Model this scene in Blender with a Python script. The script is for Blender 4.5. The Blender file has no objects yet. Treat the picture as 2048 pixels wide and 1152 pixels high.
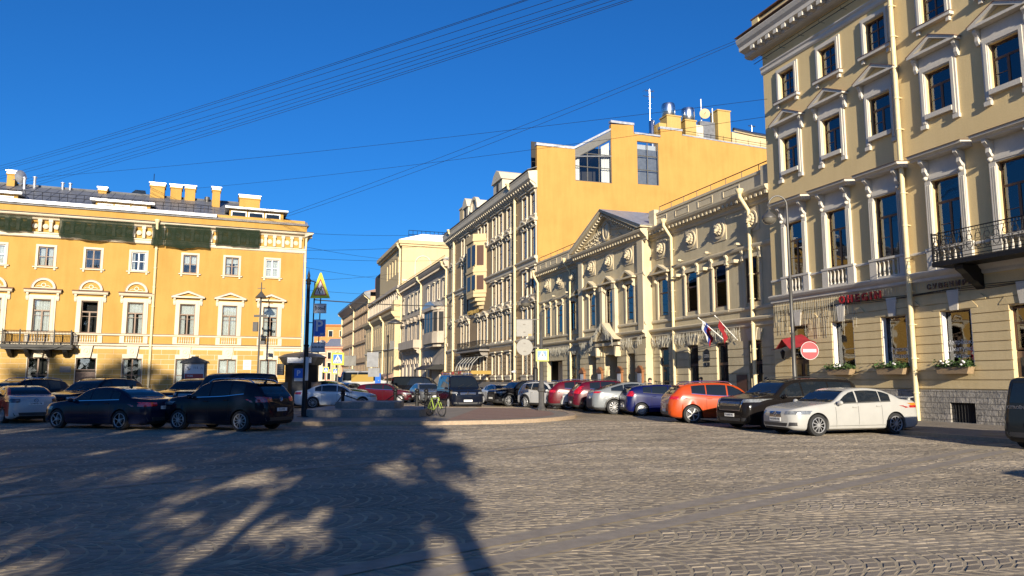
import bpy, bmesh, math, random
from mathutils import Vector, Matrix, Quaternion
from mathutils.bvhtree import BVHTree
random.seed(7)
PI=math.pi
sc=bpy.context.scene
COL=sc.collection
# ---------------------------------------------------------------- camera
PITCH=math.atan(184/1480.0)
cam=bpy.data.cameras.new('camera'); camo=bpy.data.objects.new('camera',cam); COL.objects.link(camo)
camo.location=(0,0,1.7); camo.rotation_euler=(PI/2+PITCH,0,0)
cam.sensor_width=36; cam.lens=36*1480/2048; cam.clip_start=0.05; cam.clip_end=5000
sc.camera=camo
# ---------------------------------------------------------------- light
SUN_AZ=math.radians(7.5); SUN_EL=math.radians(14.0)
w=bpy.data.worlds.new('World'); sc.world=w; w.use_nodes=True
nt=w.node_tree; nt.nodes.clear()
sky=nt.nodes.new('ShaderNodeTexSky'); sky.sky_type='NISHITA'; sky.sun_disc=False
sky.sun_elevation=SUN_EL; sky.sun_rotation=math.radians(180)-SUN_AZ
sky.altitude=0; sky.air_density=1.02; sky.dust_density=0.7; sky.ozone_density=10.0
hs=nt.nodes.new('ShaderNodeHueSaturation'); hs.inputs['Saturation'].default_value=1.03
bg=nt.nodes.new('ShaderNodeBackground'); bg.inputs['Strength'].default_value=0.089
wo=nt.nodes.new('ShaderNodeOutputWorld')
nt.links.new(sky.outputs[0],hs.inputs['Color']); nt.links.new(hs.outputs[0],bg.inputs[0]); nt.links.new(bg.outputs[0],wo.inputs[0])
sl=bpy.data.lights.new('sun','SUN'); sl.energy=5.0; sl.angle=math.radians(0.53); sl.color=(1.0,0.89,0.70)
so=bpy.data.objects.new('sun',sl); COL.objects.link(so); so.location=(10,-40,30)
SUND=Vector((-math.sin(SUN_AZ)*math.cos(SUN_EL),math.cos(SUN_AZ)*math.cos(SUN_EL),-math.sin(SUN_EL)))
so.rotation_euler=SUND.to_track_quat('-Z','Y').to_euler()
sc.view_settings.view_transform='Standard'; sc.view_settings.look='None'
sc.view_settings.exposure=0.8; sc.view_settings.gamma=1
# ---------------------------------------------------------------- picture <-> place helpers (used once, to read sizes off the photo)
def ray(px,py):
    x=px-1024;y=-(py-576);z=1480.0
    c,s=math.cos(PITCH),math.sin(PITCH)
    return Vector((x,z*c-y*s,z*s+y*c))
def at(px,py,depth):
    d=ray(px,py); t=depth/d.y
    return Vector((d.x*t,depth,d.z*t+1.7))
def gnd(px,py,h=0.0):
    d=ray(px,py); t=(h-1.7)/d.z
    return Vector((d.x*t,d.y*t,h))
# ---------------------------------------------------------------- mesh builder
class MB:
    def __init__(s): s.v=[];s.f=[];s.m=[]
    def add(s,vs,fs,m=0):
        o=len(s.v); s.v+=[tuple(p) for p in vs]
        for f in fs: s.f.append(tuple(i+o for i in f)); s.m.append(m)
    def box(s,x0,x1,y0,y1,z0,z1,m=0):
        s.add([(x0,y0,z0),(x1,y0,z0),(x1,y1,z0),(x0,y1,z0),(x0,y0,z1),(x1,y0,z1),(x1,y1,z1),(x0,y1,z1)],
              [(0,3,2,1),(4,5,6,7),(0,1,5,4),(1,2,6,5),(2,3,7,6),(3,0,4,7)],m)
    def quad(s,a,b,c,d,m=0): s.add([a,b,c,d],[(0,1,2,3)],m)
    def poly(s,pts,m=0): s.add(pts,[tuple(range(len(pts)))],m)
    def extr(s,prof,axis,a0,a1,m=0):
        n=len(prof)
        def P(p,a):
            return (a,p[0],p[1]) if axis=='x' else ((p[0],a,p[1]) if axis=='y' else (p[0],p[1],a))
        vs=[P(p,a0) for p in prof]+[P(p,a1) for p in prof]
        fs=[(i,(i+1)%n,n+(i+1)%n,n+i) for i in range(n)]+[tuple(range(n-1,-1,-1)),tuple(range(n,2*n))]
        s.add(vs,fs,m)
    def tube(s,pts,r,n=6,m=0,caps=True):
        pts=[Vector(p) for p in pts]; rs=r if isinstance(r,(list,tuple)) else [r]*len(pts)
        vs=[];ref=None
        for i,p in enumerate(pts):
            t=(pts[min(i+1,len(pts)-1)]-pts[max(i-1,0)]).normalized()
            if ref is None:
                ref=Vector((0,0,1)) if abs(t.z)<0.9 else Vector((1,0,0))
            a=t.cross(ref); 
            if a.length<1e-6: a=t.cross(Vector((0.3,1,0.2)))
            a.normalize(); b=a.cross(t).normalized(); ref=b
            for k in range(n):
                q=2*PI*k/n; vs.append(p+(a*math.cos(q)+b*math.sin(q))*rs[i])
        fs=[(i*n+k,i*n+(k+1)%n,(i+1)*n+(k+1)%n,(i+1)*n+k) for i in range(len(pts)-1) for k in range(n)]
        if caps: fs+=[tuple(range(n-1,-1,-1)),tuple(range((len(pts)-1)*n,len(pts)*n))]
        s.add(vs,fs,m)
    def lathe(s,prof,c=(0,0,0),n=12,m=0,axis='z',caps=True):
        vs=[]
        for r,z in prof:
            for k in range(n):
                q=2*PI*k/n; a,b=r*math.cos(q),r*math.sin(q)
                p=(a,b,z) if axis=='z' else ((z,a,b) if axis=='x' else (a,z,b))
                vs.append((p[0]+c[0],p[1]+c[1],p[2]+c[2]))
        fs=[(i*n+k,i*n+(k+1)%n,(i+1)*n+(k+1)%n,(i+1)*n+k) for i in range(len(prof)-1) for k in range(n)]
        if caps:
            if prof[0][0]>1e-5: fs.append(tuple(range(n-1,-1,-1)))
            if prof[-1][0]>1e-5: fs.append(tuple(range((len(prof)-1)*n,len(prof)*n)))
        s.add(vs,fs,m)
    def ball(s,c,rx,ry,rz,nu=10,nv=6,m=0):
        prof=[(max(math.sin(PI*i/nv),1e-4),-math.cos(PI*i/nv)) for i in range(nv+1)]
        o=len(s.v); s.lathe(prof,(0,0,0),nu,m,caps=False)
        for i in range(o,len(s.v)):
            p=s.v[i]; s.v[i]=(c[0]+p[0]*rx,c[1]+p[1]*ry,c[2]+p[2]*rz)
    def arch(s,cx,z0,r,w,y0,y1,n=12,m=0,a0=0.0,a1=PI,sz=1.0):
        vs=[];
        for i in range(n+1):
            q=a0+(a1-a0)*i/n
            for rr in (r,r+w):
                for y in (y0,y1): vs.append((cx+rr*math.cos(q),y,z0+rr*math.sin(q)*sz))
        fs=[]
        for i in range(n):
            a=4*i;b=a+4
            fs+=[(a,a+2,b+2,b),(a+1,b+1,b+3,a+3),(a+2,a+3,b+3,b+2),(a,b,b+1,a+1)]
        fs+=[(0,1,3,2),(4*n,4*n+2,4*n+3,4*n+1)]
        s.add(vs,fs,m)
    def disc(s,cx,cz,r,y,n=16,m=0,sx=1.0):
        s.poly([(cx+sx*r*math.cos(2*PI*k/n),y,cz+r*math.sin(2*PI*k/n)) for k in range(n)],m)
    def put(s,o,T,m=None):
        b=len(s.v)
        for p in o.v: s.v.append(tuple(T@Vector(p)))
        for f,k in zip(o.f,o.m): s.f.append(tuple(i+b for i in f)); s.m.append(k if m is None else m)
    def mesh(s,name,mats,smooth=None,recalc=True):
        me=bpy.data.meshes.new(name); me.from_pydata(s.v,[],s.f)
        if not isinstance(mats,(list,tuple)): mats=[mats]
        for x in mats: me.materials.append(x)
        if len(mats)>1: me.polygons.foreach_set('material_index',s.m)
        if recalc:
            bm=bmesh.new(); bm.from_mesh(me); bmesh.ops.recalc_face_normals(bm,faces=bm.faces); bm.to_mesh(me); bm.free()
        if smooth is not None:
            me.polygons.foreach_set('use_smooth',[True]*len(me.polygons)); me.set_sharp_from_angle(angle=math.radians(smooth))
        me.update(); return me
    def build(s,name,mats,parent=None,loc=(0,0,0),rot=(0,0,0),smooth=None,recalc=True):
        return link(name,s.mesh(name,mats,smooth,recalc),parent,loc,rot)
def link(name,me,parent=None,loc=(0,0,0),rot=(0,0,0),scale=None):
    o=bpy.data.objects.new(name,me); COL.objects.link(o); o.location=loc; o.rotation_euler=rot
    if scale: o.scale=scale
    if parent: o.parent=parent
    return o
def tag(o,label,cat,group=None):
    o['label']=label; o['category']=cat
    if group: o['group']=group
    return o
def thing(name,label,cat,loc=(0,0,0),rotz=0,group=None):
    return tag(link(name,None,None,loc,(0,0,rotz)),label,cat,group)
def struct(o): o['kind']='structure'; return o
TXT={}
def text_mb(txt,size,depth=0.0,bold=0.0,align='CENTER'):
    """letters standing in the x/z plane, facing -y"""
    k=(txt,size,depth,bold,align)
    if k in TXT: return TXT[k]
    cu=bpy.data.curves.new('t','FONT'); cu.body=txt; cu.size=size; cu.extrude=depth/2; cu.offset=bold
    cu.align_x=align; cu.align_y='CENTER'; cu.resolution_u=2
    o=bpy.data.objects.new('t',cu); COL.objects.link(o)
    dg=bpy.context.evaluated_depsgraph_get(); me=bpy.data.meshes.new_from_object(o.evaluated_get(dg))
    b=MB()
    b.v=[(p.co.x,-p.co.z,p.co.y) for p in me.vertices]; b.f=[tuple(p.vertices) for p in me.polygons]; b.m=[0]*len(b.f)
    bpy.data.objects.remove(o); bpy.data.meshes.remove(me)
    TXT[k]=b; return b
def add_text(mb,txt,size,c,m=0,depth=0.0,sx=1.0,bold=0.0):
    mb.put(text_mb(txt,size,depth,bold),Matrix.Translation(c)@Matrix.Diagonal((sx,1,1,1)),m)
# ---------------------------------------------------------------- materials
def nodes(name):
    m=bpy.data.materials.new(name); m.use_nodes=True; t=m.node_tree; t.nodes.clear()
    out=t.nodes.new('ShaderNodeOutputMaterial'); return m,t,out
def N(t,typ,**kw):
    n=t.nodes.new(typ)
    for k,v in kw.items():
        if k in n.inputs: n.inputs[k].default_value=v
        else: setattr(n,k,v)
    return n
def L(t,a,b): t.links.new(a,b)
def c4(c): return (c[0],c[1],c[2],1)
def basic(name,col,rough=0.6,metal=0.0,spec=0.5,var=0.0,scale=8.0,bump=0.0,bscale=40.0,coat=0.0,emit=None,stretch=(1,1,1)):
    m,t,out=nodes(name); p=N(t,'ShaderNodeBsdfPrincipled')
    p.inputs['Roughness'].default_value=rough; p.inputs['Metallic'].default_value=metal
    p.inputs['Specular IOR Level'].default_value=spec; p.inputs['Base Color'].default_value=c4(col)
    if coat: p.inputs['Coat Weight'].default_value=coat; p.inputs['Coat Roughness'].default_value=0.04
    if var or bump:
        tc=N(t,'ShaderNodeTexCoord'); mp=N(t,'ShaderNodeMapping'); mp.inputs['Scale'].default_value=stretch
        L(t,tc.outputs['Object'],mp.inputs[0])
    if var:
        n=N(t,'ShaderNodeTexNoise',Scale=scale,Detail=5.0,Roughness=0.6); L(t,mp.outputs[0],n.inputs['Vector'])
        r=N(t,'ShaderNodeMapRange'); r.inputs[1].default_value=0.3;r.inputs[2].default_value=0.7;r.inputs[3].default_value=1-var;r.inputs[4].default_value=1+var*0.6
        L(t,n.outputs[0],r.inputs[0])
        mx=N(t,'ShaderNodeMix',data_type='RGBA',blend_type='MULTIPLY'); mx.inputs[0].default_value=1
        mx.inputs[6].default_value=c4(col); L(t,r.outputs[0],mx.inputs[7]); L(t,mx.outputs[2],p.inputs['Base Color'])
    if bump:
        n2=N(t,'ShaderNodeTexNoise',Scale=bscale,Detail=4.0); L(t,mp.outputs[0],n2.inputs['Vector'])
        b=N(t,'ShaderNodeBump',Strength=bump,Distance=0.02); L(t,n2.outputs[0],b.inputs['Height']); L(t,b.outputs[0],p.inputs['Normal'])
    if emit: p.inputs['Emission Color'].default_value=c4(emit[0]); p.inputs['Emission Strength'].default_value=emit[1]
    L(t,p.outputs[0],out.inputs[0]); return m
def plaster(name,col,stain=(0.5,0.45,0.4),amt=0.25,rough=0.85,bump=0.15):
    """painted render: broad patches, vertical rain streaks, faint grain"""
    m,t,out=nodes(name); p=N(t,'ShaderNodeBsdfPrincipled',Roughness=rough); p.inputs['Specular IOR Level'].default_value=0.25
    tc=N(t,'ShaderNodeTexCoord')
    mp=N(t,'ShaderNodeMapping'); mp.inputs['Scale'].default_value=(1.6,1.6,0.16); L(t,tc.outputs['Object'],mp.inputs[0])
    n1=N(t,'ShaderNodeTexNoise',Scale=1.5,Detail=7.0,Roughness=0.65); L(t,mp.outputs[0],n1.inputs['Vector'])
    n2=N(t,'ShaderNodeTexNoise',Scale=0.45,Detail=5.0,Roughness=0.6); L(t,tc.outputs['Object'],n2.inputs['Vector'])
    n3=N(t,'ShaderNodeTexNoise',Scale=18.0,Detail=4.0); L(t,tc.outputs['Object'],n3.inputs['Vector'])
    ad=N(t,'ShaderNodeMath',operation='ADD'); L(t,n1.outputs[0],ad.inputs[0]); L(t,n2.outputs[0],ad.inputs[1])
    r=N(t,'ShaderNodeMapRange'); r.inputs[1].default_value=0.85;r.inputs[2].default_value=1.35;r.inputs[3].default_value=0;r.inputs[4].default_value=amt
    L(t,ad.outputs[0],r.inputs[0])
    mx=N(t,'ShaderNodeMix',data_type='RGBA'); mx.inputs[6].default_value=c4(col); mx.inputs[7].default_value=c4([a*b for a,b in zip(col,stain)])
    L(t,r.outputs[0],mx.inputs[0])
    r3=N(t,'ShaderNodeMapRange'); r3.inputs[3].default_value=0.9; r3.inputs[4].default_value=1.1; L(t,n3.outputs[0],r3.inputs[0])
    m2=N(t,'ShaderNodeMix',data_type='RGBA',blend_type='MULTIPLY'); m2.inputs[0].default_value=1; L(t,mx.outputs[2],m2.inputs[6]); L(t,r3.outputs[0],m2.inputs[7])
    L(t,m2.outputs[2],p.inputs['Base Color'])
    b=N(t,'ShaderNodeBump',Strength=bump,Distance=0.03); L(t,n3.outputs[0],b.inputs['Height']); L(t,b.outputs[0],p.inputs['Normal'])
    L(t,p.outputs[0],out.inputs[0]); return m
def glassmat(name,tint=(0.75,0.8,0.82),ior=1.9,rough=0.015):
    m,t,out=nodes(name); fr=N(t,'ShaderNodeFresnel',IOR=ior)
    tr=N(t,'ShaderNodeBsdfTransparent'); tr.inputs[0].default_value=c4(tint)
    gl=N(t,'ShaderNodeBsdfGlossy'); gl.inputs['Roughness'].default_value=rough; gl.inputs[0].default_value=(0.95,0.97,1,1)
    tc=N(t,'ShaderNodeTexCoord'); n=N(t,'ShaderNodeTexNoise',Scale=1.3,Detail=1.0); L(t,tc.outputs['Object'],n.inputs['Vector'])
    b=N(t,'ShaderNodeBump',Strength=0.06,Distance=0.05); L(t,n.outputs[0],b.inputs['Height']); L(t,b.outputs[0],gl.inputs['Normal'])
    mx=N(t,'ShaderNodeMixShader'); L(t,fr.outputs[0],mx.inputs[0]); L(t,tr.outputs[0],mx.inputs[1]); L(t,gl.outputs[0],mx.inputs[2])
    L(t,mx.outputs[0],out.inputs[0]); return m
def paint(name,col,metal=0.0,rough=0.3):
    d=max(col)<0.05
    return basic(name,col,0.15 if d else 0.25,0.0 if d else metal*0.5,0.1 if d else 0.3,coat=0.28 if d else 0.5,var=0.06,scale=3.0)
def cobble(name,stone,joint,W=1.45,rise=0.36,row=0.118,bw=0.165,rot=0.0,arcs=True):
    m,t,out=nodes(name); p=N(t,'ShaderNodeBsdfPrincipled'); p.inputs['Specular IOR Level'].default_value=0.12
    tc=N(t,'ShaderNodeTexCoord'); mp=N(t,'ShaderNodeMapping'); mp.inputs['Rotation'].default_value=(0,0,rot); L(t,tc.outputs['Object'],mp.inputs[0])
    nz=N(t,'ShaderNodeTexNoise',Scale=0.9,Detail=3.0); L(t,mp.outputs[0],nz.inputs['Vector'])
    vs=N(t,'ShaderNodeVectorMath',operation='SUBTRACT'); L(t,nz.outputs['Color'],vs.inputs[0]); vs.inputs[1].default_value=(0.5,0.5,0.5)
    sc_=N(t,'ShaderNodeVectorMath',operation='SCALE'); L(t,vs.outputs[0],sc_.inputs[0]); sc_.inputs['Scale'].default_value=0.22
    va=N(t,'ShaderNodeVectorMath',operation='ADD'); L(t,mp.outputs[0],va.inputs[0]); L(t,sc_.outputs[0],va.inputs[1])
    nf=N(t,'ShaderNodeTexNoise',Scale=9.0,Detail=2.0); L(t,mp.outputs[0],nf.inputs['Vector'])
    vf=N(t,'ShaderNodeVectorMath',operation='SUBTRACT'); L(t,nf.outputs['Color'],vf.inputs[0]); vf.inputs[1].default_value=(0.5,0.5,0.5)
    sf=N(t,'ShaderNodeVectorMath',operation='SCALE'); L(t,vf.outputs[0],sf.inputs[0]); sf.inputs['Scale'].default_value=0.05
    vb=N(t,'ShaderNodeVectorMath',operation='ADD'); L(t,va.outputs[0],vb.inputs[0]); L(t,sf.outputs[0],vb.inputs[1])
    sx=N(t,'ShaderNodeSeparateXYZ'); L(t,vb.outputs[0],sx.inputs[0])
    def mth(op,a,b=None):
        n=N(t,'ShaderNodeMath',operation=op)
        for i,q in enumerate((a,b)):
            if q is None: continue
            if isinstance(q,(int,float)): n.inputs[i].default_value=q
            else: L(t,q,n.inputs[i])
        return n.outputs[0]
    y=sx.outputs[1]
    if arcs:
        f=mth('SUBTRACT',mth('FRACT',mth('DIVIDE',sx.outputs[0],W)),0.5)
        y=mth('ADD',y,mth('MULTIPLY',mth('MULTIPLY',f,f),4*rise))
    cb=N(t,'ShaderNodeCombineXYZ'); L(t,sx.outputs[0],cb.inputs[0]); L(t,y,cb.inputs[1])
    br=N(t,'ShaderNodeTexBrick'); br.offset=0.5; br.squash=1.0
    br.inputs['Color1'].default_value=(0.76,0.76,0.78,1); br.inputs['Color2'].default_value=(1.18,1.16,1.12,1); br.inputs['Mortar'].default_value=(0,0,0,1)
    br.inputs['Scale'].default_value=1.0; br.inputs['Mortar Size'].default_value=0.011; br.inputs['Mortar Smooth'].default_value=0.35
    br.inputs['Brick Width'].default_value=bw; br.inputs['Row Height'].default_value=row
    L(t,cb.outputs[0],br.inputs['Vector'])
    mul=N(t,'ShaderNodeMix',data_type='RGBA',blend_type='MULTIPLY'); mul.inputs[0].default_value=1; mul.inputs[6].default_value=c4(stone); L(t,br.outputs[0],mul.inputs[7])
    big=N(t,'ShaderNodeTexNoise',Scale=0.35,Detail=5.0,Roughness=0.6); L(t,tc.outputs['Object'],big.inputs['Vector'])
    rb=N(t,'ShaderNodeMapRange'); rb.inputs[1].default_value=0.3;rb.inputs[2].default_value=0.7;rb.inputs[3].default_value=0.62;rb.inputs[4].default_value=1.32; L(t,big.outputs[0],rb.inputs[0])
    mj=N(t,'ShaderNodeMix',data_type='RGBA'); L(t,br.outputs['Fac'],mj.inputs[0]); L(t,mul.outputs[2],mj.inputs[6]); mj.inputs[7].default_value=c4(joint)
    mb_=N(t,'ShaderNodeMix',data_type='RGBA',blend_type='MULTIPLY'); mb_.inputs[0].default_value=1; L(t,mj.outputs[2],mb_.inputs[6]); L(t,rb.outputs[0],mb_.inputs[7])
    L(t,mb_.outputs[2],p.inputs['Base Color'])
    fine=N(t,'ShaderNodeTexNoise',Scale=35.0,Detail=3.0); L(t,mp.outputs[0],fine.inputs['Vector'])
    h=mth('ADD',mth('MULTIPLY',br.outputs['Fac'],-1.0),mth('MULTIPLY',fine.outputs[0],0.5))
    h=mth('ADD',h,mth('MULTIPLY',N_sep(t,br.outputs[0]),0.25))
    bp=N(t,'ShaderNodeBump',Strength=0.8,Distance=0.022); L(t,h,bp.inputs['Height']); L(t,bp.outputs[0],p.inputs['Normal'])
    rr=N(t,'ShaderNodeMapRange'); rr.inputs[3].default_value=0.5; rr.inputs[4].default_value=0.85; L(t,fine.outputs[0],rr.inputs[0]); L(t,rr.outputs[0],p.inputs['Roughness'])
    L(t,p.outputs[0],out.inputs[0]); return m
def N_sep(t,sock):
    s=N(t,'ShaderNodeSeparateColor'); L(t,sock,s.inputs[0]); return s.outputs[0]
def brickmat(name,c1,c2,mort,bw,rh,ms=0.012,bump=0.6,axes='xz'):
    m,t,out=nodes(name); p=N(t,'ShaderNodeBsdfPrincipled',Roughness=0.85); p.inputs['Specular IOR Level'].default_value=0.25
    tc=N(t,'ShaderNodeTexCoord'); sx=N(t,'ShaderNodeSeparateXYZ'); L(t,tc.outputs['Object'],sx.inputs[0])
    cb=N(t,'ShaderNodeCombineXYZ'); a=N(t,'ShaderNodeMath',operation='ADD'); L(t,sx.outputs[0],a.inputs[0]); L(t,sx.outputs[1],a.inputs[1])
    L(t,a.outputs[0],cb.inputs[0]); L(t,sx.outputs[2],cb.inputs[1])
    br=N(t,'ShaderNodeTexBrick'); br.inputs['Color1'].default_value=c4(c1);br.inputs['Color2'].default_value=c4(c2);br.inputs['Mortar'].default_value=c4(mort)
    br.inputs['Scale'].default_value=1;br.inputs['Mortar Size'].default_value=ms;br.inputs['Brick Width'].default_value=bw;br.inputs['Row Height'].default_value=rh
    L(t,cb.outputs[0],br.inputs['Vector'])
    n=N(t,'ShaderNodeTexNoise',Scale=6.0,Detail=6.0,Roughness=0.65); L(t,tc.outputs['Object'],n.inputs['Vector'])
    r=N(t,'ShaderNodeMapRange'); r.inputs[1].default_value=0.3;r.inputs[2].default_value=0.7;r.inputs[3].default_value=0.75;r.inputs[4].default_value=1.2; L(t,n.outputs[0],r.inputs[0])
    mx=N(t,'ShaderNodeMix',data_type='RGBA',blend_type='MULTIPLY'); mx.inputs[0].default_value=1; L(t,br.outputs[0],mx.inputs[6]); L(t,r.outputs[0],mx.inputs[7]); L(t,mx.outputs[2],p.inputs['Base Color'])
    h=N(t,'ShaderNodeMath',operation='SUBTRACT'); L(t,n.outputs[0],h.inputs[0]); L(t,br.outputs['Fac'],h.inputs[1])
    b=N(t,'ShaderNodeBump',Strength=bump,Distance=0.05); L(t,h.outputs[0],b.inputs['Height']); L(t,b.outputs[0],p.inputs['Normal'])
    L(t,p.outputs[0],out.inputs[0]); return m
def netmat(name,col):
    m,t,out=nodes(name); tc=N(t,'ShaderNodeTexCoord')
    n=N(t,'ShaderNodeTexNoise',Scale=1.6,Detail=5.0,Roughness=0.6); L(t,tc.outputs['Object'],n.inputs['Vector'])
    d=N(t,'ShaderNodeBsdfDiffuse'); tr=N(t,'ShaderNodeBsdfTransparent'); mx=N(t,'ShaderNodeMixShader')
    r=N(t,'ShaderNodeMapRange'); r.inputs[1].default_value=0.35;r.inputs[2].default_value=0.7;r.inputs[3].default_value=0.80;r.inputs[4].default_value=0.98; L(t,n.outputs[0],r.inputs[0])
    d.inputs[0].default_value=c4(col); L(t,r.outputs[0],mx.inputs[0]); L(t,tr.outputs[0],mx.inputs[1]); L(t,d.outputs[0],mx.inputs[2]); L(t,mx.outputs[0],out.inputs[0]); return m
def settmat(name,col):
    m,t,out=nodes(name); p=N(t,'ShaderNodeBsdfPrincipled',Roughness=0.75); p.inputs['Specular IOR Level'].default_value=0.15
    g=N(t,'ShaderNodeNewGeometry'); tc=N(t,'ShaderNodeTexCoord')
    r=N(t,'ShaderNodeMapRange'); r.inputs[3].default_value=0.82; r.inputs[4].default_value=1.14; L(t,g.outputs['Random Per Island'],r.inputs[0])
    big=N(t,'ShaderNodeTexNoise',Scale=0.3,Detail=6.0,Roughness=0.65); L(t,tc.outputs['Object'],big.inputs['Vector'])
    rb=N(t,'ShaderNodeMapRange'); rb.inputs[1].default_value=0.3;rb.inputs[2].default_value=0.7;rb.inputs[3].default_value=0.70;rb.inputs[4].default_value=1.28; L(t,big.outputs[0],rb.inputs[0])
    ml=N(t,'ShaderNodeMath',operation='MULTIPLY'); L(t,r.outputs[0],ml.inputs[0]); L(t,rb.outputs[0],ml.inputs[1])
    f=N(t,'ShaderNodeTexNoise',Scale=28.0,Detail=4.0); L(t,tc.outputs['Object'],f.inputs['Vector'])
    rf=N(t,'ShaderNodeMapRange'); rf.inputs[3].default_value=0.8; rf.inputs[4].default_value=1.2; L(t,f.outputs[0],rf.inputs[0])
    m2=N(t,'ShaderNodeMath',operation='MULTIPLY'); L(t,ml.outputs[0],m2.inputs[0]); L(t,rf.outputs[0],m2.inputs[1])
    mx=N(t,'ShaderNodeMix',data_type='RGBA',blend_type='MULTIPLY'); mx.inputs[0].default_value=1; mx.inputs[6].default_value=c4(col); L(t,m2.outputs[0],mx.inputs[7]); L(t,mx.outputs[2],p.inputs['Base Color'])
    b=N(t,'ShaderNodeBump',Strength=0.3,Distance=0.01); L(t,f.outputs[0],b.inputs['Height']); L(t,b.outputs[0],p.inputs['Normal'])
    L(t,p.outputs[0],out.inputs[0]); return m
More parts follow.
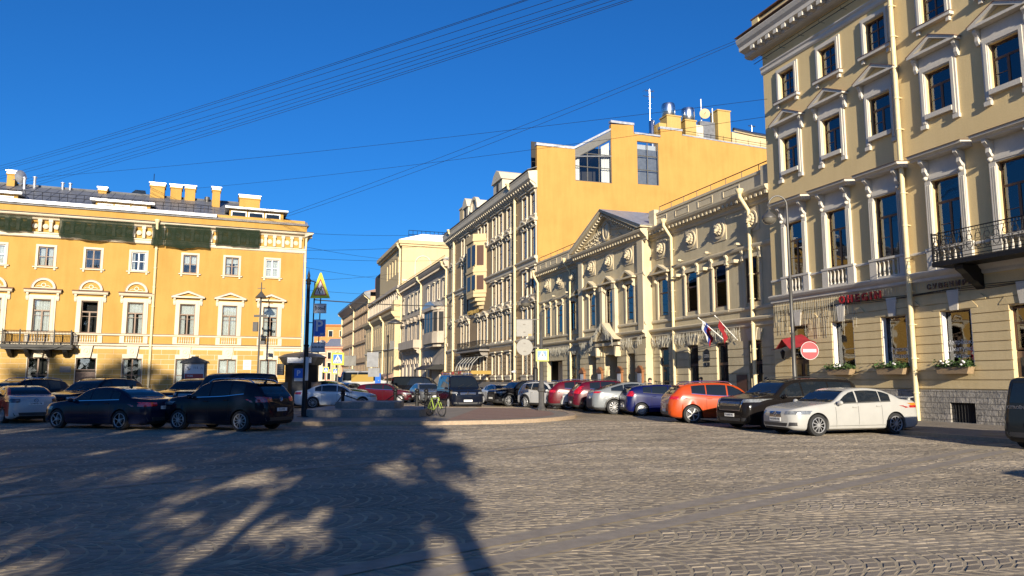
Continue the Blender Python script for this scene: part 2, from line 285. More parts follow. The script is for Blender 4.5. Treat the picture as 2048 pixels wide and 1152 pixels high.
MT=dict(
 sett=settmat('granite_setts',(0.262,0.22,0.172)), sand=basic('joint_sand',(0.43,0.355,0.245),0.9,spec=0.1,var=0.3,scale=4),
 cob=cobble('cobbles',(0.33,0.262,0.18),(0.56,0.45,0.30),W=2.1,rise=0.62,row=0.185,bw=0.135,rot=math.radians(100)),
 band=basic('granite_band',(0.33,0.28,0.225),0.8,spec=0.15,var=0.2,scale=5,bump=0.2),
 asph=basic('asphalt',(0.15,0.135,0.115),0.85,spec=0.15,var=0.25,scale=2.5,bump=0.3,bscale=120),
 pave=basic('pavement_slab',(0.25,0.215,0.175),0.8,spec=0.2,var=0.2,scale=2,bump=0.2,bscale=80),
 kerb=basic('granite_kerb',(0.36,0.27,0.185),0.75,var=0.2,scale=9,bump=0.25,bscale=60),
 redpave=brickmat('red_pavers',(0.24,0.145,0.11),(0.29,0.19,0.145),(0.24,0.19,0.15),0.2,0.1,0.006,0.2),
 gran=basic('grey_granite',(0.23,0.205,0.18),0.7,var=0.25,scale=14,bump=0.25,bscale=90),
 plinth=brickmat('rough_plinth_stone',(0.36,0.33,0.29),(0.27,0.25,0.22),(0.16,0.15,0.14),0.55,0.21,0.012,1.0),
 beige=plaster('beige_render',(0.68,0.525,0.275),(0.72,0.66,0.55),0.3),
 beige_g=plaster('beige_ground_floor',(0.64,0.505,0.285),(0.6,0.55,0.45),0.4),
 theat=plaster('theatre_render',(0.55,0.465,0.30),(0.5,0.48,0.45),0.5),
 theat_w=plaster('theatre_trim',(0.56,0.48,0.335),(0.6,0.55,0.5),0.3),
 oran=plaster('orange_render',(0.46,0.255,0.07),(0.80,0.75,0.68),0.7),
 oranw=plaster('yellow_render_front',(0.45,0.31,0.11),(0.7,0.66,0.6),0.4),
 rust=plaster('brown_rusticated_front',(0.36,0.26,0.15),(0.7,0.66,0.6),0.4),
 grey4=plaster('grey_stone_front',(0.46,0.39,0.31),(0.6,0.56,0.5),0.5),
 cream=plaster('cream_render',(0.54,0.425,0.25),(0.85,0.8,0.7),0.4),
 tan=plaster('tan_render',(0.50,0.36,0.22),(0.7,0.62,0.55),0.4),
 yell=plaster('yellow_render',(0.42,0.252,0.066),(0.80,0.74,0.62),0.75),
 yell2=plaster('yellow_stone_block',(0.42,0.27,0.088),(0.8,0.74,0.6),0.5),
 white=plaster('white_trim',(0.60,0.53,0.41),(0.7,0.65,0.58),0.4,rough=0.7),
 white2=plaster('white_trim_cool',(0.57,0.53,0.465),(0.7,0.66,0.6),0.35,rough=0.6),
 white_d=basic('white_paint',(0.75,0.74,0.72),0.5),
 pipe=basic('cream_downpipe',(0.70,0.58,0.34),0.45,var=0.15,scale=3),
 roofm=basic('grey_roof_metal',(0.17,0.175,0.19),0.45,0.15,var=0.3,scale=2.2),
 roofr=basic('brown_roof_metal',(0.20,0.12,0.09),0.5,0.2,var=0.2,scale=3),
 zinc=basic('pale_zinc_flashing',(0.52,0.52,0.53),0.4,0.6,var=0.3,scale=3),
 steel=basic('bright_steel',(0.72,0.73,0.75),0.25,1.0,var=0.1,scale=3),
 iron=basic('black_iron',(0.010,0.010,0.011),0.5,0.0,0.3),
 irong=basic('grey_lamp_paint',(0.075,0.072,0.07),0.45,0.2,var=0.2,scale=4),
 wood=basic('dark_brown_wood',(0.085,0.04,0.025),0.5,var=0.25,scale=12,stretch=(4,4,0.6)),
 woodl=basic('pale_brown_wood',(0.20,0.125,0.08),0.55,var=0.2,scale=12,stretch=(4,4,0.6)),
 glass=glassmat('window_glass',(0.62,0.68,0.72),2.1),
 glassl=glassmat('window_glass_plain',(0.8,0.83,0.84),1.6),
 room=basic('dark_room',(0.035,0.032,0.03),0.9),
 curt=basic('white_curtain',(0.72,0.70,0.66),0.9,var=0.15,scale=20,stretch=(3,1,0.4)),
 net=netmat('dark_green_net',(0.018,0.028,0.018)),
 brick=brickmat('orange_brick',(0.50,0.20,0.06),(0.56,0.25,0.08),(0.4,0.2,0.1),0.5,0.16,0.01,0.2),
 pink=plaster('pink_render',(0.60,0.30,0.20),(0.8,0.75,0.7),0.4),
 red=basic('red_paint',(0.27,0.012,0.015),0.5),
 redcloth=basic('red_cloth',(0.24,0.01,0.016),0.85,var=0.2,scale=6),
 bluecloth=basic('blue_cloth',(0.015,0.035,0.2),0.85),
 whitecloth=basic('white_cloth',(0.45,0.45,0.45),0.85),
 signw=basic('sign_white',(0.55,0.55,0.55),0.4), signb=basic('sign_blue',(0.02,0.12,0.50),0.35),
 signy=basic('fluorescent_yellow_green',(0.46,0.50,0.015),0.4), signr=basic('sign_red',(0.33,0.01,0.02),0.35),
 signk=basic('sign_black',(0.012,0.012,0.014),0.5), signbk=basic('sign_back_metal',(0.145,0.14,0.13),0.5,0.3,var=0.12,scale=3),
 signg=basic('sign_grey',(0.50,0.51,0.53),0.45),
 rubber=basic('tyre_rubber',(0.018,0.018,0.019),0.85,bump=0.2,bscale=60),
 alloy=basic('alloy_rim',(0.36,0.36,0.37),0.35,0.3), darkrim=basic('dark_rim',(0.04,0.04,0.045),0.35,0.6),
 under=basic('car_underside',(0.012,0.012,0.013),0.9), trim=basic('black_car_trim',(0.025,0.025,0.027),0.5),
 chrome=basic('chrome',(0.80,0.80,0.82),0.1,1.0), cgl=basic('car_glass',(0.010,0.014,0.020),0.03,0.0,0.5),
 lampw=basic('headlamp_glass',(0.22,0.23,0.24),0.12,0.2,0.5,coat=0.6,var=0.5,scale=14), lampr=basic('taillamp_glass',(0.38,0.008,0.012),0.08,0.0,0.8,coat=1.0,var=0.5,scale=16),
 lampo=basic('amber_lamp_glass',(0.75,0.22,0.02),0.1,coat=1.0),
 dull=basic('house_glass',(0.04,0.04,0.04),0.25,0.0,0.1),
 plate=basic('plate_white',(0.68,0.68,0.67),0.4), seam=basic('panel_gap',(0.008,0.008,0.009),0.9),
 skin=basic('skin',(0.52,0.30,0.21),0.55), hair=basic('dark_hair',(0.03,0.02,0.015),0.6,var=0.3,scale=40), 
 jacket=basic('dark_jacket',(0.04,0.045,0.06),0.85), jacket2=basic('light_jacket',(0.35,0.33,0.30),0.85), jeans=basic('blue_jeans',(0.05,0.07,0.13),0.85), shoe=basic('dark_shoe',(0.02,0.02,0.02),0.6),
 lime=basic('lime_bike_paint',(0.30,0.40,0.07),0.4), bark=basic('tree_bark',(0.10,0.075,0.05),0.9,var=0.4,scale=10,bump=0.5,bscale=20),
 leaf=basic('tree_leaves',(0.07,0.12,0.03),0.6), plant=basic('box_plant_leaves',(0.06,0.11,0.03),0.6,var=0.4,scale=15), flower=basic('white_flower',(0.75,0.72,0.72),0.7),
 soil=basic('brown_box_wood',(0.30,0.21,0.12),0.7,var=0.3,scale=10,stretch=(1,1,5)),
 copper=basic('copper_brown',(0.28,0.12,0.05),0.5,0.3), yellowpaint=basic('yellow_paint',(0.30,0.19,0.03),0.5), poster=basic('poster_red',(0.30,0.03,0.035),0.4),
 lampglass=basic('lamp_globe_glass',(0.13,0.12,0.10),0.1,0.0,0.6,coat=1.0), garl=basic('garland_white',(0.42,0.40,0.34),0.6),
 oldred=basic('old_brick_red',(0.30,0.10,0.06),0.85,var=0.3,scale=6),
)
# ---------------------------------------------------------------- ground
sc.cycles.max_bounces=6; sc.cycles.transparent_max_bounces=10
TH=math.radians(19.0); T2=math.radians(67.6)
NR=Vector((math.cos(TH),math.sin(TH),0)); D1=Vector((-math.sin(TH),math.cos(TH),0))
ROTR=math.atan2(-D1.y,-D1.x)
def RP(s,d,z=0.0):  # place on the right street front: s metres along, d metres off
    p=NR*d+D1*s; return Vector((p.x,p.y,z))
EL=Vector((math.sin(T2),math.cos(T2),0)); NL=Vector((-math.cos(T2),math.sin(T2),0)); DL=56.81; ROTL=math.atan2(EL.y,EL.x)
def LP(u,off=0.0,z=0.0):
    p=NL*(DL+off)+EL*(u+6.45); return Vector((p.x,p.y,z))
def flat(name,pts,z,mat,label=None):
    b=MB(); b.poly([(p[0],p[1],z) for p in pts]); return struct(b.build(name,mat))
def grid_sheet(name,x0,x1,y0,y1,z,mat):
    b=MB(); b.quad((x0,y0,z),(x1,y0,z),(x1,y1,z),(x0,y1,z)); return struct(b.build(name,mat))
grid_sheet('ground',-1500,1500,-1500,1500,-0.01,MT['asph'])
sq=[(-75,-30),(22,-30),(16.5,3)]+[tuple(RP(s,19.3).xy) for s in (12,30,62)]+[(0,62),(-12,46),(-75,22)]
flat('cobbled_square',sq,0.0,MT['cob'])
a=RP(62,19.3); flat('street',[tuple(RP(62,19.25).xy),tuple(RP(420,19.25).xy),tuple(RP(420,6.5).xy),tuple(RP(62,6.5).xy)],-0.004,MT['asph'])
# granite guide bands crossing the cobbles
BANDS=[]
def bandpx(a,b,w,gap):
    A,B=Vector(gnd(*a)),Vector(gnd(*b)); d=(B-A).normalized(); A=A-d*14; B=B+d*6; n=Vector((-d.y,d.x,0))
    m=MB()
    for k in (-1,1):
        c=n*(gap/2*k); 
        if gap==0 and k==1: break
        p=[A+c-n*w/2,B+c-n*w/2,B+c+n*w/2,A+c+n*w/2]; m.poly([(q.x,q.y,0.012) for q in p])
        BANDS.append((A+c,d,w))
    return struct(m.build('paving_band',MT['band']))
bandpx((1030,1095),(1790,940),0.30,0.62)
bandpx((60,990),(900,910),0.22,0)
bandpx((0,937),(620,862),0.25,0)
# pavement by the right-hand houses
b=MB(); ps=[RP(-20,19.45),RP(420,19.45),RP(420,25.9),RP(-20,25.9)]
b.poly([(p.x,p.y,0.11) for p in ps]); b.build('pavement',MT['pave'])['kind']='structure'
b=MB()
k0=RP(-20,19.3)
m_=MB(); m_.box(0,440,0,0.15,-0.3,0.12)
o=struct(m_.build('kerb',MT['kerb'],loc=RP(420,19.3),rot=(0,0,ROTR)))
# manhole on that pavement
mh=MB(); mh.lathe([(0.0,0.0),(0.36,0.0)],n=24,caps=False); q=gnd(1987,869,0.115)
struct(mh.build('pavement_cover',MT['irong'],loc=(q.x,q.y,0.116)))
# pavement by the yellow house
b=MB(); ps=[LP(-60,-3.2),LP(3.2,-3.2),LP(3.2,0.5),LP(-60,0.5)]; b.poly([(p.x,p.y,0.12) for p in ps]); struct(b.build('pavement',MT['pave']))
b=MB(); b.box(-60,3.3,-3.4,-3.2,-0.2,0.13); struct(b.build('kerb',MT['kerb'],loc=LP(0),rot=(0,0,ROTL)))
# traffic island with kerb
isl=[(-9.6,29.6),(-8.4,28.1),(-6,28.15),(-2.4,28.6),(-0.4,29.2),(0.9,30.1),(2.0,31.6),(2.75,33.2),(3.0,35.0),(2.9,37.2),(2.2,40.3),(0.9,42.4),(-1.6,43.6),(-4.5,43.7),(-8.0,42.2),(-9.9,38.5),(-10.4,34.0)]
def ring(pts,grow):
    n=len(pts); out=[]
    for i in range(n):
        p0,p1,p2=Vector(pts[i-1]),Vector(pts[i]),Vector(pts[(i+1)%n])
        t=(p2-p0).normalized(); out.append(p1+Vector((t.y,-t.x))*grow)
    return out
inner=ring(isl,-0.34)
b=MB(); n=len(isl)
vs=[(p[0],p[1],-0.2) for p in isl]+[(p[0],p[1],0.15) for p in isl]+[(p.x,p.y,0.15) for p in inner]+[(p.x,p.y,0.0) for p in inner]
fs=[(i,(i+1)%n,n+(i+1)%n,n+i) for i in range(n)]+[(n+i,n+(i+1)%n,2*n+(i+1)%n,2*n+i) for i in range(n)]+[(2*n+i,2*n+(i+1)%n,3*n+(i+1)%n,3*n+i) for i in range(n)]
b.add(vs,fs); struct(b.build('island_kerb',MT['kerb'],smooth=40))
b=MB(); b.poly([(p.x,p.y,0.135) for p in inner]); struct(b.build('traffic_island',MT['pave']))
rp=ring(isl,-1.0); rp=[p for p in rp if p.x>-3.2]; b=MB(); b.poly([(p.x,p.y,0.140) for p in rp]); struct(b.build('red_paving',MT['redpave']))
# the setts themselves, laid in segmental arcs (near part of the square; beyond it they are finer than a picture element)
import numpy as np
def lay_setts():
    rg=np.random.default_rng(3); ph=math.radians(12); W=1.5; row=0.175; rise=0.42; nb=10
    U=np.array([math.cos(ph),math.sin(ph)]); V=np.array([-math.sin(ph),math.cos(ph)]); O=np.array([0.0,6.0])
    js,ks,is_=np.meshgrid(np.arange(-220,220),np.arange(-16,26),np.arange(nb),indexing='ij')
    j,k,i=js.ravel(),ks.ravel(),is_.ravel()
    def jit(i_): # joint position shared by neighbours in a row
        h=np.sin(j*12.9898+k*78.233+i_*37.719)*43758.5453; h=h-np.floor(h); e=((j*7+k*3)%2)*0.5
        return np.where((i_==0)|(i_==nb),np.where(i_==0,0.0,1.0),(i_+(h-.5)*.5)/nb)
    f0,f1=jit(i),jit(i+1); u0=j*row+(k%2)*0.07; 
    wob=.03*np.sin(j*.21+k)+.03*np.sin(j*.083+k*2.1)
    def P(f,du):
        u=u0+du-rise*4*(f-.5)**2+wob; v=(k+f)*W; return O+u[:,None]*U+v[:,None]*V
    c=P((f0+f1)/2,row/2); n=np.array([math.cos(TH),math.sin(TH)])
    keep=(c[:,1]>4.2)&(c[:,1]<31)&(np.abs(c[:,0])<.74*c[:,1]+2.2)&(c@n<19.15)
    for A,d,w in BANDS:
        a=np.array([A.x,A.y]); q=c-a; dist=np.abs(q[:,0]*(-d.y)+q[:,1]*d.x); keep&=dist>w/2+.05
    poly=[tuple(p) for p in ring(isl,.12)]; ins=np.zeros(len(c),bool); m=len(poly)
    for a in range(m):
        (x0,y0),(x1,y1)=poly[a],poly[(a+1)%m]; cr=((y0>c[:,1])!=(y1>c[:,1]))&(c[:,0]<(x1-x0)*(c[:,1]-y0)/((y1-y0) or 1e-9)+x0); ins^=cr
    keep&=~ins; keep&=rg.random(len(c))>.004
    C=[P(f0,0*u0),P(f1,0*u0),P(f1,row+0*u0),P(f0,row+0*u0)]; C=np.stack([q[keep] for q in C],1); c=C.mean(1,keepdims=True); N_=len(C)
    dl=C-c; ln=np.linalg.norm(dl,axis=2,keepdims=True); g=rg.uniform(.008,.016,(N_,1,1)); bot=c+dl*(1-g/ln*1.35); top=c+dl*(1-(g+.017)/ln*1.3)
    bot=bot+rg.normal(0,.004,bot.shape); top=top+rg.normal(0,.003,top.shape)
    tl=rg.normal(0,.012,(N_,1,2)); z=.0078+rg.normal(0,.0013,(N_,1))+((top-c)*tl).sum(2)
    vb=np.concatenate([bot,np.full((N_,4,1),.0005)],2); vt=np.concatenate([top,z[:,:,None]],2); vs=np.concatenate([vb,vt],1).reshape(-1,3)
    fi=np.array([[4,5,6,7],[0,1,5,4],[1,2,6,5],[2,3,7,6],[3,0,4,7]]); fs=(fi[None]+8*np.arange(N_)[:,None,None]).reshape(-1,4)
    me=bpy.data.meshes.new('cobblestones'); me.from_pydata(vs.tolist(),[],fs.tolist()); me.materials.append(MT['sett']); me.update()
    o=link('cobblestones',me); o['kind']='stuff'; tag(o,'grey brown granite cobbles laid in fans across the square','paving')
    b=MB(); b.poly([(-25,4),(10,4),(17.5,8),(14.5,16),(13.5,18.2),(RP(30,19.2).x,RP(30,19.2).y),(-8,31),(-25,31)]) if False else b.poly([(-5.5,3.9),(5.5,3.9)]+[tuple(p.xy) for p in (RP(13.5,19.2),RP(23.6,19.2))]+[(8,31.2),(-25.5,31.2)])
    b.v=[(p[0],p[1],.003) for p in [v if len(v)==3 else (v[0],v[1],0) for v in b.v]]; struct(b.build('joint_sand',MT['sand']))
lay_setts()
# ---------------------------------------------------------------- facade kit (x along the wall, -y towards the street, z up)
def wall_mb(b,x0,x1,z0,z1,holes,y=0.0,dep=0.22,m=0):
    xs=sorted({x0,x1}|{h[0] for h in holes}|{h[1] for h in holes}); zs=sorted({z0,z1}|{h[2] for h in holes}|{h[3] for h in holes})
    xs=[x for x in xs if x0<=x<=x1]; zs=[z for z in zs if z0<=z<=z1]
    for i in range(len(xs)-1):
        for j in range(len(zs)-1):
            cx,cz=(xs[i]+xs[i+1])/2,(zs[j]+zs[j+1])/2
            if any(h[0]<cx<h[1] and h[2]<cz<h[3] for h in holes): continue
            b.quad((xs[i],y,zs[j]),(xs[i+1],y,zs[j]),(xs[i+1],y,zs[j+1]),(xs[i],y,zs[j+1]),m)
    for h in holes:
        a0,a1,c0,c1=h
        b.quad((a0,y,c0),(a0,y+dep,c0),(a0,y+dep,c1),(a0,y,c1),m); b.quad((a1,y,c0),(a1,y,c1),(a1,y+dep,c1),(a1,y+dep,c0),m)
        b.quad((a0,y,c0),(a1,y,c0),(a1,y+dep,c0),(a0,y+dep,c0),m); b.quad((a0,y,c1),(a0,y+dep,c1),(a1,y+dep,c1),(a1,y,c1),m)
def courses(b,x0,x1,zs,holes,t=0.03,gap=0.025,m=0,y=0.0,blocks=None):
    for k in range(len(zs)-1):
        za,zb=zs[k]+gap/2,zs[k+1]-gap/2
        cuts=sorted([(h[0],h[1]) for h in holes if h[2]<zb-0.02 and h[3]>za+0.02]); x=x0; segs=[]
        for c in cuts:
            if c[0]>x: segs.append((x,c[0]))
            x=max(x,c[1])
        if x<x1: segs.append((x,x1))
        for s0,s1 in segs:
            if blocks:
                st=s0; off=(k%2)*blocks/2; nxt=math.floor((s0-off)/blocks)*blocks+off+blocks
                while st<s1-0.05:
                    en=min(nxt,s1)
                    if s1-en<0.12: en=s1
                    b.box(st+gap/2,en-gap/2,y-t,y-0.001,za,zb,m); st=en; nxt=en+blocks
            else: b.box(s0,s1,y-t,y-0.001,za,zb,m)
TM={}
def tmpl(key,fn):
    if key not in TM: TM[key]=fn()
    return TM[key]
def sash(w,h,style,t=0.06,d=0.07):
    """casement frame inside an opening of width w, height h; origin bottom centre; at y=0..d"""
    b=MB(); x0,x1=-w/2,w/2
    b.box(x0,x0+t,0,d,0,h); b.box(x1-t,x1,0,d,0,h); b.box(x0+t,x1-t,0,d,0,t); b.box(x0+t,x1-t,0,d,h-t,h)
    s=0.028
    if style=='T':      # transom at 2/3 height, mullion below
        zt=h*0.66; b.box(x0+t,x1-t,0.004,d-0.004,zt-0.045,zt+0.045); b.box(-0.05,0.05,0.006,d-0.006,t,zt-0.045)
        b.box(x0+t,-0.05,0.012,d-0.02,h*0.33-0.012,h*0.33+0.012); 
    if style=='TT':     # lower transom bars as well
        zt=h*0.66; b.box(x0+t,x1-t,0.004,d-0.004,zt-0.04,zt+0.04); b.box(-0.045,0.045,0.006,d-0.006,t,zt-0.04)
        zl=h*0.52; b.box(x0+t,-0.045,0.012,d-0.02,zl-0.015,zl+0.015); b.box(0.045,x1-t,0.012,d-0.02,zl-0.015,zl+0.015)
    if style=='6':      # six panes
        b.box(-0.03,0.03,0.006,d-0.006,t,h-t)
        for k in (1/3,2/3):
            q=0.035 if k>0.5 else 0.018
            b.box(x0+t,-0.03,0.01,d-0.012,h*k-q,h*k+q); b.box(0.03,x1-t,0.01,d-0.012,h*k-q,h*k+q)
    if style=='4':
        b.box(-0.04,0.04,0.006,d-0.006,t,h-t)
        b.box(x0+t,-0.04,0.01,d-0.012,h*0.5-0.02,h*0.5+0.02); b.box(0.04,x1-t,0.01,d-0.012,h*0.5-0.02,h*0.5+0.02)
    if style=='2':
        zt=h*0.62; b.box(x0+t,x1-t,0.004,d-0.004,zt-0.045,zt+0.045)
    if style=='1': pass
    return b
def curtain_mb(w,h,kind):
    b=MB(); rnd=random.Random(kind)
    def cloth(xa,xb,za,zb,n=14,am=0.03):
        vs=[];fs=[]
        for i in range(n+1):
            x=xa+(xb-xa)*i/n; y=am*math.sin(i*1.9+kind); vs+=[(x,y,za+0.02*math.sin(i*2.2)),(x,y*0.6,zb)]
        for i in range(n): fs.append((2*i,2*i+2,2*i+3,2*i+1))
        b.add(vs,fs)
    if kind==0: cloth(-w*.48,-w*.10,0.05,h*.96); cloth(w*.12,w*.48,0.05,h*.96)
    elif kind==1: cloth(-w*.48,w*.48,h*.66,h*.96); cloth(-w*.48,-w*.14,0.05,h*.62); cloth(w*.2,w*.48,0.05,h*.62)
    elif kind==2: cloth(-w*.48,w*.48,h*.45,h*.96,20)
    elif kind==3: cloth(-w*.48,-w*.25,0.0,h*.96); cloth(w*.3,w*.48,0.0,h*.96)
    elif kind==4: cloth(-w*.48,w*.48,0.03,h*.96,22)
    return b
def window(root,x,z,w,h,style,frame='wood',glass='glass',curt=None,y=0.13,surround=None,smat='white',name='window',curtains='curtain',wy=0.0):
    fr=tmpl(('f',w,h,style,frame),lambda:sash(w,h,style).mesh('window_frame',MT[frame]))
    o=link(name,fr,root,(x,y,z))
    pm=tmpl(('p',w,h,glass),lambda:(lambda b:(b.box(-w/2+.03,w/2-.03,0.03,0.036,0.03,h-.03),b.mesh('window_pane',MT[glass]))[1])(MB()))
    link('window_pane',pm,o)
    if curt is not None and curt>=0:
        cm=tmpl(('c',w,h,curt),lambda:curtain_mb(w,h,curt).mesh('curtain',MT['curt'],smooth=60))
        link(curtains,cm,o,(0,0.2,0))
    if surround:
        sm=tmpl(('s',w,h,surround.__name__,smat),lambda:surround(w,h))
        link('window_surround',sm,o,(0,wy-y,0))
    return o
def pipe(root,x,ztop,zbot,ytop=-0.55,y=-0.14,r=0.075,kind='down'):
    b=MB()
    b.tube([(x,ytop,ztop),(x,ytop,ztop-0.25),(x,y,ztop-1.0),(x,y,zbot)],r,10)
    b.lathe([(r*1.1,-0.05),(r*2.1,0.16),(r*2.1,0.22),(r*1.9,0.22)],(x,ytop,ztop-0.05),10)
    z=ztop-1.8
    while z>zbot+0.5:
        b.lathe([(r*1.25,-0.03),(r*1.25,0.03)],(x,y,z),10); b.box(x-0.02,x+0.1,y,0.0,z-0.015,z+0.015); z-=1.35
    return b.build('downpipe',MT['pipe'],root,smooth=40)
def mould(b,x0,x1,prof,m=0,ends=True):
    """string course / cornice: profile of (out,z); runs along x"""
    b.extr([(0.02,prof[0][1])]+[(-p,z) for p,z in prof]+[(0.02,prof[-1][1])],'x',x0,x1,m)
def balusters(b,x0,x1,z0,z1,y0,n,m=0,r=0.055):
    for i in range(n):
        x=x0+(x1-x0)*(i+0.5)/n; h=z1-z0
        b.lathe([(r,0),(r,h*.08),(r*.55,h*.14),(r*1.15,h*.38),(r*.55,h*.72),(r*.5,h*.82),(r,h*.92),(r,h)],(x,y0,z0),8,m)
def pediment_mb(b,w,z,h,out,m=0,mt=None,roof=None):
    """triangular hood centred on x=0, base z"""
    t=0.11
    b.box(-w/2,w/2,-out,0.0,z,z+t,m)
    for s in (-1,1):
        p=[(s*w/2,z+t+0.002),(0,z+h),(0,z+h-t*1.25),(s*(w/2-0.30),z+t+0.002)]
        b.extr(p,'y',-out,0.0,m)
        if roof is not None: b.extr([(s*(w/2+0.03),z+t+0.0),(0,z+h+0.035),(0,z+h+0.005),(s*(w/2+0.03),z+t-0.025)],'y',-out-0.03,0.0,roof)
    b.extr([(-w/2+0.33,z+t+0.003),(w/2-0.33,z+t+0.003),(0,z+h-t*1.35)],'y',-out*0.35,0.0,m if mt is None else mt)
def bracket(b,x,z,h,out,w=0.1,m=0):
    """scrolled console: stands from z down to z-h"""
    b.extr([(0,z),(-out,z),(-out,z-h*.18),(-out*.55,z-h*.45),(-out*.62,z-h*.75),(-out*.35,z-h),(0,z-h)],'x',x-w/2,x+w/2,m)
# ================================================================ RIGHT HOUSE: beige, four storeys
S0=31.4
def build_right():
    r=thing('beige_house','tall beige four storey house with dark framed windows and cream downpipe','building',RP(S0,25.0),ROTR)
    X=lambda s:S0-s
    bays=[X(s) for s in (29.55,26.7,23.85,20.95,18.2)]; bays+=[bays[-1]+2.85*k for k in (1,2,3)]
    W0,W1=0.0,bays[-1]+1.6
    holes=[]
    for i,x in enumerate(bays):
        holes+=[(x-.55,x+.55,15.95,17.4),(x-.58,x+.58,12.2,13.92),(x-.62,x+.62,6.85,9.5)]
        if i in (0,4): holes.append((x-.62,x+.62,0.25,4.3))
        else: holes.append((x-.66,x+.66,2.2,4.32))
    b=MB(); wall_mb(b,W0,W1,5.5,20.3,[h for h in holes if h[2]>5],0,0.24); b.build('wall',MT['beige'],r)
    b=MB(); gh=[h for h in holes if h[2]<5]
    wall_mb(b,W0,W1,1.33,5.5,[h if h[2]>1.4 else (h[0],h[1],1.33,h[3]) for h in gh],0,0.3)
    arch_h=[(h[0],h[1],h[2]-0.0,h[3]) for h in gh]
    zs=[1.36+0.345*k for k in range(9)]+[4.62]
    hh=[(h[0]-0.26 if h[3]>4 else h[0],h[1]+0.26,h[2],h[3]) for h in gh]
    courses(b,W0,W1,zs,[(h[0],h[1],h[2],h[3]) for h in gh],0.045,0.035)
    for x in bays:   # slanted voussoirs of the flat arch over each opening
        for s in (-1,1):
            for k,(w0,z0,z1) in enumerate(((0.95,4.36,4.62),(1.3,4.64,4.86))):
                b.extr([(x+s*0.2,z0),(x+s*w0,z0),(x+s*(w0+.0),z0+.05),(x+s*(w0-.2),z1),(x+s*0.22,z1)],'y',-0.06,-0.001)
    b.build('ground_floor_wall',MT['beige_g'],r)
    b=MB(); ph=[(h[0],h[1],0.25,1.33) for h in gh if h[2]<1]+[(X(21.4),X(20.35),0.12,0.86)]
    wall_mb(b,W0,W1,-0.2,1.31,ph,-0.10,0.34); b.quad((W0,-0.1,1.31),(W1,-0.1,1.31),(W1,0.01,1.33),(W0,0.01,1.33)); b.quad((W0,-0.1,-0.2),(W0,0.5,-0.2),(W0,0.5,1.31),(W0,-0.1,1.31))
    b.build('stone_plinth',MT['plinth'],r)
    b=MB()
    for k in range(9): b.tube([(X(21.35)+k*0.125,-0.02,0.12),(X(21.35)+k*0.125,-0.02,0.86)],0.012,5)
    for z in (0.25,0.5,0.74): b.tube([(X(21.4),-0.02,z),(X(20.35),-0.02,z)],0.012,5)
    b.build('basement_grille',MT['iron'],r)
    b=MB(); b.box(X(21.4),X(20.35),0.22,0.23,0.1,0.9); b.build('basement_window',MT['room'],r)
    # keystones
    for x in bays:
        b=MB(); b.extr([(x-.17,4.33),(x+.17,4.33),(x+.26,5.1),(x-.26,5.1)],'y',-0.10,0.0); b.build('keystone',MT['white2'],r)
    # trims
    b=MB(); mould(b,W0-0.05,W1,[(0.05,5.55),(0.10,5.60),(0.10,5.70),(0.20,5.78),(0.26,5.88),(0.26,5.93),(0.05,5.99)]); b.build('string_course',MT['white2'],r)
    b=MB(); mould(b,W0-0.03,W1,[(0.03,6.66),(0.06,6.68),(0.06,6.76),(0.02,6.78)]); b.build('sill_course',MT['white2'],r)
    b=MB(); mould(b,W0-0.06,W1,[(0.04,17.86),(0.10,17.95),(0.10,18.10),(0.16,18.18),(0.16,18.24),(0.04,18.28)]); b.build('architrave',MT['white2'],r)
    b=MB(); mould(b,W0-0.9,W1,[(0.30,19.05),(0.45,19.12),(0.45,19.32),(0.80,19.42),(0.80,19.62),(0.92,19.78),(1.0,19.98),(1.0,20.02),(0.2,20.14)])
    b.box(W0-0.9,W0+0.01,0.03,8.0,19.42,20.0)
    x=W0+0.15
    while x<W1: b.box(x-.14,x+.14,-0.78,-0.446,19.18,19.41); x+=0.62
    b.build('cornice',MT['white2'],r)
    b=MB(); b.box(W0-0.95,W1,-1.06,0.3,20.145,20.17); b.build('cornice_flashing',MT['roofr'],r)
    b=MB(); b.box(W0-0.25,W1,-0.25,0.25,20.17,20.95); b.box(W0-0.32,W0+0.2,-0.34,0.3,20.172,21.05); b.build('attic_parapet',MT['beige'],r)
    b=MB(); b.box(W0-0.4,W1,-0.38,0.4,21.05,21.10); b.build('parapet_cap',MT['roofr'],r)
    b=MB(); b.tube([(W0-0.3,-0.32,18.55),(W1,-0.32,18.55)],0.02,5); b.tube([(W0-0.3,-0.36,18.72),(W1,-0.36,18.72)],0.012,5)
    x=W0+.4
    while x<W1: b.tube([(x,0.0,18.6),(x,-0.36,18.6),(x,-0.36,18.75)],0.012,4); x+=1.4
    b.build('cable_run',MT['iron'],r)
    # inner darkness, end walls, roof
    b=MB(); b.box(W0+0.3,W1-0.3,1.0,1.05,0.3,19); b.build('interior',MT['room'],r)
    b=MB(); b.quad((W0,0,-0.2),(W0,14,-0.2),(W0,14,20.3),(W0,0,20.3)); b.quad((W1,0,-0.2),(W1,14,-0.2),(W1,14,20.3),(W1,0,20.3)); b.quad((W0,14,-.2),(W1,14,-.2),(W1,14,20.3),(W0,14,20.3)); b.build('side_wall',MT['beige'],r)
    b=MB(); b.extr([(0.3,20.2),(7,23.2),(14,20.2)],'x',W0-0.1,W1+0.1); b.build('roof',MT['roofm'],r)
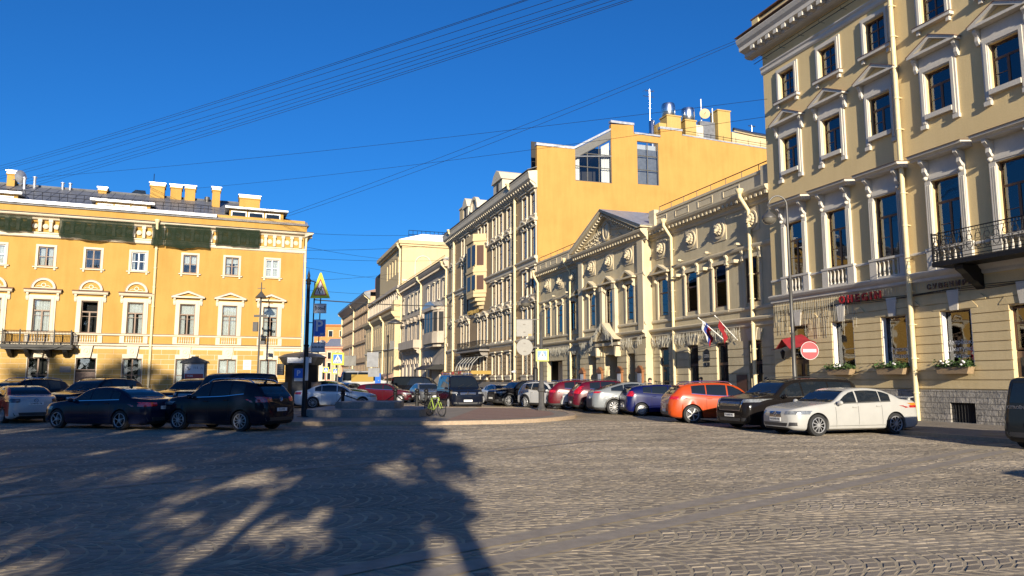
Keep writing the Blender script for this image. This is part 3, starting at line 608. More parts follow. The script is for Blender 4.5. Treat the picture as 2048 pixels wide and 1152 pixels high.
    # windows
    def sur4(w,h):
        b=MB(); t=0.24
        for s in (-1,1):
            b.box(*sorted((s*w/2,s*(w/2+t))),-0.07,-0.0,-0.05,h+t); b.box(*sorted((s*(w/2+.03),s*(w/2+t*.6))),-0.11,-0.071,-0.05,h+.16)
            b.box(*sorted((s*(w/2+t*.55-.07),s*(w/2+t*.55+.07))),-0.13,-0.0,-0.38,-0.19)
        b.box(-w/2,w/2,-0.07,0.0,h,h+t); b.box(-w/2-.03,w/2+.03,-0.11,-0.072,h+.03,h+.16)
        b.box(-w/2-t-.08,w/2+t+.08,-0.22,0.0,-0.19,-0.055)
        b.box(-w/2-t-.1,w/2+t+.1,-0.24,0.0,-0.054,-0.03,1)
        return b.mesh('window_surround',[MT['white2'],MT['roofr']])
    def sur3(w,h):
        b=MB(); t=0.25
        for s in (-1,1):
            b.box(*sorted((s*w/2,s*(w/2+t))),-0.08,0.0,-0.52,h+t); b.box(*sorted((s*(w/2+.04),s*(w/2+t*.65))),-0.12,-0.081,-0.35,h+.17)
            b.box(*sorted((s*(w/2+t-.24),s*(w/2+t+.03))),-0.125,0.0,-0.56,-0.40)
            bracket(b,s*(w/2+t+.10),h+.72,0.6,0.26,0.13)
            b.box(*sorted((s*(w/2+t+.03),s*(w/2+t+.17))),-0.2,0.0,h+.62,h+.72)
        b.box(-w/2,w/2,-0.08,0.0,h,h+t); b.box(-w/2-.04,w/2+.04,-0.12,-0.082,h+.04,h+.17)
        b.box(-w/2-.02,w/2+.02,-0.17,0.0,-0.2,-0.01)
        b.box(-w/2-t,w/2+t,-0.03,0.0,h+t,h+.72)
        pediment_mb(b,w+2*t+.55,h+.73,0.62,0.36,0,2,1)
        return b.mesh('window_surround',[MT['white2'],MT['roofr'],MT['beige']])
    def sur2(w,h):
        b=MB(); t=0.26
        for s in (-1,1):
            b.box(*sorted((s*w/2,s*(w/2+t))),-0.10,0.0,-0.1,h+t)
            for k in (0.04,0.12,0.2): b.box(*sorted((s*(w/2+k-.018),s*(w/2+k+.03))),-0.135,-0.101,-0.05,h-.15)
            bracket(b,s*(w/2+t*.6),h+.85,0.62,0.42,0.15); b.ball((s*(w/2+t*.6),-0.16,h+.12),.09,.1,.09)
            b.box(*sorted((s*(w/2-.02),s*(w/2+t+.1))),-0.14,0.0,-0.88,-0.12)
        b.box(-w/2,w/2,-0.10,0.0,h,h+t); b.box(-w/2,w/2,-0.13,-0.101,h+.05,h+.16)
        b.box(-w/2-t-.12,w/2+t+.12,-0.17,0.0,-0.115,-0.02); b.box(-w/2-t,w/2+t,-0.03,0.0,h+t,h+.86)
        b.extr([(0.0,h+.86),(-.40,h+.86),(-.44,h+.93),(-.58,h+.98),(-.60,h+1.07),(0,h+1.13)],'x',-w/2-t-.32,w/2+t+.32)
        b.extr([(0,h+1.16),(-.64,h+1.085),(-.64,h+1.072),(0,h+1.14)],'x',-w/2-t-.36,w/2+t+.36,1)
        balusters(b,-w/2+.02,w/2-.02,-0.80,-0.12,-0.07,5); b.box(-w/2,w/2,-0.12,-0.02,-0.88,-0.80)
        return b.mesh('window_surround',[MT['white2'],MT['roofr']],smooth=35)
    for i,x in enumerate(bays):
        window(r,x,15.95,1.1,1.45,'6',surround=sur4,curt=[3,2,-1,3,0][i%5])
        window(r,x,12.2,1.16,1.72,'T',surround=sur3,curt=[0,3,3,0,3][i%5])
        window(r,x,6.85,1.24,2.65,'T',surround=sur2,curt=[3,3,-1,3,3][i%5])
        if i in (0,4):
            o=window(r,x,2.75,1.24,1.5,'2',y=0.16,curt=-1); o.name='fanlight'
            b=MB(); b.box(-.6,.6,0.0,0.06,0,2.42)
            for s in (-.3,.3): b.box(s-.2,s+.2,-0.02,0.0,0.25,1.0); 
            b.box(-.012,.012,-0.012,0.0,0,2.42)
            d=b.build('door',MT['woodl' if i==4 else 'wood'],r,(x,0.17,0.28))
            g=MB(); g.box(-.48,-.12,-0.035,-0.021,1.1,2.2); g.box(.12,.48,-0.035,-0.021,1.1,2.2); g.build('door_pane',MT['cgl'],d)
        else:
            window(r,x,2.2,1.32,2.12,'1',y=0.2,curt=[-1,3,3,0][i%4])
        if i in (1,2,3):
            for s in (-1,1): rv=MB(); rv.box(*sorted((s*.655,s*.60)),0.0,0.2,-0.0,2.1); rv.build('window_reveal',MT['white_d'],r,(x,0.0,2.21))
    pipe(r,X(22.8),19.2,0.1,-0.9,-0.2,0.1)
    # cable bundle and small fixings
    b=MB()
    for k in range(3):
        pts=[(W0+0.2+1.0*j,-0.07-0.01*k,5.14-0.05*k+0.03*math.sin(j*1.3+k)) for j in range(int(W1))]; b.tube(pts,0.012,4)
    b.build('wall_cable',MT['iron'],r)
    # balcony
    bx0,bx1=X(20.75),X(15.6)
    b=MB(); b.extr([(0,5.88),(-1.25,5.88),(-1.25,6.02),(-1.18,6.08),(0,6.08)],'x',bx0,bx1); bal=b.build('balcony',MT['iron'],r)
    for x in (bx0+.9,bx1-.9): b=MB(); b.extr([(0,5.86),(-1.0,5.86),(-1.0,5.7),(-.75,5.55),(-.5,5.3),(-.3,5.25),(0,5.0)],'x',x-.16,x+.16); b.build('balcony_console',MT['iron'],bal)
    b=MB(); y=-1.2
    def rail(p,q):
        p,q=Vector(p),Vector(q); L_=(q-p).length; n=int(L_/0.11); d=(q-p)/L_
        for z,rr in ((6.14,.015),(6.28,.012),(6.98,.012),(7.1,.022)): b.tube([(p.x,p.y,z),(q.x,q.y,z)],rr,5)
        for i in range(n+1):
            c=p+d*(L_*i/n); b.tube([(c.x,c.y,6.98),(c.x,c.y,7.1)],.008,4)
        n2=int(L_/0.32)
        for i in range(n2):
            c=p+d*(L_*(i+.5)/n2)
            for (zz,rr) in ((6.48,0.13),(6.75,0.10)):
                b.tube([(c.x+d.x*rr*math.cos(a),c.y+d.y*rr*math.cos(a),zz+rr*math.sin(a)) for a in [PI*2*k/10 for k in range(11)]],.011,4,caps=False)
            for s in (-1,1):
                b.tube([(c.x+d.x*s*(.15-.1*k),c.y+d.y*s*(.15-.1*k),6.28+.7*k) for k in (0,1)],.010,4)
                b.tube([(c.x+d.x*s*(.02+.12*math.sin(PI*k/6)),c.y+d.y*s*(.02+.12*math.sin(PI*k/6)),6.3+.66*k/6) for k in range(7)],.009,4)
    rail((bx0+.03,y,0),(bx1-.03,y,0)); rail((bx0+.03,y,0),(bx0+.03,-.05,0))
    for x in (bx0+.03,bx0+.33,bx1-.03): b.box(x-.025,x+.025,y-.025,y+.025,6.08,7.16)
    b.build('balcony_railing',MT['iron'],bal)
    # sign letters
    b=MB(); add_text(b,'O H E G I N',0.46,(X(25.5),-0.14,5.27),0,0.09,1.0,0.012); b.build('red_lettering',MT['red'],r)
    b=MB(); add_text(b,'С У В Е Н И Р Ы',0.27,(X(21.05),-0.08,5.32),0,0.05,1.0,0.008); b.build('dark_lettering',MT['wood'],r)
    b=MB(); add_text(b,'Матрёшки',0.24,(bays[3],0.14,3.12)); add_text(b,'Шкатулки',0.24,(bays[3],0.14,2.86)); add_text(b,'Янтарь',0.2,(bays[3],0.14,2.6)); b.build('window_lettering',MT['white_d'],r)
    b=MB(); add_text(b,'Русские',0.24,(bays[2]+.1,0.14,2.95)); add_text(b,'Мастера',0.22,(bays[2]+.1,0.14,2.68)); b.build('window_lettering',MT['white_d'],r)
    # string of icicle lights under the string course
    rnd=random.Random(5); g=MB()
    for k in range(46):
        x=0.3+k*0.125+rnd.uniform(-.04,.04); h=rnd.choice((.3,.5,.9,1.5,1.8,1.1))
        g.tube([(x,-0.1,5.5),(x+rnd.uniform(-.03,.03),-0.1,5.5-h)],0.006,4)
    for k in range(34):
        x=6.2+k*0.14; g.tube([(x,-0.1,5.52),(x,-0.1,5.52-rnd.choice((.15,.3,.45)))],0.006,4)
    g.tube([(0.2,-0.1,5.51),(11.0,-0.1,5.51)],0.007,4)
    tag(g.build('light_garland',MT['garl'],loc=RP(S0,25.0),rot=(0,0,ROTR)),'long icicle light strands hanging on the beige house above its shop windows','garland')
    # flower boxes
    for i in (1,2,3):
        t=thing('flower_box',['','window box of greenery under the shop window nearest the red awning','window box of greenery under the middle shop window of the beige house','window box with white flowers under the shop window right of the downpipe'][i],'flower box',RP(S0-bays[i],25.0,1.93),ROTR,'flower boxes on the beige house')
        b=MB(); b.extr([(-.62,0.0),(.62,0.0),(.72,.26),(-.72,.26)],'y',-0.42,-0.1); b.build('box',MT['soil'],t)
        b=MB(); rnd=random.Random(i)
        for k in range(460):
            c=Vector((rnd.uniform(-.78,.78),rnd.uniform(-.5,-.1),.22+abs(rnd.gauss(0,.12)))); a=rnd.uniform(0,6.28); sz=rnd.uniform(.06,.13)
            u=Vector((math.cos(a),math.sin(a),rnd.uniform(-.5,.5)))*sz; v=Vector((-math.sin(a)*.5,math.cos(a)*.5,rnd.uniform(.1,.8)))*sz
            b.quad(c-u*.2,c+v*.5-u*.5,c+v,c+v*.5+u*.5)
        b.build('foliage',MT['plant'],t)
        b=MB()
        for k in range(3 if i<3 else 6): b=MB(); b.ball((rnd.uniform(-.6,.6),-.45,.38+rnd.uniform(-.05,.1)),.05,.05,.04,6,4); b.build('flower',MT['flower'],t)
    return r
build_right()
# ================================================================ THEATRE: two storeys, pediment, lion medallions
def lion_medallion(root,x,z,y=0.0):
    def mk():
        b=MB(); b.box(-.62,.62,-0.05,0.0,-.66,.66); 
        b.arch(0,0,0.44,0.10,-0.13,-0.051,28,0,0,2*PI)
        b.arch(0,0,0.40,0.035,-0.09,-0.051,28,0,0,2*PI)
        b.disc(0,0,0.41,-0.054,28,1)
        # muzzle, mane
        rnd=random.Random(3)
        for k in range(11):
            a=2*PI*k/11; b.ball((.23*math.cos(a),-.13,.02+.27*math.sin(a)),.085,.10,.10,7,5)
        b.ball((0,-.16,.06),.20,.16,.22,10,7); b.ball((0,-.30,-.05),.11,.12,.11,9,6); b.ball((0,-.36,-.17),.08,.08,.05,7,5)
        for s in (-1,1): b.ball((s*.09,-.27,.12),.045,.05,.035,6,4); b.ball((s*.17,-.2,.24),.05,.05,.06,6,4)
        return b.mesh('lion_medallion',[MT['theat_w'],MT['grey4']],smooth=50)
    return link('lion_medallion',tmpl('lion',mk),root,(x,y,z))
def build_theatre():
    s1=65.9; s0=31.4
    r=thing('theatre','long two storey stone coloured theatre with carved triangular pediment and lion roundels','building',RP(s1,25.35),ROTR)
    X=lambda s:s1-s
    W=s1-s0
    rx0,rx1=X(55.0),X(44.3); RY=-0.55
    far=[X(s) for s in (63.4,60.5,57.5)]; ris=[X(s) for s in (52.6,49.5,46.4)]; side=[X(55.9),X(42.8)]; near=[X(s) for s in (39.4,36.4,33.4)]
    flat2=far+near+side
    H=lambda xs,w,z0,z1:[(x-w,x+w,z0,z1) for x in xs]
    holes=H(flat2,.62,5.9,8.35)+H(near+side,.56,0.3,3.8)+H(far[2:],.54,0.3,3.8)+[(far[0]-.2,far[1]+.55,0.15,3.4)]
    rh=H(ris,.55,5.9,8.45)+H([ris[0],ris[2]],.62,0.2,3.55)+[(ris[1]-1.05,ris[1]+1.05,0.15,3.55)]
    b=MB()
    wall_mb(b,0,rx0,4.8,12.0,[h for h in holes if h[1]<rx0 and h[2]>4],0,0.2)
    wall_mb(b,rx1,W,4.8,12.0,[h for h in holes if h[0]>rx1 and h[2]>4],0,0.2)
    wall_mb(b,rx0,rx1,4.8,12.0,[h for h in rh if h[2]>4],RY,0.2)
    for x in (rx0,rx1): b.quad((x,RY,0),(x,0,0),(x,0,12.0),(x,RY,12.0))
    b.build('wall',MT['theat'],r)
    b=MB(); zs=[0.25+0.45*k for k in range(9)]
    wall_mb(b,0,rx0,-0.2,4.8,[h for h in holes if h[1]<rx0 and h[2]<4],0,0.35)
    wall_mb(b,rx1,W,-0.2,4.8,[h for h in holes if h[0]>rx1 and h[2]<4],0,0.35)
    wall_mb(b,rx0,rx1,-0.2,4.8,[h for h in rh if h[2]<4],RY,1.1)
    courses(b,0,rx0-.05,zs,[h for h in holes if h[1]<rx0 and h[2]<4],0.05,0.05)
    courses(b,rx1+.05,W-.02,zs,[h for h in holes if h[0]>rx1 and h[2]<4],0.05,0.05)
    courses(b,rx0,rx1,zs,[h for h in rh if h[2]<4],0.05,0.05,y=RY)
    b.build('ground_floor_wall',MT['theat'],r)
    # centre bay of the upper floor is set back between pilaster strips
    for xa,xb in ((rx0,rx0+.75),(rx1-.75,rx1)): b=MB(); b.box(xa,xb,RY-.14,RY-.001,4.95,11.2); b.build('pilaster',MT['theat_w'],r)
    for xa in (ris[1]-1.25,ris[1]+.85): b=MB(); b.box(xa,xa+.40,RY-.28,RY-.001,4.95,8.34); b.box(xa-.05,xa+.45,RY-.33,RY-.001,8.35,8.7); b.build('column',MT['theat_w'],r)
    def runs(prof,name,mat,ext=0.0):
        b=MB()
        def off(o): return [(p-o,z) for p,z in prof]
        for xa,xb,y in ((0,rx0,0.0),(rx1,W,0.0),(rx0-.12-ext,rx1+.12+ext,RY)):
            b.extr([(y+.02,prof[0][1])]+[(y-p,z) for p,z in prof]+[(y+.02,prof[-1][1])],'x',xa,xb)
        for x in (rx0,rx1):
            pass
        return b.build(name,MT[mat],r)
    runs([(.06,4.55),(.12,4.62),(.12,4.80),(.3,4.9),(.34,5.0),(.34,5.03),(.06,5.12)],'string_course','theat_w')
    runs([(.05,5.45),(.1,5.5),(.1,5.62),(.03,5.68)],'sill_course','theat_w')
    runs([(.04,8.78),(.12,8.85),(.16,8.95),(.16,9.02),(.04,9.08)],'hood_course','theat_w')
    runs([(.05,11.15),(.10,11.22),(.10,11.34),(.22,11.42),(.22,11.45),(.52,11.72),(.58,11.85),(.58,11.9),(.1,11.98)],'cornice','theat_w',.45)
    for xa,xb,y in ((0.2,rx0-.3,0),(rx1+.5,W,0),(rx0-.4,rx1+.4,RY)):
        b=MB(); x=xa; b.box(xa,xb,y-.23,y-.2225,11.455,11.66)
        while x<xb-.2: b.box(x,x+.17,y-.44,y-.231,11.455,11.66); x+=.42
        b.build('dentil_course',MT['theat_w'],r)
    # parapet with panels
    b=MB()
    for xa,xb in ((0,rx0),(rx1,W)):
        if xa: b.build('parapet',MT['theat_w'],r); b=MB()
        b.box(xa,xb,-.1,.25,11.99,12.75); b.box(xa,xb,-.16,.3,12.75,12.9)
        x=xa+.8
        while x+1.7<xb: b.box(x,x+.06,-.13,-.101,12.15,12.6); b.box(x+1.5,x+1.56,-.13,-.101,12.15,12.6); b.box(x+.06,x+1.5,-.13,-.101,12.54,12.6); b.box(x+.06,x+1.5,-.13,-.101,12.15,12.2); x+=2.6
    b.box(rx1+.35,rx1+1.05,-.3,.3,11.992,13.15); b.box(W-.7,W-.02,-.25,.3,11.992,13.05)
    b.build('parapet',MT['theat_w'],r)
    for xa,xb in ((0.2,rx0-1),(rx1+1.2,W-.3)):
        b=MB(); x=xa; b.tube([(xa,.05,13.33),(xb,.05,13.33)],.03,5)
        while x<xb: b.tube([(x,.05,12.9),(x,.05,13.33)],.022,5); x+=1.5
        b.build('roof_railing',MT['wood'],r)
    # pediment
    px0,px1,pa,pz=rx0-.75,rx1+.75,(rx0+rx1)/2,14.5
    b=MB(); PY=RY-.15
    b.extr([(px0+.9,11.985),(px1-.9,11.985),(pa,pz-.42)],'y',PY+.1,.6,0)
    for s,xe in ((-1,px0),(1,px1)):
        b.extr([(xe,11.99),(xe,12.12),(pa,pz),(pa,pz-.2),(xe-s*.5,12.0)],'y',PY-.5,.55)
        b.extr([(xe-s*.62,12.04),(pa,pz-.21),(pa,pz-.42),(xe-s*1.2,12.04)],'y',PY-.22,.5)
        n=15
        for k in range(n):
            t=(k+.7)/n; x=xe-s*.9+(pa-xe+s*.9)*t; z=12.06+(pz-.26-12.06)*t-.12
            b.box(x-.08,x+.08,PY-.42,PY-.222,z-.1,z+.05)
    ped=b.build('pediment',MT['theat_w'],r)
    b=MB(); rnd=random.Random(11)
    b.ball((pa,PY+.05,12.85),.42,.16,.62,12,8); b.arch(pa,12.85,.45,.09,PY-.1,PY+.1,18,0,0,2*PI,1.35)
    for s in (-1,1):
        for k in range(13):
            x=pa+s*(.75+k*.27); zc=12.12+max(.08,(1-abs(x-pa)/(px1-pa))*1.05); rr=max(.07,.24*(1-k/15))
            pts=[(x+s*rr*(1-j/14)*math.cos(j*.7+k),PY+.06-.05*math.sin(j*.3),zc+rr*(1-j/14)*math.sin(j*.7+k)) for j in range(14)]
            b.tube(pts,.05,5)
            for q in range(4):
                xx=x+rnd.uniform(-.18,.18); zz=12.1+rnd.uniform(.04,1)*max(.1,(1-abs(xx-pa)/(px1-pa-.9))*1.7); b.ball((xx,PY+.07,zz),.09,.09,.06,6,4)
    b.build('pediment_relief',MT['theat_w'],ped,smooth=60)
    b=MB()
    for s,xe in ((-1,px0),(1,px1)): b.extr([(xe-s*-.08,12.13),(pa,pz+.03),(pa,pz+.005),(xe-s*-.08,12.1)],'y',PY-.58,4.5)
    b.build('pediment_roof',MT['zinc'],ped)
    b=MB(); b.extr([(.3,12.5),(6,14.2),(12,12.5)],'x',.1,W-.1); b.build('roof',MT['roofm'],r)
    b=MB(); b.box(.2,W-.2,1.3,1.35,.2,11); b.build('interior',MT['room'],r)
    for x in (0,W): b=MB(); b.quad((x,0,-.2),(x,12,-.2),(x,12,12),(x,0,12)); b.build('side_wall',MT['theat'],r)
    # medallions
    for x in far+near+[X(43.0)]: lion_medallion(r,x+.15,10.4)
    lion_medallion(r,X(55.75),10.4)
    for x in ris: lion_medallion(r,x,10.5,RY-.001)
    def surT(w,h):
        b=MB()
        for s in (-1,1):
            b.box(*sorted((s*w/2,s*(w/2+.2))),-.05,0,-.25,h+.12); b.box(*sorted((s*(w/2+.05),s*(w/2+.15))),-.075,-.051,-.2,h-.2)
            bracket(b,s*(w/2+.12),h+.46,.55,.2,.16); b.box(*sorted((s*(w/2+.02),s*(w/2+.24))),-.17,-.0,h-.12,h-.0)
        b.box(-w/2,w/2,-.09,0,h,h+.2); b.box(-w/2-.24,w/2+.24,-.12,0,-.36,-.26)
        return b.mesh('window_surround',MT['theat_w'])
    def surP(w,h):
        b=MB()
        for s in (-1,1):
            b.box(*sorted((s*w/2,s*(w/2+.2))),-.05,0,-.25,h+.12)
            bracket(b,s*(w/2+.16),h+.34,.6,.28,.16); b.ball((s*(w/2+.16),-.15,h-.1),.09,.1,.12,7,5)
        b.box(-w/2,w/2,-.09,0,h,h+.2)
        pediment_mb(b,w+1.05,h+.35,.62,.42)
        return b.mesh('window_surround',MT['theat_w'])
    for i,x in enumerate(far+near): window(r,x,5.9,1.24,2.45,'2',y=.04,surround=surT,curt=[3,3,-1,0,4,2][i])
    for i,x in enumerate(side): window(r,x,5.9,1.24,2.45,'2',y=.04,surround=surP,curt=3)
    for i,x in enumerate(ris): window(r,x,5.9,1.1,2.55,'2',y=RY+.04,curt=3); 
    for i,x in enumerate(ris):
        def sp(w,h): return surP(w,h)
        sm=tmpl('surPris',lambda:surP(1.1,2.55)); link('window_surround',sm,r.children[-1] if False else [c for c in r.children if c.name.startswith('window') and abs(c.location.x-x)<.01 and c.location.z>5][0],(0,-.04,0))
    for x in near+side+far[2:]:
        b=MB(); b.box(-.52,.52,0,.06,0,3.4); f=b.build('shop_window_frame',MT['wood'],r,(x,.1,.35))
        g=MB(); g.box(-.45,-.04,-.012,-.002,1.3,2.2); g.box(.04,.45,-.012,-.002,1.3,2.2); g.box(-.45,.45,-.012,-.002,2.35,3.3); g.box(-.45,-.04,-.012,-.002,.2,1.2); g.box(.04,.45,-.012,-.002,.2,1.2); g.build('pane',MT['cgl'],f)
        b=MB(); b.extr([(-.2,3.84),(.2,3.84),(.34,4.5),(-.34,4.5)],'y',-.14,0)
        for s in (-1,1): b.extr([(s*.24,3.84),(s*.46,3.84),(s*.72,4.42),(s*.38,4.45)],'y',-.1,0)
        b.build('keystone',MT['theat_w'],r,(x,0,0))
    # entrance doors inside the three deep openings
    for x,w in ((ris[0],.6),(ris[1],1.0),(ris[2],.6)):
        b=MB(); b.box(-w,w,0,.06,0,3.3); d=b.build('door',MT['copper'],r,(x,RY+1.0,.15))
        g=MB(); g.box(-w+.1,-.05,-.012,-.002,.9,2.2); g.box(.05,w-.1,-.012,-.002,.9,2.2); g.box(-w+.1,w-.1,-.012,-.002,2.4,3.1); g.build('door_pane',MT['cgl'],d)
    b=MB(); b.box(-1.2,1.2,0,.1,0,3.2); b.build('gate',MT['grey4'],r,(X(62.0),.9,.15))
    # porch gable over the main door
    b=MB(); x=ris[1]
    b.box(x-1.9,x+1.9,RY-.42,RY-.02,4.2,4.42)
    for s in (-1,1): b.extr([(x+s*2.0,4.6),(x,5.9),(x,5.65),(x+s*1.6,4.6)],'y',RY-.75,RY-.001); b.extr([(x+s*1.75,4.1),(x+s*1.45,4.1),(x+s*1.45,3.5),(x+s*1.6,3.4)],'y',RY-.5,RY-.03)
    b.extr([(x-1.55,4.6),(x+1.55,4.6),(x,5.6)],'y',RY-.45,RY-.002)
    b.build('porch_gable',MT['theat_w'],r)
    for k in (3,):
        pipe(r,X(33.35),11.9,.15,-.7,-.16,.11)
    pipe(r,X(41.4),11.9,.15,-.7,-.16,.10); pipe(r,X(57.9),11.9,.15,-.7,-.16,.09); pipe(r,X(65.6),11.9,.15,-.6,-.16,.11)
    # spot lamps over the hood course
    for x in near+far[1:]:
        b=MB(); b.box(-.1,.1,-.42,-.2,0,.12); b.box(-.02,.02,-.25,0,.04,.07); b.build('spot_lamp',MT['theat_w'],r,(x-.9,0,9.15))
    for i in range(3):
        b=MB(); b.extr([(-.3,0),(.3,0),(.3,.18)],'y',-.4,0); b.build('vent_hood',MT['theat_w'],r,((near[i]-1.4),0,8.2))
    # plaques
    p=MB(); p.box(-.28,.28,-.03,0,-.22,.22); p.arch(0,.2,.0001,.28,-.03,0,10); o=p.build('street_plate',MT['signk'],r,(X(37.9),-.06,3.05))
    t=MB(); add_text(t,'ПЛОЩАДЬ',.09,(0,-.035,.12)); add_text(t,'ИСКУССТВ',.09,(0,-.035,0)); t.build('lettering',MT['white_d'],o)
    p=MB(); p.box(-.26,.26,-.03,0,-.12,.12); o=p.build('number_plate',MT['signk'],r,(X(37.9),-.06,2.62)); t=MB(); add_text(t,'5',.16,(0,-.035,0)); t.build('lettering',MT['white_d'],o)
    p=MB(); p.box(-.45,.45,-.05,0,-.45,.45); p.build('bronze_plaque',MT['wood'],r,(X(34.6),-.06,1.55))
    for x in (X(54.3),X(51.1),X(47.9),X(44.9)):
        p=MB(); p.box(-.34,.34,-.16,0,0,1.35); p.extr([(-.45,1.35),(.45,1.35),(.45,1.45),(0,1.78),(-.45,1.45)],'y',-.24,0); o=p.build('poster_case',MT['copper'],r,(x,RY-.06,.9)); g=MB(); g.box(-.26,.26,-.175,-.162,.15,1.25); g.build('poster',MT['signg'],o)
    # garlands
    for lab,xa,xb,seed in (('tangled icicle lights strung below the far half of the theatre',.5,rx0-.4,1),('icicle lights draped along the theatre porch gable',rx0+.2,rx1-.2,2),('icicle lights strung above the theatre shop windows behind the flags',rx1+.3,W-2.8,3)):
        g=MB(); rnd=random.Random(seed); x=xa
        while x<xb:
            y=(RY if seed==2 else 0)-.2; z=4.6
            if seed==2:
                u=abs(x-ris[1]); 
                if u<1.9: z=4.75+(1.9-u)*.62; y=RY-.8
            if rnd.random()<.6:
                h=rnd.uniform(.25,.8); g.tube([(x,y,z),(x+rnd.uniform(-.06,.06),y-rnd.uniform(0,.06),z-h*.5),(x+rnd.uniform(-.12,.12),y,z-h)],.012,4)
                g.tube([(x,y,z-h*.4),(x+rnd.uniform(-.16,.16),y-.03,z-h*.7)],.010,4)
            x+=.085
        g.tube([(xa,-.24 if seed!=2 else RY-.2,4.62),(xb,-.24 if seed!=2 else RY-.2,4.62)],.012,4)
        tag(g.build('light_garland',MT['garl'],loc=RP(s1,25.35),rot=(0,0,ROTR)),lab,'garland',None)
    # flags on wall poles
    def flag(x,cols,label,ang):
        t=thing('flag',label,'flag',RP(s1-x,25.35,3.9),ROTR)
        b=MB(); d=Vector((math.sin(ang)*.35,-.80,.62)).normalized(); b.tube([(0,-.05,0),d*2.1],.025,6); b.ball(d*2.13,.04,.04,.04,6,4); b.build('flagpole',MT['white_d'],t)
        for k,c in enumerate(cols):
            g=MB(); n=8; m=len(cols); vs=[];fs=[]
            for i in range(n+1):
                for j in range(2):
                    f=(k+j)/m; p=d*(2.05-1.25*f*.75)
                    drop=Vector((.10*math.sin(i*.9+f*4)+.25*i/n*(.5-f),.08*math.sin(i*1.3+f*3),-1.25*i/n))
                    q=p+drop*(.92 if 1 else 1)+Vector((0,.35*i/n*(1-f),0)); vs.append(q)
            for i in range(n): fs.append((2*i,2*i+1,2*i+3,2*i+2))
            g.add(vs,fs); g.build('cloth',MT[c],t,smooth=60)
    flag(X(36.0),['whitecloth','bluecloth','redcloth'],'white blue and red striped flag drooping on a wall pole of the theatre','' and 0 or -.3)
    flag(X(34.9),['redcloth'],'plain red flag drooping from a wall pole at the theatre',.4)
    return r
build_theatre()
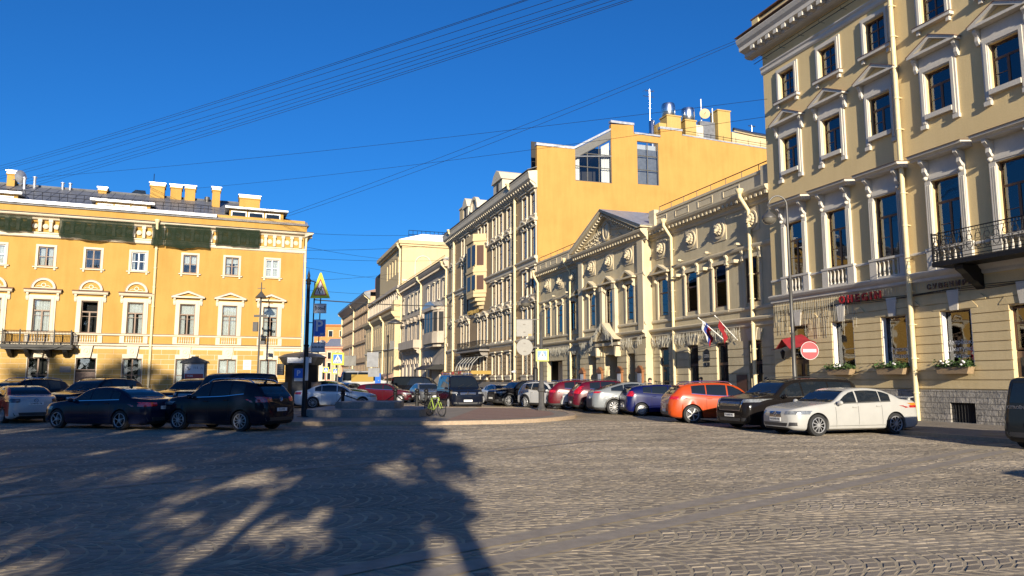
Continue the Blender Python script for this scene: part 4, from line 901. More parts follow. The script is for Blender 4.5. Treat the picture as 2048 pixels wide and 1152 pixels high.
# ================================================================ ORANGE SIDED HOUSE, five storeys
def build_orange():
    s1,s0=101.0,65.95
    r=thing('ornate_house','ornate five storey house with plain orange side wall, bay window and white trim','building',RP(s1,25.3),ROTR)
    X=lambda s:s1-s; W=s1-s0
    cols=[X(s) for s in (98.3,93.3,90.7,85.5,82.9,79.6,77.2,74.4,69.4,66.95)]
    mid=[X(88.2),X(72.2)]
    rows=((2.3,2.1,'2'),(6.1,2.6,'T'),(10.1,2.3,'T'),(13.9,2.75,'T'),(17.95,2.15,'T'))
    holes=[]; specs=[]
    for ri,(z,h,st) in enumerate(rows):
        for x in cols:
            if ri in (2,3) and X(88.8)<x<X(81.5): continue
            if ri==0 and x==cols[0]: continue
            holes.append((x-.58,x+.58,z,z+h)); specs.append((x,z,h,st,ri))
    holes.append((X(98.9),X(97.2),.1,4.2)); holes.append((X(67.5),X(66.2),.1,4.6))
    b=MB(); wall_mb(b,0,W,5.7,21.3,[h for h in holes if h[2]>5],0,.3); b.build('wall',MT['rust'],r)
    b=MB(); wall_mb(b,0,W,-.2,5.7,[h for h in holes if h[2]<5],0,.4)
    zs=[1.9+.42*k for k in range(9)]; courses(b,0,W,zs,[(h[0]-.18,h[1]+.18,h[2],h[3]) for h in holes if h[2]<5],.07,.06); b.build('ground_floor_wall',MT['rust'],r)
    b=MB(); b.box(0,W,-.06,-.001,0,1.3); courses(b,0,W,[0,.5,1.0,1.5],[],.08,.03); b.build('plinth',MT['gran'],r)
    for nm,pr in (('string_course',[(.05,5.2),(.12,5.3),(.12,5.42),(.3,5.55),(.34,5.7),(.05,5.8)]),('string_course',[(.04,9.4),(.1,9.5),(.16,9.65),(.04,9.72)]),('string_course',[(.05,12.95),(.12,13.0),(.14,13.3),(.34,13.45),(.36,13.58),(.05,13.68)]),('string_course',[(.03,17.2),(.08,17.3),(.1,17.42),(.03,17.5)])):
        b=MB(); mould(b,-.02,W+.03,pr); b.build(nm,MT['white'],r)
    b=MB(); mould(b,-.2,W+.04,[(.05,20.4),(.1,20.5),(.12,20.75),(.3,20.9),(.75,21.15),(.85,21.3),(.9,21.75),(.96,21.9),(.96,21.95),(.2,22.1)])
    x=.3
    while x<W: b.extr([(-.7,21.14),(-.7,20.95),(-.35,20.6),(-.1,20.5),(0,20.5),(0,21.14)],'x',x-.11,x+.11); x+=.72
    b.build('cornice',MT['white'],r)
    b=MB(); b.extr([(-1.0,22.11),(-.98,22.16),(4,24.0),(9,24.5),(9,24.4),(4,23.9)],'x',-.2,W-.02); roof=b.build('roof',MT['roofm'],r)
    for x,wd,hh,kind in ((X(76.3),3.2,2.6,0),(X(85.2),3.0,2.1,1),(X(89.6),2.2,2.6,0)):
        b=MB(); b.box(x-wd/2,x+wd/2,-.7,3.0,22.2,22.2+hh*.5)
        if kind==1: b.arch(x,22.3,wd*.42,.35,-.98,-.5,14); b.lathe([(0.001,0),(wd*.42,0)],(x,-.75,22.3),14,0,'y',caps=False)
        else:
            b.extr([(x-wd/2-.2,22.2+hh*.5),(x+wd/2+.2,22.2+hh*.5),(x+wd*.3,22.2+hh*.85),(x,22.2+hh),(x-wd*.3,22.2+hh*.85)],'y',-.9,2.5); b.box(x-.35,x+.35,-.74,-.702,22.45,23.3,1)
        b.build('dormer',[MT['white'],MT['room']],roof)
    b=MB(); b.box(X(98.3),X(96.5),.8,2.2,22.8,25.2); b.box(X(98.4),X(96.4),.7,2.3,25.2,25.4); b.build('chimney',MT['cream'],roof)
    def surA(w,h):
        b=MB()
        for s in (-1,1): b.box(*sorted((s*w/2,s*(w/2+.22))),-.07,0,-.25,h+.2); b.box(*sorted((s*(w/2+.04),s*(w/2+.14))),-.10,-.071,-.1,h)
        b.box(-w/2,w/2,-.14,0,h,h+.22); b.box(-w/2-.35,w/2+.35,-.25,0,-.25,-.1); b.box(-w/2-.3,w/2+.3,-.18,0,-.6,-.251)
        b.box(-w/2-.35,w/2+.35,-.3,0,h+.3,h+.42)
        return b.mesh('window_surround',MT['white'])
    def surB(w,h):
        b=MB()
        for s in (-1,1): b.box(*sorted((s*w/2,s*(w/2+.24))),-.08,0,-.4,h+.2); bracket(b,s*(w/2+.2),h+.5,.5,.3,.18)
        b.box(-w/2,w/2,-.14,0,h,h+.22); pediment_mb(b,w+1.0,h+.5,.55,.4); b.box(-w/2-.35,w/2+.35,-.25,0,-.4,-.2); b.ball((0,-.2,h+.35),.16,.1,.2)
        return b.mesh('window_surround',MT['white'])
    for k,(x,z,h,st,ri) in enumerate(specs):
        window(r,x,z,1.16,h,'2',glass='glass',y=.04,surround=surB if ri in (1,3) else surA,curt=[3,-1,2,-1][k%4])
    # oriel bay over two storeys
    xb0,xb1=X(87.6),X(82.7); b=MB()
    b.extr([(xb0,0),(xb0+.9,-1.35),(xb1-.9,-1.35),(xb1,0)],'z',11.9,18.1); b.extr([(xb0-.15,0),(xb0+.8,-1.5),(xb1-.8,-1.5),(xb1+.15,0)],'z',18.1,18.4)
    b.extr([(xb0+.1,0),(xb0+.95,-1.42),(xb1-.95,-1.42),(xb1-.1,0)],'z',18.4,19.0)
    for k in range(4):
        t=k/4; b.extr([(xb0+.2+t*1.2,0),(xb0+1+t,-1.28*(1-t)-.05),(xb1-1-t,-1.28*(1-t)-.05),(xb1-.2-t*1.2,0)],'z',11.9-.45*(k+1),11.9-.45*k)
    b.extr([(xb0-.1,0),(xb0+.85,-1.45),(xb1-.85,-1.45),(xb1+.1,0)],'z',14.4,14.7); ori=b.build('oriel',MT['cream'],r)
    n=Vector((1.35,.9,0)).normalized()
    for z,h in ((15.2,2.4),(12.3,1.7)):
        b=MB(); 
        for i in range(2):
            x=xb0+1.5+i*2.0; b.box(x,x+1.3,-1.40,-1.352,z,z+h)
        b.build('oriel_window',MT['dull'],ori)
        b=MB(); p=Vector((xb1-.9,-1.35,0)); q=Vector((xb1,0,0)); d=(q-p); a1=p+d*.25+n*.0; a2=p+d*.78
        o=Vector((n.x,-n.y,0))*.03; b.quad(*( [ (a1+o)+Vector((0,0,z)),(a2+o)+Vector((0,0,z)),(a2+o)+Vector((0,0,z+h)),(a1+o)+Vector((0,0,z+h)) ])); b.build('oriel_window',MT['wood'],ori)
    # balcony
    b=MB(); x0,x1=X(91.2),X(81.2); b.box(x0,x1,-1.3,0,5.0,5.2); b.extr([(0,5.0),(-1.1,5.0),(-.9,4.6),(0,4.2)],'x',x0+.6,x0+.9); b.extr([(0,5.0),(-1.1,5.0),(-.9,4.6),(0,4.2)],'x',x1-.9,x1-.6)
    bl=b.build('balcony',MT['gran'],r); b=MB()
    for z in (5.3,6.2): b.tube([(x0+.05,-.05,z),(x0+.05,-1.25,z),(x1-.05,-1.25,z),(x1-.05,-.05,z)],.03,5)
    x=x0+.05
    while x<x1: b.tube([(x,-1.25,5.2),(x,-1.25,6.2)],.016,4); x+=.16
    for k in range(8): b.tube([(x1-.05,-1.2+.15*k,5.2),(x1-.05,-1.2+.15*k,6.2)],.016,4)
    b.build('balcony_railing',MT['iron'],bl)
    # glazed canopy and painted timber frieze over the entrance
    b=MB(); x0,x1=X(95.2),X(80.6)
    b.box(x0,x1,-2.4,-2.2,2.35,2.75); b.box(x1-.2,x1,-2.2,0,2.35,2.75); b.box(x0,x0+.2,-2.2,0,2.35,2.75)
    cn=b.build('entrance_canopy',MT['yellowpaint'],r); b=MB()
    for k in range(6):
        x=X(88.5)+k*1.35; pts=[(x,-2.2,2.75),(x,-1.9,3.6),(x,-1.2,4.3),(x,0,4.6)]; b.tube(pts,.06,5)
    for y,z in ((-2.2,2.78),(-1.9,3.6),(-1.2,4.3)): b.tube([(X(88.5),y,z),(X(81.7),y,z)],.05,5)
    b.build('canopy_glazing_bars',MT['signbk'],cn)
    b=MB(); rnd=random.Random(4)
    for k in range(30):
        x=rnd.uniform(x0,x1-.5); b.box(x,x+rnd.uniform(.2,.5),-2.46,-2.402,2.38,2.38+rnd.uniform(.2,.34),k%3)
    b.build('canopy_ornament',[MT['copper'],MT['red'],MT['white']],cn)
    for s in (73.7,98.5): pipe(r,X(s)+ (1.8 if s<80 else 1.2),22.0,.15,-1.0,-.25,.14)
    # gilded letters row
    b=MB(); x=X(92.5); rnd=random.Random(2)
    add_text(b,'ГРАНД ОТЕЛЬ ЕВРОПА'[:11],.7,(X(87),-.4,9.95),0,.05); b.build('gilded_lettering',MT['yellowpaint'],r)
    # ---- side wall towards the square (plane at x=W), stepped parapet, two large windows
    pts=[(0,-.2),(0,20.9),(.3,24.6),(3.95,24.65),(8.1,27.05),(8.1,27.75),(10.75,27.9),(10.75,27.0),(13.9,26.95),(13.9,27.9),(16.5,27.9),(16.5,27.45),(30,26.9),(30,-.2)]
    b=MB(); win1=[(4.1,21.45),(8.15,21.5),(8.15,26.25),(4.1,23.75)]; 
    def yz(p): return (W,p[0],p[1])
    # wall made of strips so that the two window openings are real holes
    def strip(y0,y1,za,zb_a,zb_b): b.quad((W,y0,za),(W,y1,za),(W,y1,zb_b),(W,y0,zb_a))
    strip(0,4.1,-.2,24.6,24.66); strip(4.1,8.15,-.2,21.45,21.5)
    strip(8.15,10.75,-.2,27.75,27.9); strip(10.75,11.1,-.2,27.0,27.0); strip(11.1,13.6,-.2,21.7,21.75); b.quad((W,11.1,26.3),(W,13.6,26.3),(W,13.6,26.95),(W,11.1,27.0)); strip(13.6,13.9,-.2,26.95,26.95); strip(13.9,16.5,-.2,27.9,27.9); strip(16.5,32,-.2,27.45,26.9)
    for y0,z0,y1,z1 in ((4.1,21.45,4.1,23.7),(8.15,21.5,8.15,26.2),(11.1,21.7,11.1,26.3),(13.6,21.75,13.6,26.3),(4.1,21.45,8.15,21.5),(11.1,21.7,13.6,21.75),(11.1,26.3,13.6,26.3)):
        b.quad((W,y0,z0),(W,y1,z1),(W-.3,y1,z1),(W-.3,y0,z0))
    # returns of the stepped parapet
    for y,za,zb_ in ((0.02,20.9,24.6),(8.15,26.2,27.75),(10.75,27,27.9),(13.9,26.95,27.9)): b.quad((W,y,za),(W-.45,y,za),(W-.45,y,zb_),(W,y,zb_))
    sw=b.build('side_wall',MT['oran'],r)
    b=MB(); b.box(W-.45,W+.06,-.06,4.0,24.66,24.92); b.box(W-.45,W+.06,8.1,10.8,27.91,28.16); b.box(W-.45,W+.05,10.8,13.85,27.01,27.2); b.box(W-.45,W+.06,13.85,16.55,27.91,28.16)
    b.extr([(16.55,27.46),(32,26.91),(32,27.05),(16.55,27.6)],'x',W-.45,W+.05); b.extr([(4.0,24.68),(8.1,27.08),(8.1,27.3),(4.0,24.92)],'x',W-.45,W+.05); b.build('parapet_cap',MT['zinc'],sw)
    # sloping glazed gable between parapets
    b=MB(); b.quad((W-.1,4.1,23.75),(W-.1,8.15,26.2),(W-.1,8.15,27.05),(W-.1,4.1,24.66)); b.build('gable_panel',MT['signbk'],sw)
    def fr(b,y0,z0,y1,z1,t=.05): 
        b.tube([(W-.12,y0,z0),(W-.12,y1,z1)],t,4)
    b=MB()
    for y in (4.12,5.5,6.8,8.12): fr(b,y,21.5,y,23.75+(y-4.1)*.605)
    for z in (21.5,23.0,24.4): fr(b,4.1 if z<23.8 else 5.2,z,8.15,z+.03)
    fr(b,4.1,23.75,8.15,26.2); f=b.build('studio_window',MT['signbk'],sw)
    b=MB(); b.poly([(W-.16,4.1,21.45),(W-.16,8.15,21.5),(W-.16,8.15,26.2),(W-.16,4.1,23.75)]); b.build('studio_pane',MT['glassl'],f)
    b=MB()
    for ya,yb in ((4.15,4.75),(7.2,8.1)):
        vs=[];fs=[]
        for i in range(11):
            y=ya+(yb-ya)*i/10; vs+=[(W-.5+.05*math.sin(i*2.1),y+ (0.5 if ya<5 else -.35)*0,21.6),(W-.5+.05*math.sin(i*2.1),y-(0.5*0),min(23.6+(y-4.1)*.58,26))]
        for i in range(10): fs.append((2*i,2*i+2,2*i+3,2*i+1))
        b.add(vs,fs)
    b.build('curtain',MT['curt'],f)
    b=MB()
    for y in (11.12,12.35,13.58): fr(b,y,21.75,y,26.3)
    for z in (21.75,23.3,24.8,26.27): fr(b,11.1,z,13.6,z)
    f=b.build('side_window',MT['signbk'],sw); b=MB(); b.quad((W-.16,11.1,21.7),(W-.16,13.6,21.7),(W-.16,13.6,26.3),(W-.16,11.1,26.3)); b.build('side_pane',MT['glassl'],f)
    b=MB()
    for k in range(3): b.box(W-.6,W-.5,11.15,13.55,21.8+k*1.5,23.1+k*1.5)
    b.build('blind',MT['signg'],f)
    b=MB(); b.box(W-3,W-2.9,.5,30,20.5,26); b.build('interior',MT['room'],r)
    # flat roof behind parapet + plant
    b=MB(); b.box(W-9,W-.46,16,32,25.5,26.8); b.box(.2,W-.46,9,32,20,25.6); fr_=b.build('flat_roof',MT['roofm'],r)
    b=MB(); b.tube([(W-.2,16.6,28.1),(W-.2,32,27.55)],.03,4); b.tube([(W-.2,16.6,27.85),(W-.2,32,27.3)],.02,4)
    for k in range(10): b.tube([(W-.2,17+k*1.6,27.3),(W-.2,17+k*1.6,28.05)],.025,4)
    b.build('roof_railing',MT['iron'],fr_)
    # measured on a plane 9 m behind the side wall
    P=lambda n_,z:(W-9.0,n_-25.3,z)
    def ch(n0,n1,z0,z1,mat='oranw',name='chimney',d=1.6,cap=False):
        b=MB(); x,y0,_=P(n0,0); y1=n1-25.3; b.box(x-d/2,x+d/2,y0,y1,z0,z1); 
        if cap: b.box(x-d/2-.08,x+d/2+.08,y0-.08,y1+.08,z1,z1+.15)
        return b.build(name,MT[mat],fr_)
    ch(45.0,46.9,26.6,32.9,cap=True); ch(43.9,44.9,26.6,31.9); ch(47.5,49.0,26.6,32.6,cap=True); ch(52.1,53.9,26.6,34.4,cap=True); ch(54.2,66,26.6,32.0,'cream','penthouse_wall',1.2)
    ch(48.6,50.1,26.6,32.3,'white','white_vent_block',1.2); ch(49.9,52.0,29,33.0,'roofm','air_duct',.6)
    b=MB()
    for n_,z0,z1,rr in ((45.7,33.1,34.75,.83),(48.4,32.9,34.5,.83)):
        b=MB(); x,y,_=P(n_,0); b.lathe([(rr*.8,z0-.2),(rr,z0),(rr,z1-.35),(rr*.9,z1-.1),(rr*.5,z1)],(x,y,0),18); b.build('vent_cowl',MT['steel'],fr_,smooth=40)
    b=MB(); x,y,_=P(43.4,0); b.lathe([(.35,27),(.35,32.2),(.2,32.4)],(x,y,0),12); b.build('steel_flue',MT['steel'],fr_,smooth=40)
    b=MB(); x,y,_=P(43.2,0); b.tube([(x,y,27),(x,y,36.2)],.05,5); b.tube([(x,y-.6,36.0),(x,y+.6,36.0)],.04,4); b.tube([(x,y-.9,35.3),(x,y+.6,35.3)],.04,4)
    for k in range(4): b.tube([(x-.4,y-.7+.35*k,36.0),(x+.4,y-.7+.35*k,36.0)],.02,4)
    b.build('aerial',MT['steel'],fr_)
    for n_,z in ((50.3,35.9),(51.9,34.9)): b=MB(); x,y,_=P(n_,0); b.tube([(x,y,27),(x,y,z)],.07,6); b.build('vent_pipe',MT['white_d'],fr_)
    b=MB(); x,y,_=P(50.6,0); b.lathe([(.001,0),(.4,.08),(.62,.22),(.64,.22),(.64,.2)],(0,0,0),18,0,'y',caps=False); b.tube([(0,.2,0),(0,-.5,0)],.03,4); b.build('satellite_dish',MT['cream'],fr_,loc=(x+.7,y-.2,33.9),rot=(0,.2,1.2),smooth=40)
    b=MB(); x,y,_=P(57.6,0); b.tube([(x,y,32),(x,y,33.4)],.05,5); b.tube([(x,y-.5,33.3),(x,y+.5,33.3)],.08,5); b.build('aerial',MT['steel'],fr_)
    b=MB(); x,y,_=P(54.3,0); b.tube([(x+.8,y,32.25),(x+.8,y+3,32.0),(x+.8,y+6,31.9),(x+.8,y+12,31.6)],.25,8); b.build('air_duct',MT['steel'],fr_,smooth=40)
    return r
build_orange()
# ================================================================ GREY HOUSE with bay window
def plainsur(w,h):
    b=MB()
    for s in (-1,1): b.box(*sorted((s*w/2,s*(w/2+.22))),-.07,0,-.2,h+.2)
    b.box(-w/2,w/2,-.07,0,h,h+.22); b.box(-w/2-.3,w/2+.3,-.22,0,-.22,-.08); b.box(-w/2-.3,w/2+.3,-.26,0,h+.28,h+.4)
    return b.mesh('window_surround',MT['white'])
def toothsur(w,h):
    b=MB()
    for s in (-1,1): b.box(*sorted((s*w/2,s*(w/2+.22))),-.07,0,-.2,h+.2)
    b.box(-w/2,w/2,-.07,0,h,h+.22); pediment_mb(b,w+.9,h+.35,.85,.5)
    return b.mesh('window_surround',MT['grey4'])
def shell(r,W,depth,H,mat):
    b=MB()
    for x in (0,W): b.quad((x,0,-.2),(x,depth,-.2),(x,depth,H),(x,0,H))
    return b.build('side_wall',MT[mat],r)
def build_grey():
    s1,s0=137.0,101.05
    r=thing('grey_house','grey stone three storey house with a rounded bay window and pointed window hoods','building',RP(s1,25.35),ROTR)
    X=lambda s:s1-s; W=s1-s0
    top=[X(s) for s in (134.6,129.6,126.4,123.2,120.2,114.0,110.4,107.2,103.9)]
    mid=[X(s) for s in (134.6,129.8,126.6,123.5,119.8,117)]
    arch=[X(s) for s in (134.5,131,127.5,124,120.5,115,112)]
    holes=[(x-.55,x+.55,13.7,16.1) for x in top]+[(x-.55,x+.55,8.4,11.1) for x in mid]+[(x-.8,x+.8,.3,4.6) for x in arch]+[(X(105.5)-.7,X(105.5)+.7,.2,4)]
    b=MB(); wall_mb(b,0,W,-.2,17.6,holes,0,.45); b.build('wall',MT['grey4'],r)
    for k in arch:
        b=MB(); b.arch(k,4.4,.8,.28,-.16,-.001,10); b.box(k-.8,k+.8,-.02,.3,4.55,4.8); b.build('arch_surround',MT['grey4'],r)
        o=window(r,k,.3,1.6,4.3,'2',y=.35,glass='glass')
    for k,x in enumerate(top): window(r,x,13.7,1.1,2.4,'T',y=.03,surround=plainsur,curt=[3,-1][k%2])
    for k,x in enumerate(mid): window(r,x,8.4,1.1,2.7,'T',y=.03,surround=toothsur,curt=[3,-1][k%2])
    for pr in ([(.05,6.3),(.15,6.4),(.2,6.6),(.3,6.75),(.05,6.85)],[(.05,12.3),(.12,12.4),(.18,12.6),(.05,12.7)]):
        b=MB(); mould(b,0,W,pr); b.build('string_course',MT['grey4'],r)
    b=MB(); mould(b,-.1,W,[(.05,17.2),(.15,17.35),(.2,17.7),(.7,18.1),(.85,18.4),(.9,18.6),(.1,18.75)])
    x=.2
    while x<W: b.box(x,x+.2,-.62,-.201,17.72,18.0); x+=.5
    b.build('cornice',MT['grey4'],r)
    b=MB(); b.extr([(-.95,18.76),(4,20.2),(10,20.2),(10,18.5),(0,18.5)],'x',0,W); roof=b.build('roof',MT['roofm'],r)
    b=MB(); b.tube([(0,-.6,19.3),(W,-.6,19.3)],.03,4); x=0
    while x<W: b.tube([(x,-.6,18.8),(x,-.6,19.3)],.02,4); x+=.7
    b.build('roof_railing',MT['iron'],roof)
    # bay
    x0,x1=X(112.5),X(103.2); b=MB(); pr=[(x0,0),(x0+.5,-1.0),(x0+1.6,-1.5),(x1-1.6,-1.5),(x1-.5,-1.0),(x1,0)]
    b.extr(pr,'z',7.0,8.5); b.extr([(p[0]*.98+.02*(x0+x1)/2,p[1]*.9) for p in pr],'z',8.5,11.8); b.extr([(p[0],p[1]*1.08) for p in pr],'z',11.8,12.3); b.extr([(p[0]*.8+.2*(x0+x1)/2,p[1]*.8) for p in pr],'z',6.5,7.0)
    bay=b.build('bay',MT['grey4'],r); b=MB(); b.extr([(x0,12.3),(x1,12.3),((x0+x1)/2+1.5,13.2),((x0+x1)/2-1.5,13.2)],'y',-1.5,0); b.build('bay_roof',MT['zinc'],bay)
    b=MB(); 
    for k in range(3): b.box(x0+2+k*1.9,x0+3.5+k*1.9,-1.37,-1.352,8.7,11.5)
    c=Vector(((x1-.5)*.98+.02*(x0+x1)/2,-.9,0)); d=Vector(((x1)*.98+.02*(x0+x1)/2,0,0)); e=d-c; n=Vector((.87,-.49,0))*.03
    b.quad(*[(c+e*.15+n)+Vector((0,0,8.7)),(c+e*.85+n)+Vector((0,0,8.7)),(c+e*.85+n)+Vector((0,0,11.5)),(c+e*.15+n)+Vector((0,0,11.5))])
    c=Vector(((x1-1.6)*.98+.02*(x0+x1)/2,-1.35,0)); d=Vector(((x1-.5)*.98+.02*(x0+x1)/2,-.9,0)); e=d-c; n=Vector((.38,-.92,0))*.03
    b.quad(*[(c+e*.1+n)+Vector((0,0,8.7)),(c+e*.9+n)+Vector((0,0,8.7)),(c+e*.9+n)+Vector((0,0,11.5)),(c+e*.1+n)+Vector((0,0,11.5))])
    b.build('bay_window',MT['dull'],bay)
    # stone balcony, porch lamp house, pipes
    b=MB(); b.box(X(132.2),X(118.8),-1.4,0,6.9,7.1); b.box(X(132.2),X(118.8),-1.4,-1.2,7.1,8.2); b.box(X(119),X(118.8),-1.2,0,7.1,8.2)
    for k in range(6): bracket(b,X(131.5)+k*2.4,6.9,.9,1.2,.4)
    b.build('balcony',MT['grey4'],r)
    b=MB(); b.extr([(-2.6,3.2),(-1.3,3.9),(0,3.9),(0,3.2)],'x',X(112.5),X(103.5)); 
    for x in (X(112.2),X(103.8)): b.box(x-.12,x+.12,-2.5,-2.26,.1,3.2)
    b.build('porch',MT['iron'],r)
    for s in (136.6,118.9,101.8): pipe(r,X(s),18.3,.2,-.9,-.2,.16)
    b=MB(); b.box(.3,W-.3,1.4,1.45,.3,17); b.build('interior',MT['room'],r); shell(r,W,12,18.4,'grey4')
build_grey()
# ================================================================ CREAM HOUSE: low wing and tall block
def build_cream():
    s1,s0=176.0,137.05
    r=thing('cream_house','cream house with a tall upper block carrying two blind arches and a low balustraded wing','building',RP(s1,25.0),ROTR)
    X=lambda s:s1-s; W=s1-s0; Y=-.9
    xs=[W-2.2-2.6*k for k in range(14)]
    holes=[(x-.5,x+.5,8.7,12.5) for x in xs]+[(x-.5,x+.5,2.6,6.2) for x in xs]
    b=MB(); wall_mb(b,0,W,-.2,14.0,holes,Y,.4); b.quad((W,Y,-.2),(W,1,-.2),(W,1,14),(W,Y,14)); b.box(W-.01,W+.02,Y+.15,.6,2.6,13.6); b.build('wall',MT['cream'],r)
    for k,x in enumerate(xs):
        window(r,x,8.7,1.0,3.8,'T',y=Y+.05,curt=3 if k%2 else -1); window(r,x,2.6,1.0,3.6,'T',y=Y+.05)
    for z in (7.4,2.0):
        b=MB(); b.box(-.1,W+.12,Y-.18,.8,z,z+.3); b.build('string_course',MT['white'],r)
    b=MB(); b.extr([(Y-.2,13.4),(Y-.7,14.0),(Y-.8,14.4),(.9,14.5),(.9,13.4)],'x',-.2,W+.35); b.build('cornice',MT['cream'],r)
    b=MB(); b.box(W-2.6,W+.2,Y-.2,1.0,14.5,15.8); b.arch(W-.6,15.6,.5,.5,Y-.25,.5,10); b.ball((W+.2,Y+.4,15.9),.25,.7,.7); b.build('parapet',MT['cream'],r)
    b=MB(); b.extr([(-.8,3.0),(-2.6,2.2),(-2.6,1.9),(-.8,2.2)],'x',W-18,W-.5); b.build('entrance_awning',MT['roofr'],r)
    # blind wide pilastered storey above with balustrade niches
    b=MB(); b.box(0,W,.3,1.0,14,19); x=0
    while x<W: b.box(x,x+.5,-.2,.3,16.2,18.7); x+=2.2
    b.box(0,W,-.5,.31,18.8,19.4); b.box(0,W,-.5,.3,15.7,16.1); b.build('upper_storey',MT['grey4'],r)
    # tall block
    tx=X(163); b=MB(); th=[(W-3.5-3.2*k-.6,W-3.5-3.2*k+.6,22.2,25.4) for k in range(5)]
    wall_mb(b,tx,W-.02,19,27.3,th,.25,.4); b.quad((W-.02,.25,10),(W-.02,16,10),(W-.02,16,27.3),(W-.02,.25,27.3)); b.quad((tx,.25,10),(tx,16,10),(tx,16,27.3),(tx,.25,27.3)); blk=b.build('tower_block',MT['cream'],r)
    for h in th: o=window(blk,(h[0]+h[1])/2,22.2,1.2,3.2,'T',y=.45,surround=None)
    b=MB(); b.box(tx-.6,W+.6,-.5,16.5,27.3,28.0); b.box(tx-.3,W+.3,-.2,16.3,26.9,27.3); b.build('tower_cornice',MT['cream'],blk)
    b=MB(); b.extr([(-.5,28.01),(16.5,28.01),(12,29.3),(4,29.3)],'x',tx-.4,W+.4); rf=b.build('tower_roof',MT['zinc'],blk)
    b=MB()
    for z in (29.2,30.0): b.tube([(W-.3,1.5,z),(W-.3,14,z)],.05,4)
    for k in range(16): b.tube([(W-.3,1.5+k*.83,28.6),(W-.3,1.5+k*.83,30.0)],.04,4)
    b.build('roof_railing',MT['iron'],rf)
    for y in (4.3,9.2):
        b=MB()
        vs=[(W,y-1.5+1.5*(1-math.cos(a)),23.6+1.5*math.sin(a)) for a in [PI*k/12 for k in range(13)]]
        b.tube([(W,y-1.5,20.6)]+vs+[(W,y+1.5,20.6)],.16,5); b.build('blind_arch',MT['white'],blk)
    b=MB(); b.box(W-.02,W+.15,.3,16,20.2,20.5); b.build('string_course',MT['white'],blk)
    pipe(r,W-.3,27.2,14.5,-.6,-.1,.2); pipe(r,W-12,14.2,.2,Y-.8,Y-.2,.17); pipe(r,W-27,14.2,.2,Y-.8,Y-.2,.17)
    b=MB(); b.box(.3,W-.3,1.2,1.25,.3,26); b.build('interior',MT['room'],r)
    b=MB(); b.box(tx-4.0,tx-3.0,1,2.0,19,22.6); b.build('chimney',MT['oldred'],r)
build_cream()
# ================================================================ TAN HOUSE at the far end of the row
def build_tan():
    s1,s0=235.0,176.1
    r=thing('tan_house','tall tan house far along the street with close rows of windows under a dark cornice','building',RP(s1,25.0),ROTR)
    W=s1-s0; xs=[1.8+2.8*k for k in range(21)]; holes=[]
    for x in xs:
        for z,h in ((2,3.4),(7.2,3),(11.6,2.8),(15.6,2.5),(18.8,1.6)): holes.append((x-.55,x+.55,z,z+h))
    b=MB(); wall_mb(b,0,W,-.2,21.5,holes,0,.5); b.build('wall',MT['tan'],r); shell(r,W,14,21.5,'tan')
    cnt=0
    for h in holes:
        if cnt<100:
            window(r,(h[0]+h[1])/2,h[2],1.1,h[3]-h[2],'1',y=.06,glass='glass')
        cnt+=1
    b=MB()
    for k,h in enumerate(holes):
        if k>=100: b.box(h[0],h[1],.06,.09,h[2],h[3])
        b.box(h[0]-.25,h[1]+.25,-.3,-.001,h[3]+.15,h[3]+.5) if False else None
    b.build('window_panes',MT['cgl'],r)['kind']='stuff'
    for z in (6,10.8,14.8,18.2):
        b=MB(); b.box(0,W+.1,-.35,.0,z,z+.35); b.build('string_course',MT['tan'],r)
    b=MB(); b.extr([(0,20.7),(-.4,21),(-1.5,21.9),(-1.5,22.3),(0,22.6)],'x',-.5,W+.5); b.build('cornice',MT['roofm'],r)
    b=MB(); b.extr([(-1.4,22.5),(6,24.5),(13,22.5)],'x',0,W); rf=b.build('roof',MT['roofr'],r)
    b=MB(); b.box(W-6,W-4,2,4,23,26.5); b.build('chimney',MT['oldred'],rf)
    for x in (.5,30,W-.6): pipe(r,x,21.8,.2,-1.2,-.2,.2)
build_tan()
# ================================================================ houses closing the street
def far_house(name,label,x0,x1,y,base,top,mat,rows,cols,roofmat,rh,wh=2.0,ww=1.2,d=14,stc=None):
    W=x1-x0; r=thing(name,label,'building',(x0,y,0),0); holes=[]
    for j in range(rows):
        for i in range(cols):
            cx=W*(i+.5)/cols; z=1.2+(top-2)*j/rows; holes.append((cx-ww/2,cx+ww/2,z+.6,z+.6+wh))
    b=MB(); wall_mb(b,0,W,-.2,top,holes,0,.4); 
    for x in (0,W): b.quad((x,0,-.2),(x,d,-.2),(x,d,top),(x,0,top))
    b.build('wall',MT[mat],r)
    for h in holes:
        g=tmpl(('fw',ww,wh),lambda:(lambda b:(b.box(-ww/2,ww/2,0,.06,0,wh),b.mesh('window',MT['cgl']))[1])(MB())); o=link('window',g,r,((h[0]+h[1])/2,.3,h[2]))
        s=tmpl(('fs',ww,wh),lambda:(lambda b:([b.box(*sorted((q*ww/2,q*(ww/2+.2))),-.1,0,-.2,wh+.25) for q in (-1,1)],b.box(-ww/2,ww/2,-.1,0,wh,wh+.25),b.mesh('window_surround',MT['white']))[2])(MB())); link('window_surround',s,o,(0,-.3,0))
    b=MB(); b.extr([(0,top-.5),(-.3,top-.3),(-.7,top),(-.7,top+.3),(0,top+.4)],'x',-.4,W+.4); b.build('cornice',MT[stc or mat],r)
    if rh>0: b=MB(); b.extr([(-.6,top+.4),(d/2,top+rh),(d,top+.4)],'x',-.3,W+.3); b.build('roof',MT[roofmat],r)
    return r
r=far_house('brick_block','big plain orange brick block rising above the far end of the street',-77,-47,288,0,22.8,'brick',5,7,'roofm',0,2.2,1.5,30)
